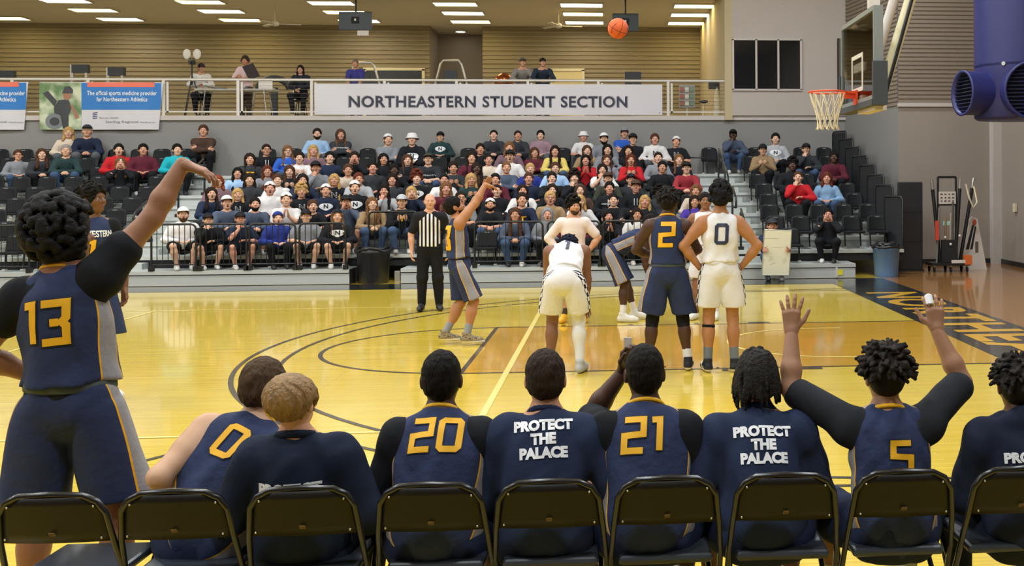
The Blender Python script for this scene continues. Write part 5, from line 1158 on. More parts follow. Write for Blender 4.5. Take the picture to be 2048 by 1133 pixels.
# px py pose top style hair haircol hat bottom mouth extras
CROWD = """
405 262 cross brown l short brn - pk 0
532 300 lap black l bun dbr - pk 0 gl,st
573 303 lap blue l long lbr - pj 0 gl,tw
498 319 lap charcoal h long dbr - pk 0 ty
598 316 phone white s short dbr - pk 0
540 343 lap grey l longer aub - pk 2
473 347 lap ltblue l longer blk - pj 0
571 343 phone black l long brn - pk 2
497 360 lap charcoal h longer dbr - pk 2
434 364 lap mauve l bob red - pj 1 gl
553 361 lap white s short brn - pj 2
606 361 chin navy l long dbr - pk 0
426 388 clasp navy l long dbr - pj 1
471 390 lap black l bob bld - pk 2 n
538 378 lap white h short brn capb:white pk 1
601 384 lap black l curly bld - pk 0 n
455 406 clasp slate l short brn cap:white sk 1
511 409 clasp slate l short blk - sk 0 beard
571 400 clap white s short brn capb:white sk 2
412 441 chin black l short dbr cap:black sk 0 arm
478 439 chin navy s short brn cap:black sk 0
551 438 lap royal h short brn capb:royal pk 1
608 434 lap grey s short brn cap:black sk 2
362 430 lap white h short brn cap:white sk 1 beard
633 268 lap ltblue l short dbr - pg 0 beard
680 270 cross charcoal l long lbr hood:brown pk 0 tw
775 280 cross grey l short brn capb:white pk 0
825 280 clasp black h short brn bucket:white pk 0 N
625 302 lap mauve l longer bld - pk 0
658 316 lap navy s short blk - pk 0
708 316 shout black h short dbr - pk 1
766 319 lap black h long blk - pk 0
817 321 cross black h long brn - pj 0
697 341 clasp cream s short brn - pj 0
748 336 lap charcoal s short blk - pk 0
785 341 chin black l short blk - pk 0 dark
632 336 chin grey h short dbr cap:black pk 0
667 361 lap black l longer bld - pk 0 n
783 360 lap charcoal l longer dbr - pk 2
832 357 lap black l curly aub - pk 2 N
718 359 clasp ltgrey h short aub - pk 0
708 376 lap black h short brn capb:white pk 1 N
650 382 lap navy h short brn capb:white pk 0 N
768 382 chin ltgrey l longer blk - pk 0
822 386 shout navy l bob bld - pk 0
690 405 shout slate h short brn cap:black sk 1
745 408 clasp tan l longer lbr - pj 2
803 404 phone black l short brn cap:ltgrey pj 0 ty
626 413 clasp black s short brn - pk 1
671 434 lap black h long lbr capb:black sk 0 N
880 274 lap green h short dbr cap:black pk 2 N
988 271 clasp charcoal h bun dbr - pk 0
1036 272 clasp charcoal h bun dbr - pk 0
960 299 lap black l short dbr - pk 0
957 316 lap maroon l long dbr - pk 0
972 320 lap cream l bun dbr - pk 0
1018 296 lap mauve l bob lbr - pk 2
1010 313 lap white s short brn cap:black pk 1
854 319 clasp charcoal s short brn cap:olive pj 0 tw
906 336 phone charcoal s short dbr - pk 0
954 338 chin brown h long dbr - pk 0 dark
1012 336 cross slate l bun lbr - pk 0
887 360 lap white l bun blk - pk 0
891 378 lap maroon l longer lbr - pk 0
942 360 phone green l bob bld - pk 0
991 360 clasp maroon h short blk - pk 0
993 382 lap black l bun dbr - pk 0
1045 382 lap white l long dbr - pk 0
922 397 clasp grey s bun dbr - pk 1 gl
981 410 clasp black s short dbr capb:white pj 0 beard,tw
1044 400 clasp navy l short dbr - pk 0 ty
1030 430 clasp slate l longer brn - pj 0
1081 271 lap pinkgrey h short blk - pg 0
1167 274 lap white s short lbr bucket:white pk 0 sw
1208 278 lap grey h short blk cap:white pk 0 beard
1249 267 cross blue s short dbr cap:grey pk 0
1266 279 lap black s short dbr cap:black pk 0
1072 306 cross maroon l long brn - pk 2
1107 303 clasp yellow l longer dbr - pj 0
1174 302 lap tan l long brn - pk 2
1215 300 lap grey h long blk - pk 2
1257 302 lap black l longer dbr - pk 0
1262 320 phone red l long aub - pk 1
1176 321 clap red l long blk - pk 2
1209 321 lap grey l long brn - pk 0
1060 339 lap royal s short bld - pk 0
1110 337 lap ltblue l short brn - pj 0
1205 340 chin white s long dbr - pk 0
1105 357 chin black l short dbr - pk 0
1148 356 chin black l curly dbr - pk 0
1216 358 clasp olive l short brn cap:brown pk 0
1262 360 lap charcoal l short dbr cap:black pk 0
1057 358 lap navy s short brn - pk 0
1104 381 lap black l long dbr - pk 0
1219 377 lap black h short blk - pk 2 st,tw
1272 374 lap black h short brn cap:brown pk 2 st
1160 382 lap brown h short brn hood:brown pk 0
1100 397 lap tan l short bld - pk 1 gl
1160 404 chin white l bob bld - pk 1
1227 401 cross black l bun blk - pk 2
1152 425 lap maroon l short brn cap:charcoal pk 1
1094 431 lap grey h short brn hood:grey pk 1
1217 434 clap black l long blk - pk 1
1274 430 lap white l longer dbr - pk 0
1310 279 lap white h short brn - pg 0 n
1353 284 lap black s short brn capb:white pk 0 n
1466 270 chin slate h short blk cap:black pj 0 dark
1320 316 lap grey l bun dbr - pk 0
1355 320 lap black l long lbr - pk 0
1325 335 lap black l short blk - pk 0
1373 337 clasp salmon l short dbr cap:black pk 0
1318 386 lap charcoal h curly blk - pj 0 dark
1392 382 lap cream l longer lbr - pk 0
1390 404 lap purple h long dbr - pk 2
1290 404 lap black l longer bld - pk 0
1552 278 lap ltgrey l short blk - pk 2 N
1526 300 phone tan h short dbr cap:black pk 0
1612 299 chin charcoal h short brn cap:black pj 0
1667 316 clasp maroon h short blk - pk 0 dark
1586 331 lap black h curly blk - pk 0 dark
1596 355 chin red l bun brn - pk 0
1655 357 lap denim l bob aub - pj 0
1659 430 shout black l short blk - pk 0
136 266 lap cream l bob bld - pg 0
175 262 clasp navy l short gry cap:charcoal pg 0
33 314 lap grey l short brn - pj 0 gl
85 309 clasp charcoal h long brn - pk 0
134 302 clasp green l short gry - pj 0
235 300 lap red h short blk - pk 1
284 300 lap maroon h short blk - pk 0
239 327 shout black l long lbr - pk 0 hb
352 300 lap teal h short blk - pk 0
"""
rows_pred = [to_px((-6, rowy(k) + 0.42, rowz(k) + 1.03))[1] for k in range(NROW)]
people = []
for ln in CROWD.strip().splitlines():
    t = ln.split(); px, py = float(t[0]), float(t[1]); pyc = py - 0.005 * (to_px((-6, 12, 2))[0] - px)
    cand = sorted(range(NROW), key=lambda k: abs(rows_pred[k] - pyc)); people.append([px, py, cand[0], t])
BOT = {'pk': ('p', '#17181c'), 'pj': ('p', '#3d506e'), 'pg': ('p', '#5a5c60'), 'sk': ('s', '#1b1c20')}
for p in people:
    p.append(on_y(p[0], p[1], rowy(p[2]) + 0.38))
for k in range(NROW):
    row = sorted([p for p in people if p[2] == k], key=lambda p: p[4][0])
    for i in range(1, len(row)):           # keep neighbours a shoulder apart
        if row[i][4][0] - row[i - 1][4][0] < 0.50:
            d = (0.50 - (row[i][4][0] - row[i - 1][4][0])) / 2; row[i][4][0] += d; row[i - 1][4][0] -= d
    for i, p in enumerate(row): p.append(i)
place_chairs([(p[4][0], p[2]) for p in people])
o = copy_tree(CH); o.location = (-1.65, rowy(8) + 0.43, rowz(8) + 0.003); o['label'] = 'black plastic chair on the back row closing the top of the right aisle'
rs_ = np.random.RandomState(21)
def spectator(px, py, k, t, hd, order, label=None, base=None):
    pose, top, style, hair, hc, hat, bot, mouth = t[2:10]; ex = t[10].split(',') if len(t) > 10 else []
    sk = tpl('body', pose) and TPL[('sk', pose)]; nominal = sk['head'][2]; z0 = rowz(k) if base is None else base
    s = float(np.clip((hd[2] - z0) / nominal, 0.88, 1.05)); y = rowy(k) + (0.46 if k else 0.54)
    tx, ty = -3.5, 0.0; a = math.atan2(-(tx - hd[0]), ty - y); a = (a + 2 * math.pi) % (2 * math.pi); rz = math.pi + 0.55 * (a - math.pi) + rs_.uniform(-0.1, 0.1)
    if label is None:
        hatw, hatc = (hat.split(':') + [''])[:2]
        hd_ = ('%s %s' % (CNAME.get(hatc, hatc), {'cap': 'cap', 'capb': 'backwards cap', 'bucket': 'bucket hat', 'hood': 'hood up', 'beanie': 'beanie'}[hatw])) if hat != '-' else '%s %s hair' % ({'long': 'long', 'longer': 'long', 'short': 'short', 'bun': 'tied', 'bob': 'bobbed', 'curly': 'curly'}[hair], HNAME[hc])
        label = '%s %s, %s, %s from left in %s bleacher row' % (CNAME.get(top, top), {'h': 'hoodie', 'l': 'top', 's': 't-shirt'}[style], hd_, ORD[order], words[k])
        label = 'spectator in ' + label
    b = obj('person', tpl('body', pose), None, label, 'person', 'spectators in the bleachers')
    b.rotation_euler = (0, 0, rz); b.scale = (s * 1.05, s * 1.02, s)
    hx, hy = sk['head'][0] * s, sk['head'][1] * s; b.location = (hd[0] - (hx * math.cos(rz) - hy * math.sin(rz)), y, z0)
    setcol(b, '#4a3024' if 'dark' in ex else SKINS[rs_.randint(len(SKINS))])
    j = rs_.uniform(0.9, 1.12); o = obj({'h': 'hoodie', 'l': 'long_sleeved_top', 's': 't_shirt'}[style], tpl('shirt', pose, style), b); o.color = (*[v * j for v in lin(COLR[top])], 1)
    for lg in ('N', 'n', 'tw', 'ty', 'st', 'sw'):
        if lg in ex:
            for nm, me in tpl('logo', pose, style, lg): obj(nm, me, o)
    bt = BOT[bot]; q = obj('trousers' if bt[0] == 'p' else 'shorts', tpl('bottom', pose, bt[0]), b); setcol(q, bt[1])
    for sd in 'LR': setcol(obj('shoe', tpl('shoe', pose, sd), b), ['#d3d0cc', '#202124', '#8a8886'][rs_.randint(3)] if bot != 'sk' else '#cfccc8')
    hatw, hatc = (hat.split(':') + [''])[:2] if hat != '-' else (None, None)
    dress_head(b, sk, hair, HCOL[hc], hatw, COLR.get(hatc, '#222222') if hatw else None, int(mouth), HCOL[hc] if 'beard' in ex else None, 'gl' in ex, headband='#d8d5d2' if 'hb' in ex else None)
    return b, sk
for p in people: spectator(p[0], p[1], p[2], p[3], p[4], p[5])
# man holding a whiteboard, sitting on the edge of the front platform
hdw = on_y(1541, 452, Y0 + 0.15); bw_, skw = spectator(1541, 452, 0, '1541 452 hold navy l short brn cap:charcoal pj 0'.split(), hdw, 0, 'man in dark cap and jeans sitting on the front step holding a whiteboard', base=0.0)
bw_.location.y = Y0 + 0.04; bw_.rotation_euler[2] = math.pi; bw_['group'] = 'spectators in the bleachers'
wb = empty('whiteboard', (0, 0, 0), label='pale hand-held whiteboard with faint marker lines held upright', cat='whiteboard'); yb_ = Y0 - 0.52; c = [on_y(q[0], q[1], yb_) for q in ((1524, 551), (1578, 551), (1583, 462), (1529, 460))]
mb = MB(); mb.add([Vector(v) for v in c] + [Vector(v) + Vector((0, 0.02, 0)) for v in c], [(0, 1, 2, 3), (7, 6, 5, 4), (0, 4, 5, 1), (1, 5, 6, 2), (2, 6, 7, 3), (3, 7, 4, 0)]); mb.build('panel', mat('whiteboard_face', '#dcd9c2', 0.35), wb)
for i in range(4): a_, b_ = Vector(c[i]), Vector(c[(i + 1) % 4]); MB().tube([a_ + Vector((0, 0.008, 0)), b_ + Vector((0, 0.008, 0))], 0.013, 6).build('frame_edge', mat('board_edge', '#a8a695', 0.4, 0.4), wb)
for (xa, ya, xb, yb2) in ((1530, 477, 1557, 478), (1545, 495, 1570, 494), (1538, 512, 1546, 520), (1546, 512, 1538, 522), (1540, 530, 1550, 526)): MB().tube([Vector(on_y(xa, ya, yb_)) - Vector((0, 0.001, 0)), Vector(on_y(xb, yb2, yb_)) - Vector((0, 0.001, 0))], 0.0025, 4).build('marker_line', mat('marker', '#9a9a90', 0.6), wb)
# ------------------------------------------------------------------ officials and players on the court
def stand(aL, aR, feet=0.11, lean=(0.0, 0.03), pel=(0, 0, 0.97), head=(0, 0, 0), legL=None, legR=None, **kw):
    return dict(pelvis=pel, lean=lean, head=head, armL=aL, armR=aR, legL=legL or ((-feet, 0, 0.085), (-0.15, 1, 0), (-0.15, 1, 0)), legR=legR or ((feet, 0, 0.085), (0.15, 1, 0), (0.15, 1, 0)), **kw)
HIPS = (((-0.21, 0.04, 1.02), (-1, -0.25, 0.1), (0.5, 0.8, -0.3), (0.6, -0.3, -0.2), 0.4), ((0.21, 0.04, 1.02), (1, -0.25, 0.1), (-0.5, 0.8, -0.3), (-0.6, -0.3, -0.2), 0.4))
def knees(s, y=0.30, z=0.55): return ((s * 0.17, y, z), (s * 1, -0.3, 0.2), (s * 0.2, 0.5, -0.9), (0, -1, -0.3), 0.35)
HP = 0.011
def number(sh, k, txt, H, up=0.02, side=1, m=gold_m, edge=dark_print, lat=0.0, wx=1.0, shear=0.06, adv=0.92, tilt=0.0):
    """side=+1: on the back (read from behind), -1: on the chest"""
    bv = bvh_of(sh); U = k['rs'] * side; Vv = k['d2']; org = k['chest'] + Vv * up + U * lat
    if tilt: U, Vv = U * math.cos(tilt) + Vv * math.sin(tilt), Vv * math.cos(tilt) - U * math.sin(tilt)
    g = digits2d(txt, H, wx=wx, shear=shear, adv=adv); decal('number', g, sh, org, U, Vv, m, 0.006, bv)
    if edge is not None: decal('number_edge', digits2d(txt, H, extra=0.035, wx=wx, shear=shear, adv=adv), sh, org, U, Vv, edge, 0.0035, bv)
def letters_on(sh, k, txt, size, up, side=1, m=white_print, line=0.8, bold=0.06, sx=0.165, lat=0.0, name='lettering', tilt=0.0, off=0.006):
    U = k['rs'] * side; Vv = k['d2']; org = k['chest'] + Vv * up + U * lat
    if tilt: U, Vv = U * math.cos(tilt) + Vv * math.sin(tilt), Vv * math.cos(tilt) - U * math.sin(tilt)
    lines = txt.split('\n'); n = len(lines); gs = [text2d(q, 0.1, bold, 0.02) for q in lines]; fx = size / max(np.ptp(g[0][:, 0]) for g in gs); ch = sx / (n + 0.2 * (n - 1)); bv = bvh_of(sh)
    for i, g in enumerate(gs):
        V = g[0]; V[:, 0] = (V[:, 0] - (V[:, 0].max() + V[:, 0].min()) / 2) * fx; V[:, 1] = (V[:, 1] - V[:, 1].min()) / np.ptp(V[:, 1]) * ch - sx / 2 + (n - 1 - i) * ch * 1.2
        decal(name, g, sh, org, U, Vv, m, off, bv)
def waistband(b, k, color, inf=0.024, up=0.095):
    d1, rp = k['d1'], k['rp']; fp = nrm(np.cross(d1, rp)); bb = k['build']; c = k['pel'] + d1 * up; q = math.sqrt(max(0.05, 1 - ((up - 0.01) / (0.14 * bb + inf)) ** 2)); mb = MB(); vs = []; n = 28
    for dz, e in ((-0.022, 0.004), (-0.018, 0.009), (0.018, 0.009), (0.022, 0.004)):
        for i in range(n): a = 2 * math.pi * i / n; vs.append(c + d1 * dz + rp * ((0.162 * bb + inf * 0.8) * q + e) * math.cos(a) + fp * ((0.118 * bb + inf * 0.8) * q + e) * math.sin(a))
    mb.add(vs, [(j * n + i, j * n + (i + 1) % n, (j + 1) * n + (i + 1) % n, (j + 1) * n + i) for j in range(3) for i in range(n)] + [tuple(range(n))[::-1], tuple(range(3 * n, 4 * n))], True); o = mb.build('waistband', cloth_m, b); return setcol(o, color)
def leg_sleeve(b, k, s, color, f0, f1, name='leg_sleeve', h=0.009):
    """tight sleeve from fraction f0 to f1 along thigh(0-1) and shin(1-2)"""
    hp, kn, an = k['hip'][s], k['kn'][s], k['an'][s]
    def at(f): return hp + (kn - hp) * f if f <= 1 else kn + (an - kn) * (f - 1)
    a, c = at(f0), at(f1); F = Field(np.minimum(a, c) - 0.13, np.maximum(a, c) + 0.13, h)
    back = -k['foot'][s]
    F.cone(hp, kn, 0.095, 0.062, 0.0); F.cone(kn, kn + (an - kn) * 0.3, 0.060, 0.064, 0.03); F.ell(kn + (an - kn) * 0.32 + back * 0.018, (0.056, 0.061, 0.12), 0.03); F.cone(kn + (an - kn) * 0.3, an, 0.061, 0.043, 0.03)
    F.cut(a, -(kn - hp) if f0 <= 1 else -(an - kn)); F.cut(c, (kn - hp) if f1 <= 1 else (an - kn)); V, Fq = F.mesh(); return setcol(obj(name, mesh_np(name, V, Fq, cloth_m, True), b), color)
DARK = '#4a3126'; MED = '#7d5640'; LIGHT = '#c6937a'
# referee
P = stand(((-0.27, 0.04, 0.92), (-1, -0.5, 0), (0, 0.25, -1), (1, 0.2, 0), 0.35), ((0.27, 0.04, 0.92), (1, -0.5, 0), (0, 0.25, -1), (-1, 0.2, 0), 0.35), head=(0, 0.1, 0), feet=0.13)
b, k = person(P, (-7.03, 4.05, 0), math.pi + 0.12, '#c9987e', HP, label='bald referee in black and white striped shirt and black trousers')
garment('striped_shirt', shirt_geo(k, HP, 0.014, 0.44, 0.02, 0.005, 3), b, ref_mat); garment('trousers', bottoms_geo(k, HP, long=True, inf=0.016, wr=0.006, seed=2), b, None, '#17171a'); shoes(b, k, '#121214'); dress_head(b, k, 'bald', '#3a2a20')
mb = MB(); mb.tube([k['waist'] * A3(1, 1, 0) + A3(0.165 * math.cos(a), 0.122 * math.sin(a), k['pel'][2] + 0.045) for a in np.linspace(0, 6.283, 20)[:-1]], 0.016, 6, True); mb.build('belt', black_m, b)
# shooter following through
P = stand(((-0.08, 0.34, 1.93), (-0.6, 0.4, -1), (0.1, 0.5, 0.8), (0.6, 0.3, -0.2), 0.15, 0.12), ((0.10, 0.42, 2.12), (0.5, 0.9, -0.6), (0, 0.95, -0.25), (0, -0.3, -1), 0.25, 0.1), lean=(-0.08, -0.02), pel=(0, 0, 0.96), head=(0.32, -0.1, 0), shrug=(0.02, 0.05),
          legL=((-0.12, -0.16, 0.12), (0, 1, 0.1), (0, 1, -0.15)), legR=((0.13, 0.06, 0.11), (0, 1, 0.1), (0, 1, -0.1)))
b, k = person(P, (-6.08, 0.3, 0), -math.pi / 2 + 0.30, '#b07c58', HP, label='shooting player in navy jersey with arms raised at the free throw line')
s = garment('jersey', shirt_geo(k, HP, 0.016, tank=True, hem=0.10, wr=0.006, seed=5), b, jersey_navy); garment('shorts', bottoms_geo(k, HP, 0.92, 0.022, 0.02, 0.006, 4), b, shorts_navy); socks(b, k, '#8c8f96'); shoes(b, k, '#999', shoe_floral); dress_head(b, k, 'short', '#15110f', beard='#15110f', headband='#1b1d26')
number(s, k, '3', 0.25, 0.0); waistband(b, k, '#26304c'); trim_ring(b, k, gold_m, 0.062)
# white 1, bent over with hands on knees, back to the camera
P = stand(knees(-1, 0.42, 0.62), knees(1, 0.42, 0.62), lean=(0.9, 1.08), pel=(0, -0.08, 0.93), head=(-1.5, 0, 0), legL=((-0.15, 0.02, 0.085), (-0.1, 1, 0), (-0.2, 1, 0)), legR=((0.15, 0.0, 0.085), (0.1, 1, 0), (0.2, 1, 0)))
b, k = person(P, (-4.72, -1.92, 0), -0.04, MED, HP, label='player in white number 1 jersey bending over with hands on knees', scale=1.03)
s = garment('jersey', shirt_geo(k, HP, 0.018, tank=True, hem=0.10, wr=0.007, seed=8), b, None, '#dcdce0'); garment('shorts', bottoms_geo(k, HP, 0.70, 0.03, 0.012, 0.007, 9), b, shorts_white); dress_head(b, k, 'thick', '#1c2030', face=True)
waistband(b, k, '#d6d6da', 0.03); number(s, k, '1', 0.17, 0.05, 1, mat('navy_print', '#232a44', 0.6), None); leg_sleeve(b, k, 'R', '#dadadc', 0.6, 1.9); socks(b, k, '#dedede', 0.10); shoes(b, k, '#aeb2b6')
# pale shirt player facing the camera, hands on hips
P = stand(HIPS[0], HIPS[1], head=(0.08, 0.55, 0), feet=0.14, build=1.06)
b, k = person(P, (-4.77, 2.32, 0), math.pi - 0.05, '#c39070', HP, label='bearded player in pale long-sleeved shirt facing the camera with hands on hips', scale=0.965)
garment('compression_shirt', shirt_geo(k, HP, 0.010, (0.44, 1.0), 0.0, 0.003, 4), b, None, '#e0d2cc'); garment('shorts', bottoms_geo(k, HP, 0.85, 0.022, 0.02, 0.006, 4), b, shorts_white); socks(b, k, '#4a4038'); shoes(b, k, '#d8a31c'); dress_head(b, k, 'curly', '#14110f', beard='#4a352a')
# navy player crouching, facing the hoop
P = stand(knees(-1, 0.40, 0.60), knees(1, 0.36, 0.60), lean=(0.95, 1.2), pel=(0, -0.16, 0.93), head=(-0.1, 0.1, 0), legL=((-0.16, 0.14, 0.085), (0, 1, 0), (0, 1, 0)), legR=((0.16, 0.0, 0.085), (0, 1, 0), (0, 1, 0)))
b, k = person(P, (-4.07, 2.36, 0), -math.pi / 2 - 0.1, DARK, HP, label='player in navy uniform crouching with hands on knees behind number 2', scale=1.03)
garment('jersey', shirt_geo(k, HP, 0.016, tank=True, hem=0.10, wr=0.006, seed=11), b, jersey_navy); garment('shorts', bottoms_geo(k, HP, 0.94, 0.026, 0.025, 0.006, 12), b, shorts_navy); socks(b, k, '#e2e0de', 0.2); shoes(b, k, '#dcdad4'); dress_head(b, k, 'buzz', '#100c0a')
# navy 2, back to the camera
P = stand(((-0.13, 0.26, 1.13), (-1, -0.5, -0.2), (0.7, 0.6, 0.2), (0.2, -0.5, -0.8), 0.5), ((0.16, 0.26, 1.08), (1, -0.5, -0.2), (-0.7, 0.6, 0.2), (-0.2, -0.5, -0.8), 0.5), feet=0.20, head=(0.05, -0.5, 0.08), build=1.03)
b, k = person(P, (-3.66, -1.9, 0), 0.02, DARK, HP, label='player in navy number 2 jersey standing with his back to the camera', scale=1.04)
s = garment('jersey', shirt_geo(k, HP, 0.018, tank=True, hem=0.10, wr=0.004, seed=14), b, jersey_navy); garment('shorts', bottoms_geo(k, HP, 0.86, 0.03, 0.03, 0.007, 15), b, shorts_navy); dress_head(b, k, 'locs_short', '#191512'); number(s, k, '2', 0.21, 0.05, lat=-0.02); waistband(b, k, '#4a5568', 0.036); trim_ring(b, k, gold_m, 0.066)
for q in 'LR': leg_sleeve(b, k, q, '#17181c', 0.8, 1.18, 'tights')
socks(b, k, '#dcdcdc', 0.13); shoes(b, k, '#25262a', shoe_bw)
# white 0, hands on hips, back to the camera
P = stand(HIPS[0], HIPS[1], feet=0.13, head=(0.1, 0.0, 0))
b, k = person(P, (-3.12, -2.02, 0), -0.05, '#a8744f', HP, label='player in white number 0 jersey with hands on hips, back to the camera', scale=1.06)
s = garment('jersey', shirt_geo(k, HP, 0.017, tank=True, hem=0.10, wr=0.008, seed=17), b, None, '#d8d7da'); garment('shorts', bottoms_geo(k, HP, 0.70, 0.028, 0.012, 0.007, 18), b, shorts_white); dress_head(b, k, 'curly', '#17161a'); waistband(b, k, '#d2d1d6', 0.028); number(s, k, '0', 0.17, 0.03, 1, MATS['navy_print'], None)
socks(b, k, '#6d747c', 0.17); shoes(b, k, '#222', shoe_bw); leg_sleeve(b, k, 'L', '#1a1a1c', 1.12, 1.19, 'knee_band')
# white player half hidden behind number 0
b, k = person(stand(HIPS[0], HIPS[1], feet=0.15, head=(0.1, 0.3, 0)), (-2.90, 2.4, 0), math.pi - 0.3, '#8d6248', HP, label='player in white uniform mostly hidden behind the white number 0 player', scale=1.0)
garment('jersey', shirt_geo(k, HP, 0.017, tank=True, hem=0.10, wr=0.006, seed=20), b, None, '#dadada'); garment('shorts', bottoms_geo(k, HP, 0.82, 0.024, 0.02, 0.006, 21), b, shorts_white); dress_head(b, k, 'short', '#171311'); socks(b, k, '#dddcd8', 0.16); shoes(b, k, '#d6d6cc')
# navy 10 at the left
P = stand(((-0.26, 0.05, 0.92), (-1, -0.5, 0), None, (1, 0, 0)), ((0.26, 0.05, 0.92), (1, -0.5, 0), None, (-1, 0, 0)), head=(0.05, 0.35, 0))
b, k = person(P, (-8.94, -2.9, 0), -math.pi / 2 - 0.62, '#6e4933', HP, label='player in navy number 10 jersey standing behind the tall player at left', scale=1.085)
s = garment('jersey', shirt_geo(k, HP, 0.016, tank=True, hem=-0.05, wr=0.004, seed=24), b, jersey_navy); garment('undershirt', shirt_geo(k, HP, 0.007, 0.4, -0.02, 0.003, 25, tor=0.001), b, None, '#17181c'); garment('shorts', bottoms_geo(k, HP, 0.92, 0.026, 0.02, 0.006, 26), b, shorts_navy); dress_head(b, k, 'thick', '#14110f', headband='#15161a', mouth=0); socks(b, k, '#ddd'); shoes(b, k, '#ccc')
number(s, k, '10', 0.17, -0.06, -1); letters_on(s, k, 'WESTERN', 0.24, 0.09, -1, bold=0.03, sx=0.055); trim_ring(b, k, gold_m, 0.066)

# ------------------------------------------------------------------ team bench: folding chairs
seat_m = mat('seat_vinyl', '#2a3038', 0.35, noise=0.05); panel_m = mat('chair_steel_brown', '#120f0d', 0.45, noise=0.06, spec=0.3); frame_m = mat('chair_steel', '#15161a', 0.25, spec=0.6)
def folding_chair():
    e = empty('folding_chair', (0, 0, 0)); zt = 0.795; w0, w1 = 0.185, 0.232
    L = [(-w1 - 0.015, 0.30, 0.0), (-w1, 0.06, 0.46), (-w1 + 0.012, 0.0, 0.60), (-w0 - 0.02, -0.035, 0.72), (-w0 + 0.01, -0.045, 0.765), (-w0 + 0.06, -0.05, zt - 0.006), (0, -0.052, zt)]
    MB().tube(L + [(-x, y, z) for x, y, z in L[:-1][::-1]], 0.0125, 10).build('back_frame', frame_m, e)
    mb = MB(); nu, nv = 12, 5; vs = []
    for sgn in (0, 1):
        for j in range(nv + 1):
            for i in range(nu + 1):
                u = -1 + 2 * i / nu; v = j / nv; ww = 0.215 - 0.028 * v ** 2; z = 0.605 + (zt - 0.01 - 0.605) * v - 0.05 * max(0, abs(u) - 0.66) ** 1.5 * 4.2 * (v ** 3); vs.append((u * ww, -0.002 - 0.045 * v - 0.018 * (1 - u * u) + (0.012 if sgn else -0.002), z))
    n = (nu + 1) * (nv + 1); fs = []
    for j in range(nv):
        for i in range(nu): a = j * (nu + 1) + i; f = (a, a + 1, a + nu + 2, a + nu + 1); fs += [f[::-1], tuple(q + n for q in f)]
    ring = [i for i in range(nu + 1)] + [j * (nu + 1) + nu for j in range(1, nv + 1)] + [nv * (nu + 1) + i for i in range(nu - 1, -1, -1)] + [j * (nu + 1) for j in range(nv - 1, 0, -1)]
    for i in range(len(ring)): a, c = ring[i], ring[(i + 1) % len(ring)]; fs.append((a, c, c + n, a + n))
    mb.add(vs, fs, True); bp_ = mb.build('back_panel', panel_m, e)
    for sx in (-1, 1):
        for z, x in ((0.625, 0.185), (0.75, 0.165)): MB().ell((sx * x, -0.03 - 0.012 * (z > 0.7) * 2, z), (0.005, 0.004, 0.005), 8, 5).build('rivet', chrome_m, bp_)
    for j in range(3): MB().box((0, -0.036 - 0.004 * j, 0.637 + 0.006 * j), (0.026 - 0.004 * abs(j - 1), 0.003, 0.0028)).build('stamp', mat('stamp_tan', '#7a6238', 0.5), bp_)
    s = MB().bb(-0.2, 0.2, 0.04, 0.44, 0.425, 0.462).build('seat', seat_m, e, bevel=0.016)
    for sx in (-1, 1): MB().tube([(sx * 0.205, 0.42, 0.44), (sx * 0.215, -0.12, 0.0)], 0.0125, 8).build('rear_leg', frame_m, e)
    for y, z, w_ in ((0.26, 0.12, 0.24), (-0.08, 0.09, 0.21)): MB().tube([(-w_, y, z), (w_, y, z)], 0.009, 8).build('cross_bar', frame_m, e)
    return e
fc = folding_chair(); CHX = [on_y(px, 975, -9.06)[0] for px in (104, 348, 604, 862, 1098, 1334, 1572, 1808, 2042)]
who = ['left of the bench where the standing player rose', 'behind the leaning bare-shouldered bench player', 'behind the blond staff member', 'behind the bench player with black sleeves under his jersey', 'behind the short-haired PROTECT THE PALACE shirt', 'behind the bench player holding a phone', 'behind the long-haired PROTECT THE PALACE shirt', 'behind the bench player with raised arms', 'at the right picture edge']
for i, x in enumerate(CHX):
    o = fc if i == 0 else copy_tree(fc); o.location = (x, -9.02, 0); o.scale = (0.94, 1, 1); o.rotation_euler = (0, 0, 0.02 * ((i * 7) % 3 - 1)); tag(o, 'black folding chair ' + who[i], 'chair', 'folding chairs of the team bench')

# ------------------------------------------------------------------ team bench: people seen from behind
HB = 0.0095
def bench_pose(lean, aL, aR, head=(0, 0, 0), side=0.0, spread=0.17, **kw):
    d = dict(pelvis=(0, 0, 0.515), spine=0.885, lean=lean, side=side, head=head, armL=aL, armR=aR, legL=((-spread, 0.44, 0.085), (-0.3, 0.6, 1), (-0.2, 1, 0)), legR=((spread, 0.44, 0.085), (0.3, 0.6, 1), (0.2, 1, 0))); d.update(kw); return d
def thigh(s, x=0.14, y=0.34, z=0.66): return ((s * x, y, z), (s * 0.5, -0.7, -0.45), (-s * 0.3, 0.9, -0.2), (0, 0, -1), 0.5)
def bench_x(px, y=-8.78): return on_y(px, 760, y)[0]
def lower(b, k, shorts=True, skinlegs=True, seed=1, color=None):
    if shorts: garment('shorts', bottoms_geo(k, 0.012, 0.95, 0.022, 0.02, 0.006, seed), b, None, '#1f2740')
    else: garment('trousers', bottoms_geo(k, 0.012, long=True, inf=0.016, seed=seed), b, None, color or '#1c2230')
    socks(b, k, '#d8d8d8'); shoes(b, k, '#bdbdbd')
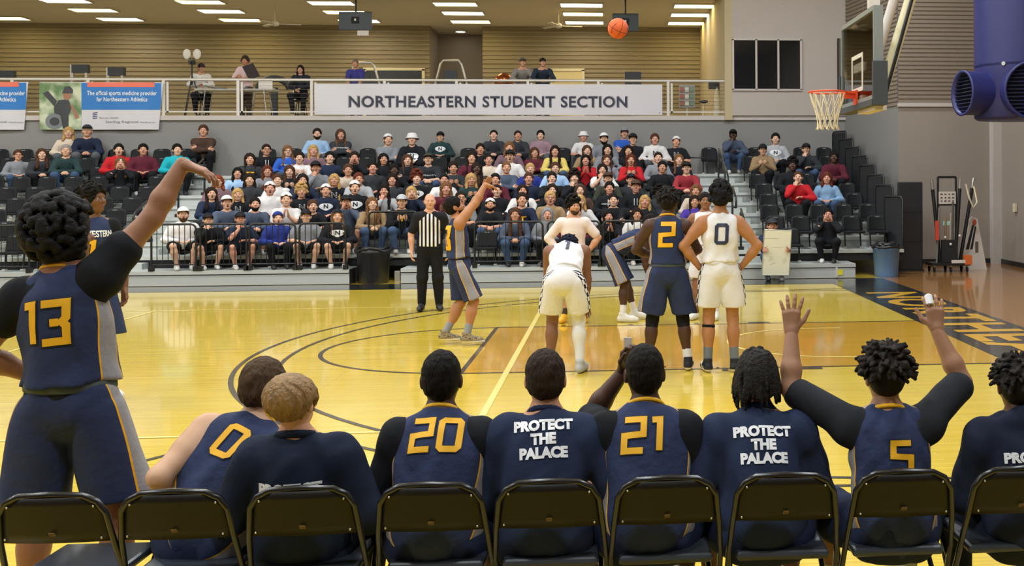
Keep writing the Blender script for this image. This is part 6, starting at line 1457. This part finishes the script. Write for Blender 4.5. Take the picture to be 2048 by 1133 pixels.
# number 20
b, k = person(bench_pose((0.22, 0.42), thigh(-1), thigh(1), (-0.05, 0.0, 0), build=1.03, shw=0.168), (bench_x(872), -8.82, 0), 0.0, DARK, HB, 0.006, label='bench player in navy number 20 jersey over black sleeves', scale=0.985)
u = garment('undershirt', shirt_geo(k, HB, 0.010, 0.95, 0.0, 0.003, 31, tor=0.001), b, None, '#191b21'); s = garment('jersey', shirt_geo(k, HB, 0.021, tank=True, hem=-0.11, wr=0.005, seed=32), b, jersey_navy); lower(b, k, seed=33); dress_head(b, k, 'buzz', '#120e0c'); number(s, k, '20', 0.125, 0.095, lat=0.0); trim_ring(b, k, gold_m, 0.07)
# short-haired PROTECT THE PALACE
SLOG = 'PROTECT\nTHE\nPALACE'
b, k = person(bench_pose((0.18, 0.34), thigh(-1), thigh(1, 0.20, 0.30), (-0.05, 0.05, 0), build=1.05, shw=0.168), (bench_x(1088), -8.82, 0), 0.0, '#b98668', HB, 0.006, label='short-haired staff member in navy PROTECT THE PALACE shirt on the bench', scale=0.975)
s = garment('training_shirt', shirt_geo(k, HB, 0.018, 0.72, -0.06, 0.005, 35), b, None, '#232d47'); lower(b, k, False, seed=36); dress_head(b, k, 'fade', '#2b2019'); letters_on(s, k, SLOG, 0.245, 0.085, tilt=0.04, sx=0.165, line=1.0)
trim_ring(b, k, cloth_m, 0.066, th=0.016, name='collar', drop=0.01).color = (*lin('#1d263e'), 1)
# number 21 with a hand raised to the face
b, k = person(bench_pose((0.2, 0.36), ((-0.09, 0.36, 1.12), (-0.8, 0.4, -1), (0.2, -0.1, 1), (0.7, -0.6, 0), 0.7), thigh(1), (-0.05, 0.1, 0), build=1.02, shw=0.165), (bench_x(1292), -8.82, 0), 0.0, DARK, HB, 0.006, label='bench player in navy number 21 jersey holding a hand to his face', scale=0.99)
u = garment('undershirt', shirt_geo(k, HB, 0.010, 0.5, 0.0, 0.003, 38, tor=0.001), b, None, '#191b21'); s = garment('jersey', shirt_geo(k, HB, 0.021, tank=True, hem=-0.11, wr=0.005, seed=39), b, jersey_navy); lower(b, k, seed=40); dress_head(b, k, 'buzz', '#14100d'); number(s, k, '21', 0.13, 0.075, lat=-0.01, adv=0.72); trim_ring(b, k, gold_m, 0.07)
cup = k['wr']['L'] + A3(0.02, 0.02, 0.1); M_ = b.matrix_basis; e = empty('small_phone', tuple(np.array(b.location) + cup * 0.99), label='pale phone held up in the left hand of number 21', cat='phone'); MB().box((0, 0, 0), (0.035, 0.012, 0.10)).build('case', white_m, e); MB().box((0, 0.007, 0), (0.03, 0.002, 0.09)).build('screen', black_m, e)
# long-haired PROTECT THE PALACE
b, k = person(bench_pose((0.2, 0.40), thigh(-1, 0.17, 0.28, 0.70), thigh(1), (-0.1, 0.0, 0), build=1.05, shw=0.168), (bench_x(1522), -8.82, 0), 0.0, '#6e4a36', HB, 0.006, label='long-haired player in navy PROTECT THE PALACE shirt on the bench', scale=0.965)
s = garment('training_shirt', shirt_geo(k, HB, 0.02, 0.78, -0.06, 0.005, 42), b, None, '#232d47'); lower(b, k, seed=43); dress_head(b, k, 'locs', '#17120f'); letters_on(s, k, SLOG, 0.25, 0.04, sx=0.165, line=1.0)
trim_ring(b, k, cloth_m, 0.066, th=0.018, name='collar', drop=0.01).color = (*lin('#1d263e'), 1)
# number 5 with raised arms
P = bench_pose((0.12, 0.25), ((-0.39, 0.30, 1.335), (-1, -0.1, -1), (0.02, 0.1, 1), (0.1, 1, 0), 0.1, 0.22), ((0.29, 0.30, 1.335), (1, -0.1, -1), (-0.05, 0.1, 1), (0.0, 1, 0), 0.25, 0.15), (0.0, 0.0, 0), shrug=(0.035, 0.035), build=1.0)
b, k = person(P, (bench_x(1776), -8.84, 0), 0.0, '#9a7158', HB, 0.006, 0.0042, label='bench player in navy number 5 jersey raising both arms', scale=0.96)
u = garment('undershirt', shirt_geo(k, HB, 0.013, 0.5, 0.0, 0.003, 45, tor=0.001), b, None, '#25282e'); s = garment('jersey', shirt_geo(k, HB, 0.02, tank=True, hem=-0.11, wr=0.006, seed=46), b, jersey_navy); lower(b, k, seed=47); dress_head(b, k, 'twists', '#1c1511'); number(s, k, '5', 0.12, 0.0, lat=0.02, wx=1.1); trim_ring(b, k, gold_m, 0.075, drop=0.012)
hf, pn, c_, sp_ = k['hand']['R']; t_ = np.cross(hf, pn); q = k['wr']['R'] + hf * 0.118 + t_ * 0.021; V, Fq = sleeve_geo(q, q + nrm(hf + pn * 0.45) * 0.05, 0.0195, 0.018, 0.0035); obj('finger_tape', mesh_np('finger_tape', V, Fq, white_print, True), b)
# right-hand hoodie
b, k = person(bench_pose((0.15, 0.30), thigh(-1), thigh(1), (0.0, -0.1, 0), build=1.08), (bench_x(2040), -8.86, 0), 0.0, '#6b4a38', HB, 0.006, label='bench player in dark navy hoodie at the right picture edge', scale=0.92)
s = garment('hoodie', shirt_geo(k, HB, 0.022, 1.0, -0.06, 0.006, 49, hood=True), b, None, '#1b2235'); lower(b, k, False, seed=50); dress_head(b, k, 'locs_short', '#1a1411'); letters_on(s, k, SLOG, 0.25, -0.04, sx=0.165, line=1.0)
# number 0, leaning to the right
P = bench_pose((0.35, 0.62), ((-0.2, 0.22, 0.62), (-0.6, -0.6, -0.8), None, (0, 0, -1), 0.4), thigh(1, 0.10, 0.42), (-0.05, -0.55, 0.1), 0.34, build=1.0)
b, k = person(P, (bench_x(405), -8.72, 0), 0.1, '#c9a184', HB, 0.006, label='bench player in navy number 0 jersey leaning forward with bare shoulders', scale=0.99)
s = garment('jersey', shirt_geo(k, HB, 0.020, tank=True, hem=-0.11, wr=0.006, seed=52), b, jersey_navy); lower(b, k, seed=53); dress_head(b, k, 'fade', '#4a3a2c'); number(s, k, '0', 0.13, 0.05, tilt=-0.2, lat=-0.02); trim_ring(b, k, gold_m, 0.068)
# blond staff member leaning back
P = bench_pose((-0.22, -0.02), thigh(-1, 0.2, 0.2), thigh(1, 0.2, 0.2), (0.32, -0.25, 0.0), -0.02, build=1.06, hs=1.0, shw=0.17)
b, k = person(P, (bench_x(606), -8.80, 0), 0.0, '#cc9a80', HB, 0.006, label='blond staff member in dark navy jacket leaning back in his chair', scale=0.93)
s = garment('jacket', shirt_geo(k, HB, 0.022, 1.0, -0.06, 0.005, 56), b, None, '#1a2336'); lower(b, k, False, seed=57); dress_head(b, k, 'shaggy', '#8a6c46'); letters_on(s, k, SLOG, 0.26, -0.045, sx=0.165, line=1.0)
trim_ring(b, k, cloth_m, 0.066, th=0.02, name='collar', drop=0.005).color = (*lin('#182031'), 1)
# number 13 standing with follow-through arm
P = stand(((-0.20, 0.16, 1.06), (-1, -0.5, -0.1), (0.6, 0.6, -0.4), (0.6, 0, -0.5), 0.5), ((0.46, 0.20, 2.10), (1, 0.2, -0.7), (0.9, 0.15, -0.35), (-0.2, 0.1, -1), 0.3, 0.1), feet=0.2, head=(0.08, -0.75, 0.0), side=-0.10, shrug=(0, 0.06), build=1.02, shw=0.168, twist=-0.12)
b, k = person(P, (-6.545, -8.42, 0), 0.0, '#8d6148', HB, 0.006, label='standing player in navy number 13 jersey with shooting arm raised', scale=1.03)
u = garment('undershirt', shirt_geo(k, HB, 0.018, 0.24, 0.0, 0.004, 60, tor=0.001), b, None, '#16181d'); s = garment('jersey', shirt_geo(k, HB, 0.022, tank=True, hem=0.10, wr=0.005, seed=61), b, jersey_navy); garment('shorts', bottoms_geo(k, HB, 0.84, 0.032, 0.03, 0.008, 62), b, shorts_navy); dress_head(b, k, 'mop', '#121013'); number(s, k, '13', 0.155, 0.02, lat=-0.02, adv=0.66); waistband(b, k, '#4d5654', 0.036); trim_ring(b, k, gold_m, 0.066, th=0.007); socks(b, k, '#ddd'); shoes(b, k, '#ccc')
# ------------------------------------------------------------------ balcony: people, table, equipment
HU = 0.013
def bal(px, py, y): return on_y(px, py, y)
def up_person(px, y, P, rz, skin, label, top, bottom='#1d1e24', hair='short', hc='#2a1d14', hat=None, hatc='#222', sleeve=1.0, scale=0.95, dz=0.0, **kw):
    x = bal(px, 150, y)[0]; b, k = person(P, (x, y, ZB + dz), rz, skin, HU, 0.008, 0.0065, label=label, scale=scale)
    garment('shirt', shirt_geo(k, HU, 0.016, sleeve, -0.04, 0.006, int(px) % 40), b, None, top); garment('trousers', bottoms_geo(k, HU, long=True, inf=0.014, seed=3), b, None, bottom); shoes(b, k, '#2a2a2c', h=0.011); dress_head(b, k, hair, hc, hat, hatc, **kw); return b, k
LEAN = lambda s, y=0.45, z=1.06: ((s * 0.12, y, z), (s, -0.3, -0.4), (-s * 0.4, 0.8, 0), (0, 0, -1), 0.4)
def stool(x, y, h, label):
    e = empty('bar_stool', (x, y, ZB), label=label, cat='stool'); MB().lathe([(0.17, h - 0.05), (0.19, h - 0.03), (0.18, h), (0.001, h + 0.005)], 20).build('seat', plastic_m, e)
    for a in (0.785, 2.356, 3.927, 5.498): MB().tube([(0.12 * math.cos(a), 0.12 * math.sin(a), h - 0.05), (0.2 * math.cos(a), 0.2 * math.sin(a), 0)], 0.013, 6).build('leg', black_m, e)
    MB().tube([(0.17 * math.cos(a), 0.17 * math.sin(a), h * 0.35) for a in np.linspace(0, 6.283, 17)[:-1]], 0.008, 5, True).build('foot_ring', black_m, e)
def perch(aL, aR, h, head=(0, 0, 0), lean=(0.1, 0.3)):
    return dict(pelvis=(0, 0, h + 0.1), lean=lean, head=head, armL=aL, armR=aR, legL=((-0.14, 0.33, h * 0.35 + 0.085), (-0.2, 0.7, 1)), legR=((0.14, 0.33, h * 0.35 + 0.085), (0.2, 0.7, 1)))
# camera operator
P = perch(((-0.05, 0.38, 1.05), (-1, -0.3, -0.4), None, (0, 0, -1), 0.5), ((0.08, 0.36, 1.02), (1, -0.3, -0.4), None, (0, 0, -1), 0.5), 0.72, (-0.1, 0.3, 0)); xs_ = bal(405, 150, 17.6)[0]
up_person(402, 17.6, P, math.pi + 0.35, '#b98a70', 'camera operator in white shirt and cap sitting at the balcony tripod', '#d2cdc8', hair='short', hat='cap', hatc='#2a2a2e', scale=0.98); stool(xs_, 17.6, 0.66, 'black stool under the camera operator on the balcony')
tr_ = empty('camera_tripod', (bal(384, 150, 17.1)[0], 17.1, ZB), label='black tripod with camera and two round white lights on the balcony', cat='tripod')
for a in (0.3, 2.4, 4.5): MB().tube([(0, 0, 1.25), (0.42 * math.cos(a), 0.3 * math.sin(a), 0)], 0.016, 6).build('leg', black_m, tr_)
MB().tube([(0, 0, 1.0), (0, 0, 1.55)], 0.02, 8).build('column', black_m, tr_); MB().box((0, 0, 1.6), (0.12, 0.2, 0.11)).build('camera_body', black_m, tr_); MB().tube([(0, -0.1, 1.6), (0, -0.2, 1.6)], 0.035, 10).build('lens', black_m, tr_)
for s in (-1, 1): MB().ell((s * 0.13, 0, 1.82), (0.105, 0.03, 0.14), 16, 10).build('round_light', white_m, tr_); MB().tube([(0, 0, 1.62), (s * 0.08, 0, 1.74)], 0.01, 6).build('bracket', black_m, tr_)
# woman with clipboard
P = stand(((-0.10, 0.32, 1.16), (-1, -0.4, -0.4), (0.3, 0.6, 0.6), (0.8, 0, 0.2), 0.5), ((0.10, 0.30, 1.12), (1, -0.4, -0.4), (-0.3, 0.6, 0.6), (-0.8, 0, 0.2), 0.5), head=(-0.15, 0.3, 0))
b, k = up_person(492, 17.4, P, math.pi - 0.3, '#b07a62', 'headset commentator in pink shirt standing with a clipboard on the balcony', '#d0b6b8', '#4a4640', 'short', '#3a2a20', scale=1.0, sleeve=0.5)
e = empty('clipboard', (bal(503, 150, 17.05)[0], 17.02, 0), label='dark open folder held by the commentator in pink', cat='folder'); R = Matrix.Rotation(-0.35, 3, 'Y') @ Matrix.Rotation(0.5, 3, 'X'); MB().box((0, 0, ZB + 1.36), (0.30, 0.02, 0.40), R).build('cover', mat('folder_dark', '#3a3338', 0.6), e); MB().box((0.0, 0.02, ZB + 1.36), (0.27, 0.006, 0.36), R).build('pages', white_m, e)
hs_ = MB(); hs_.tube([k['head'] + k['HR'] @ A3(0.1 * math.cos(a), -0.01, 0.02 + 0.125 * math.sin(a)) for a in np.linspace(0, math.pi, 10)], 0.01, 6); hs_.build('headset_band', black_m, b)
for s in (-1, 1): c = k['head'] + k['HR'] @ A3(s * 0.1, -0.01, 0.0); MB().ell(tuple(c), (0.025, 0.035, 0.04), 10, 6).build('earcup', black_m, b)
# woman in dark top on a stool
P = perch(((-0.06, 0.32, 0.95), (-1, -0.3, -0.4), None, (0, 0, -1), 0.5), ((0.06, 0.32, 0.93), (1, -0.3, -0.4), None, (0, 0, -1), 0.5), 0.70, (0, 0.1, 0), (0.0, 0.12))
up_person(602, 17.3, P, math.pi, '#b58a74', 'woman in dark top with long dark hair sitting on a balcony stool', '#20242e', hair='longer', hc='#1b1614', scale=0.95); stool(bal(602, 150, 17.3)[0], 17.3, 0.62, 'black stool under the woman in dark top')
# man in purple polo
P = stand(LEAN(-1, 0.35, 1.0), LEAN(1, 0.35, 1.0), head=(0, 0, 0), lean=(0.05, 0.12))
b, k = up_person(712, 17.0, P, math.pi, '#b4836a', 'headset man in purple polo shirt standing behind the balcony banner', '#3a3a7c', hair='fade', hc='#6a5a4c', scale=0.93, sleeve=0.42)
# two men leaning on the rail
for px, hc, hat, hatc, top, lab in ((1045, '#6b5546', 'cap', '#4c4a48', '#7b7672', 'man in cap and grey shirt leaning on the balcony rail'), (1085, '#3a2c22', 'cap', '#1f2226', '#26303e', 'man in dark cap and navy jacket leaning on the balcony rail')):
    P = stand(LEAN(-1), LEAN(1), head=(0.1, 0.15, 0), lean=(0.4, 0.62), pel=(0, -0.1, 0.95)); up_person(px, 16.62, P, math.pi + 0.1, '#b98a72', lab, top, '#2a2d36', 'short', hc, hat, hatc, scale=0.98)
# folding table with gear
tx0, tx1 = bal(402, 180, 17.0)[0], bal(556, 180, 17.0)[0]; t = empty('folding_table', ((tx0 + tx1) / 2, 16.85, ZB), label='white folding table with broadcast gear behind the balcony rail', cat='table'); hw = (tx1 - tx0) / 2
MB().bb(-hw, hw, -0.3, 0.35, 0.82, 0.86).build('top', white_m, t)
for sx in (-1, 1):
    for sy in (-1, 1): MB().tube([(sx * (hw - 0.25), sy * 0.25, 0.82), (sx * (hw - 0.15), sy * 0.28, 0)], 0.014, 6).build('leg', chrome_m, t)
for i, (dx, w_, h_, lab) in enumerate(((-0.45, 0.34, 0.05, 'black audio mixer lying on the balcony table'), (0.15, 0.3, 0.04, 'flat black recorder lying on the balcony table'), (0.75, 0.36, 0.26, 'white laptop standing open on the balcony table'))):
    e = empty('broadcast_gear', ((tx0 + tx1) / 2 + dx, 16.85, ZB + 0.86), label=lab, cat='device'); MB().bb(-w_ / 2, w_ / 2, -0.12, 0.12, 0, 0.04).build('base', white_m if i == 2 else black_m, e)
    if i == 2: MB().box((0, -0.12, 0.15), (w_, 0.015, 0.24)).build('lid', white_m, e)
    else: MB().bb(-w_ / 2 + 0.03, w_ / 2 - 0.03, -0.09, 0.09, 0.04, 0.05).build('control_panel', chrome_m, e)
# treadmills and other machines
silver = mat('machine_silver', '#b9b2a4', 0.35, 0.5); mach = mat('machine_dark', '#2b2e33', 0.5)
def treadmill(px, y, label, hgt=1.75, w_=0.46):
    e = empty('exercise_machine', (bal(px, 150, y)[0], y, ZB), label=label, cat='treadmill', group='exercise machines on the balcony')
    MB().tube([(-w_, 0, 0.2), (-w_ * 0.95, 0, 1.1), (-w_ * 0.62, 0, hgt - 0.1), (-w_ * 0.45, 0, hgt), (w_ * 0.45, 0, hgt), (w_ * 0.62, 0, hgt - 0.1), (w_ * 0.95, 0, 1.1), (w_, 0, 0.2)], 0.035, 8).build('frame_arch', silver, e)
    MB().prism([(-0.22, 1.05), (0.22, 1.05), (0.17, 1.5), (-0.17, 1.5)], -0.1, 0.0, 'y').build('console', mach, e); MB().bb(-w_, w_, -0.12, 0.02, 0.85, 1.1).build('handlebar_shroud', mach, e); MB().bb(-0.36, 0.36, -0.2, 1.5, 0.02, 0.2).build('deck', mach, e); MB().bb(-0.26, 0.26, -0.15, 1.45, 0.2, 0.215).build('belt', gap_m, e)
    for sx in (-1, 1): MB().tube([(sx * w_ * 0.8, 0, 1.2), (sx * w_ * 0.75, 0.5, 1.0)], 0.02, 6).build('grip', mach, e)
treadmill(728, 18.4, 'silver arched treadmill behind the man in purple polo'); treadmill(902, 18.0, 'silver arched treadmill in front of the balcony alcove', 1.78)
e = empty('elliptical_trainer', (bal(548, 150, 19.0)[0], 19.0, ZB), label='curved dark elliptical trainer between commentator and seated woman', cat='exercise machine'); MB().tube([(0.44 * math.cos(a), 0, 1.02 + 0.34 * math.sin(a)) for a in np.linspace(0.1, math.pi - 0.1, 12)], 0.10, 10).build('hood', mach, e); MB().tube([(-0.5, 0, 1.1), (-0.62, 0, 0.4), (-0.6, 0, 0.05)], 0.03, 8).build('arm', silver, e); MB().tube([(0.5, 0, 1.1), (0.66, 0, 0.4), (0.6, 0, 0.05)], 0.03, 8).build('arm', silver, e); MB().bb(-0.5, 0.5, -0.2, 0.9, 0.0, 0.12).build('base', mach, e); MB().bb(-0.08, 0.08, -0.05, 0.1, 0.1, 1.1).build('column', mach, e)
for px, y, h_, lab in ((160, 18.0, 1.62, 'black padded weight machine behind the cyclist banner'), (232, 18.0, 1.55, 'smaller black weight machine right of the padded one'), (12, 18.0, 1.45, 'dark weight machine at the left end of the balcony')):
    e = empty('weight_machine', (bal(px, 150, y)[0], y, ZB), label=lab, cat='exercise machine', group='weight machines on the balcony'); MB().bb(-0.2, 0.22, -0.05, 0.1, h_ - 0.22, h_).build('top_pad', mach, e); MB().bb(-0.24, -0.16, -0.04, 0.04, 0, h_).build('post', silver, e); MB().bb(0.14, 0.20, -0.04, 0.04, 0, h_ - 0.2).build('post', silver, e); MB().bb(-0.26, 0.24, -0.1, 0.6, 0, 0.08).build('base', mach, e); MB().bb(-0.14, 0.12, 0.0, 0.2, 0.35, 0.9).build('weight_stack', mach, e)
e = empty('exercise_monitor', (bal(1266, 150, 18.2)[0], 18.2, ZB), label='black boxy exercise monitor standing behind the banner end', cat='exercise machine'); MB().bb(-0.23, 0.23, -0.05, 0.12, 1.15, 1.5).build('display', mach, e); MB().bb(-0.05, 0.05, 0, 0.1, 0, 1.2).build('post', silver, e); MB().bb(-0.25, 0.25, -0.1, 0.8, 0, 0.1).build('base', mach, e)
e = empty('wall_display', (bal(1374, 185, 17.2)[0], 17.2, ZB), label='clear plastic wall display holding small red and green packs', cat='display'); MB().bb(-0.22, 0.22, 0, 0.03, 0.42, 1.05).build('backing', mat('display_grey', '#8e8f88', 0.4), e); MB().bb(-0.02, 0.02, 0.03, 0.06, 0, 0.45).build('stand_post', silver, e); MB().bb(-0.2, 0.2, -0.15, 0.2, 0, 0.03).build('stand_foot', silver, e)
for i in range(9): MB().bb(-0.19 + (i % 3) * 0.135, -0.09 + (i % 3) * 0.135, -0.03, 0, 0.47 + (i // 3) * 0.19, 0.6 + (i // 3) * 0.19).build('pack', mat('pack%d' % (i % 3), ('#a35a50', '#c9c7bd', '#6f8a74')[i % 3], 0.5), e)
e = empty('exercise_bike', (bal(1430, 190, 17.4)[0], 17.4, ZB), label='cream exercise bike with dark screen at the right end of the balcony', cat='exercise bike'); MB().tube([(0.05, 0, 0.05), (0.08, 0, 0.5), (0.05, 0, 1.0)], [0.11, 0.13, 0.05], 10).build('body', cream_m, e); MB().bb(-0.18, 0.14, -0.05, 0.06, 0.95, 1.18).build('screen', mach, e); MB().tube([(-0.35, 0, 0.02), (-0.32, 0, 0.55), (-0.1, 0, 0.5)], 0.025, 8).build('frame', cream_m, e); MB().ell((-0.32, 0, 0.6), (0.13, 0.1, 0.05)).build('saddle', mach, e); MB().bb(-0.45, 0.25, -0.15, 0.15, 0, 0.05).build('base', mach, e)
e = empty('copper_kettle', (bal(1008, 150, 17.6)[0], 17.6, ZB), label='shiny copper coloured dome behind the balcony banner', cat='drum'); MB().lathe([(0.02, 0.86), (0.16, 0.92), (0.26, 1.1), (0.24, 1.28), (0.1, 1.38), (0.02, 1.4)], 20).build('bowl', mat('copper', '#b5683c', 0.25, 0.9), e); MB().tube([(0, 0, 0), (0, 0, 0.9)], 0.03, 8).build('stem', mach, e); MB().lathe([(0.2, 0), (0.18, 0.03)], 16).build('foot', mach, e)
# hanging screens and fans
for px, py, y, lab in ((711, 42, 17.6, 'back of a dark television hanging above the banner start'), (1251, 45, 17.6, 'small dark television hanging behind the flying ball')):
    c = bal(px, py, y); e = empty('hanging_television', tuple(c), label=lab, cat='television'); w_ = 0.88 if px < 1000 else 0.72; MB().bb(-w_ / 2, w_ / 2, -0.03, 0.04, -0.25, 0.25).build('housing', mat('tv_back', '#2c343b', 0.45), e, bevel=0.01); MB().tube([(0, 0.05, 0), (0, 0.05, ZC - c[2])], 0.025, 8).build('ceiling_pole', black_m, e); MB().box((0, -0.035, 0.02), (0.2, 0.02, 0.18)).build('mount_plate', gap_m, e)
    MB().box((0.0, -0.047, 0.03), (0.05, 0.006, 0.06)).build('label_sticker', white_m, e)
    if px < 1000: MB().box((0.2, 0, -0.33), (0.3, 0.04, 0.14)).build('hanging_sign', white_m, e)
for px, py, y in ((550, 48, 20.0), (1117, 52, 20.6)):
    c = bal(px, py, y); e = empty('ceiling_fan', tuple(c), label='white ceiling fan hanging %s' % ('left of the first television' if px < 1000 else 'left of the flying ball'), cat='ceiling fan'); MB().lathe([(0.02, 0.1), (0.09, 0.06), (0.12, 0.0), (0.1, -0.05), (0.02, -0.07)], 18).build('motor', white_m, e); MB().tube([(0, 0, 0.08), (0, 0, ZC - c[2])], 0.018, 8).build('downrod', white_m, e)
    for i in range(3): a = 0.2 + i * 2.094; R = Matrix.Rotation(a, 3, 'Z') @ Matrix.Rotation(0.2, 3, 'X'); MB().box(R @ Vector((0.42, 0, 0)), (0.6, 0.12, 0.012), R).build('blade', white_m, e)
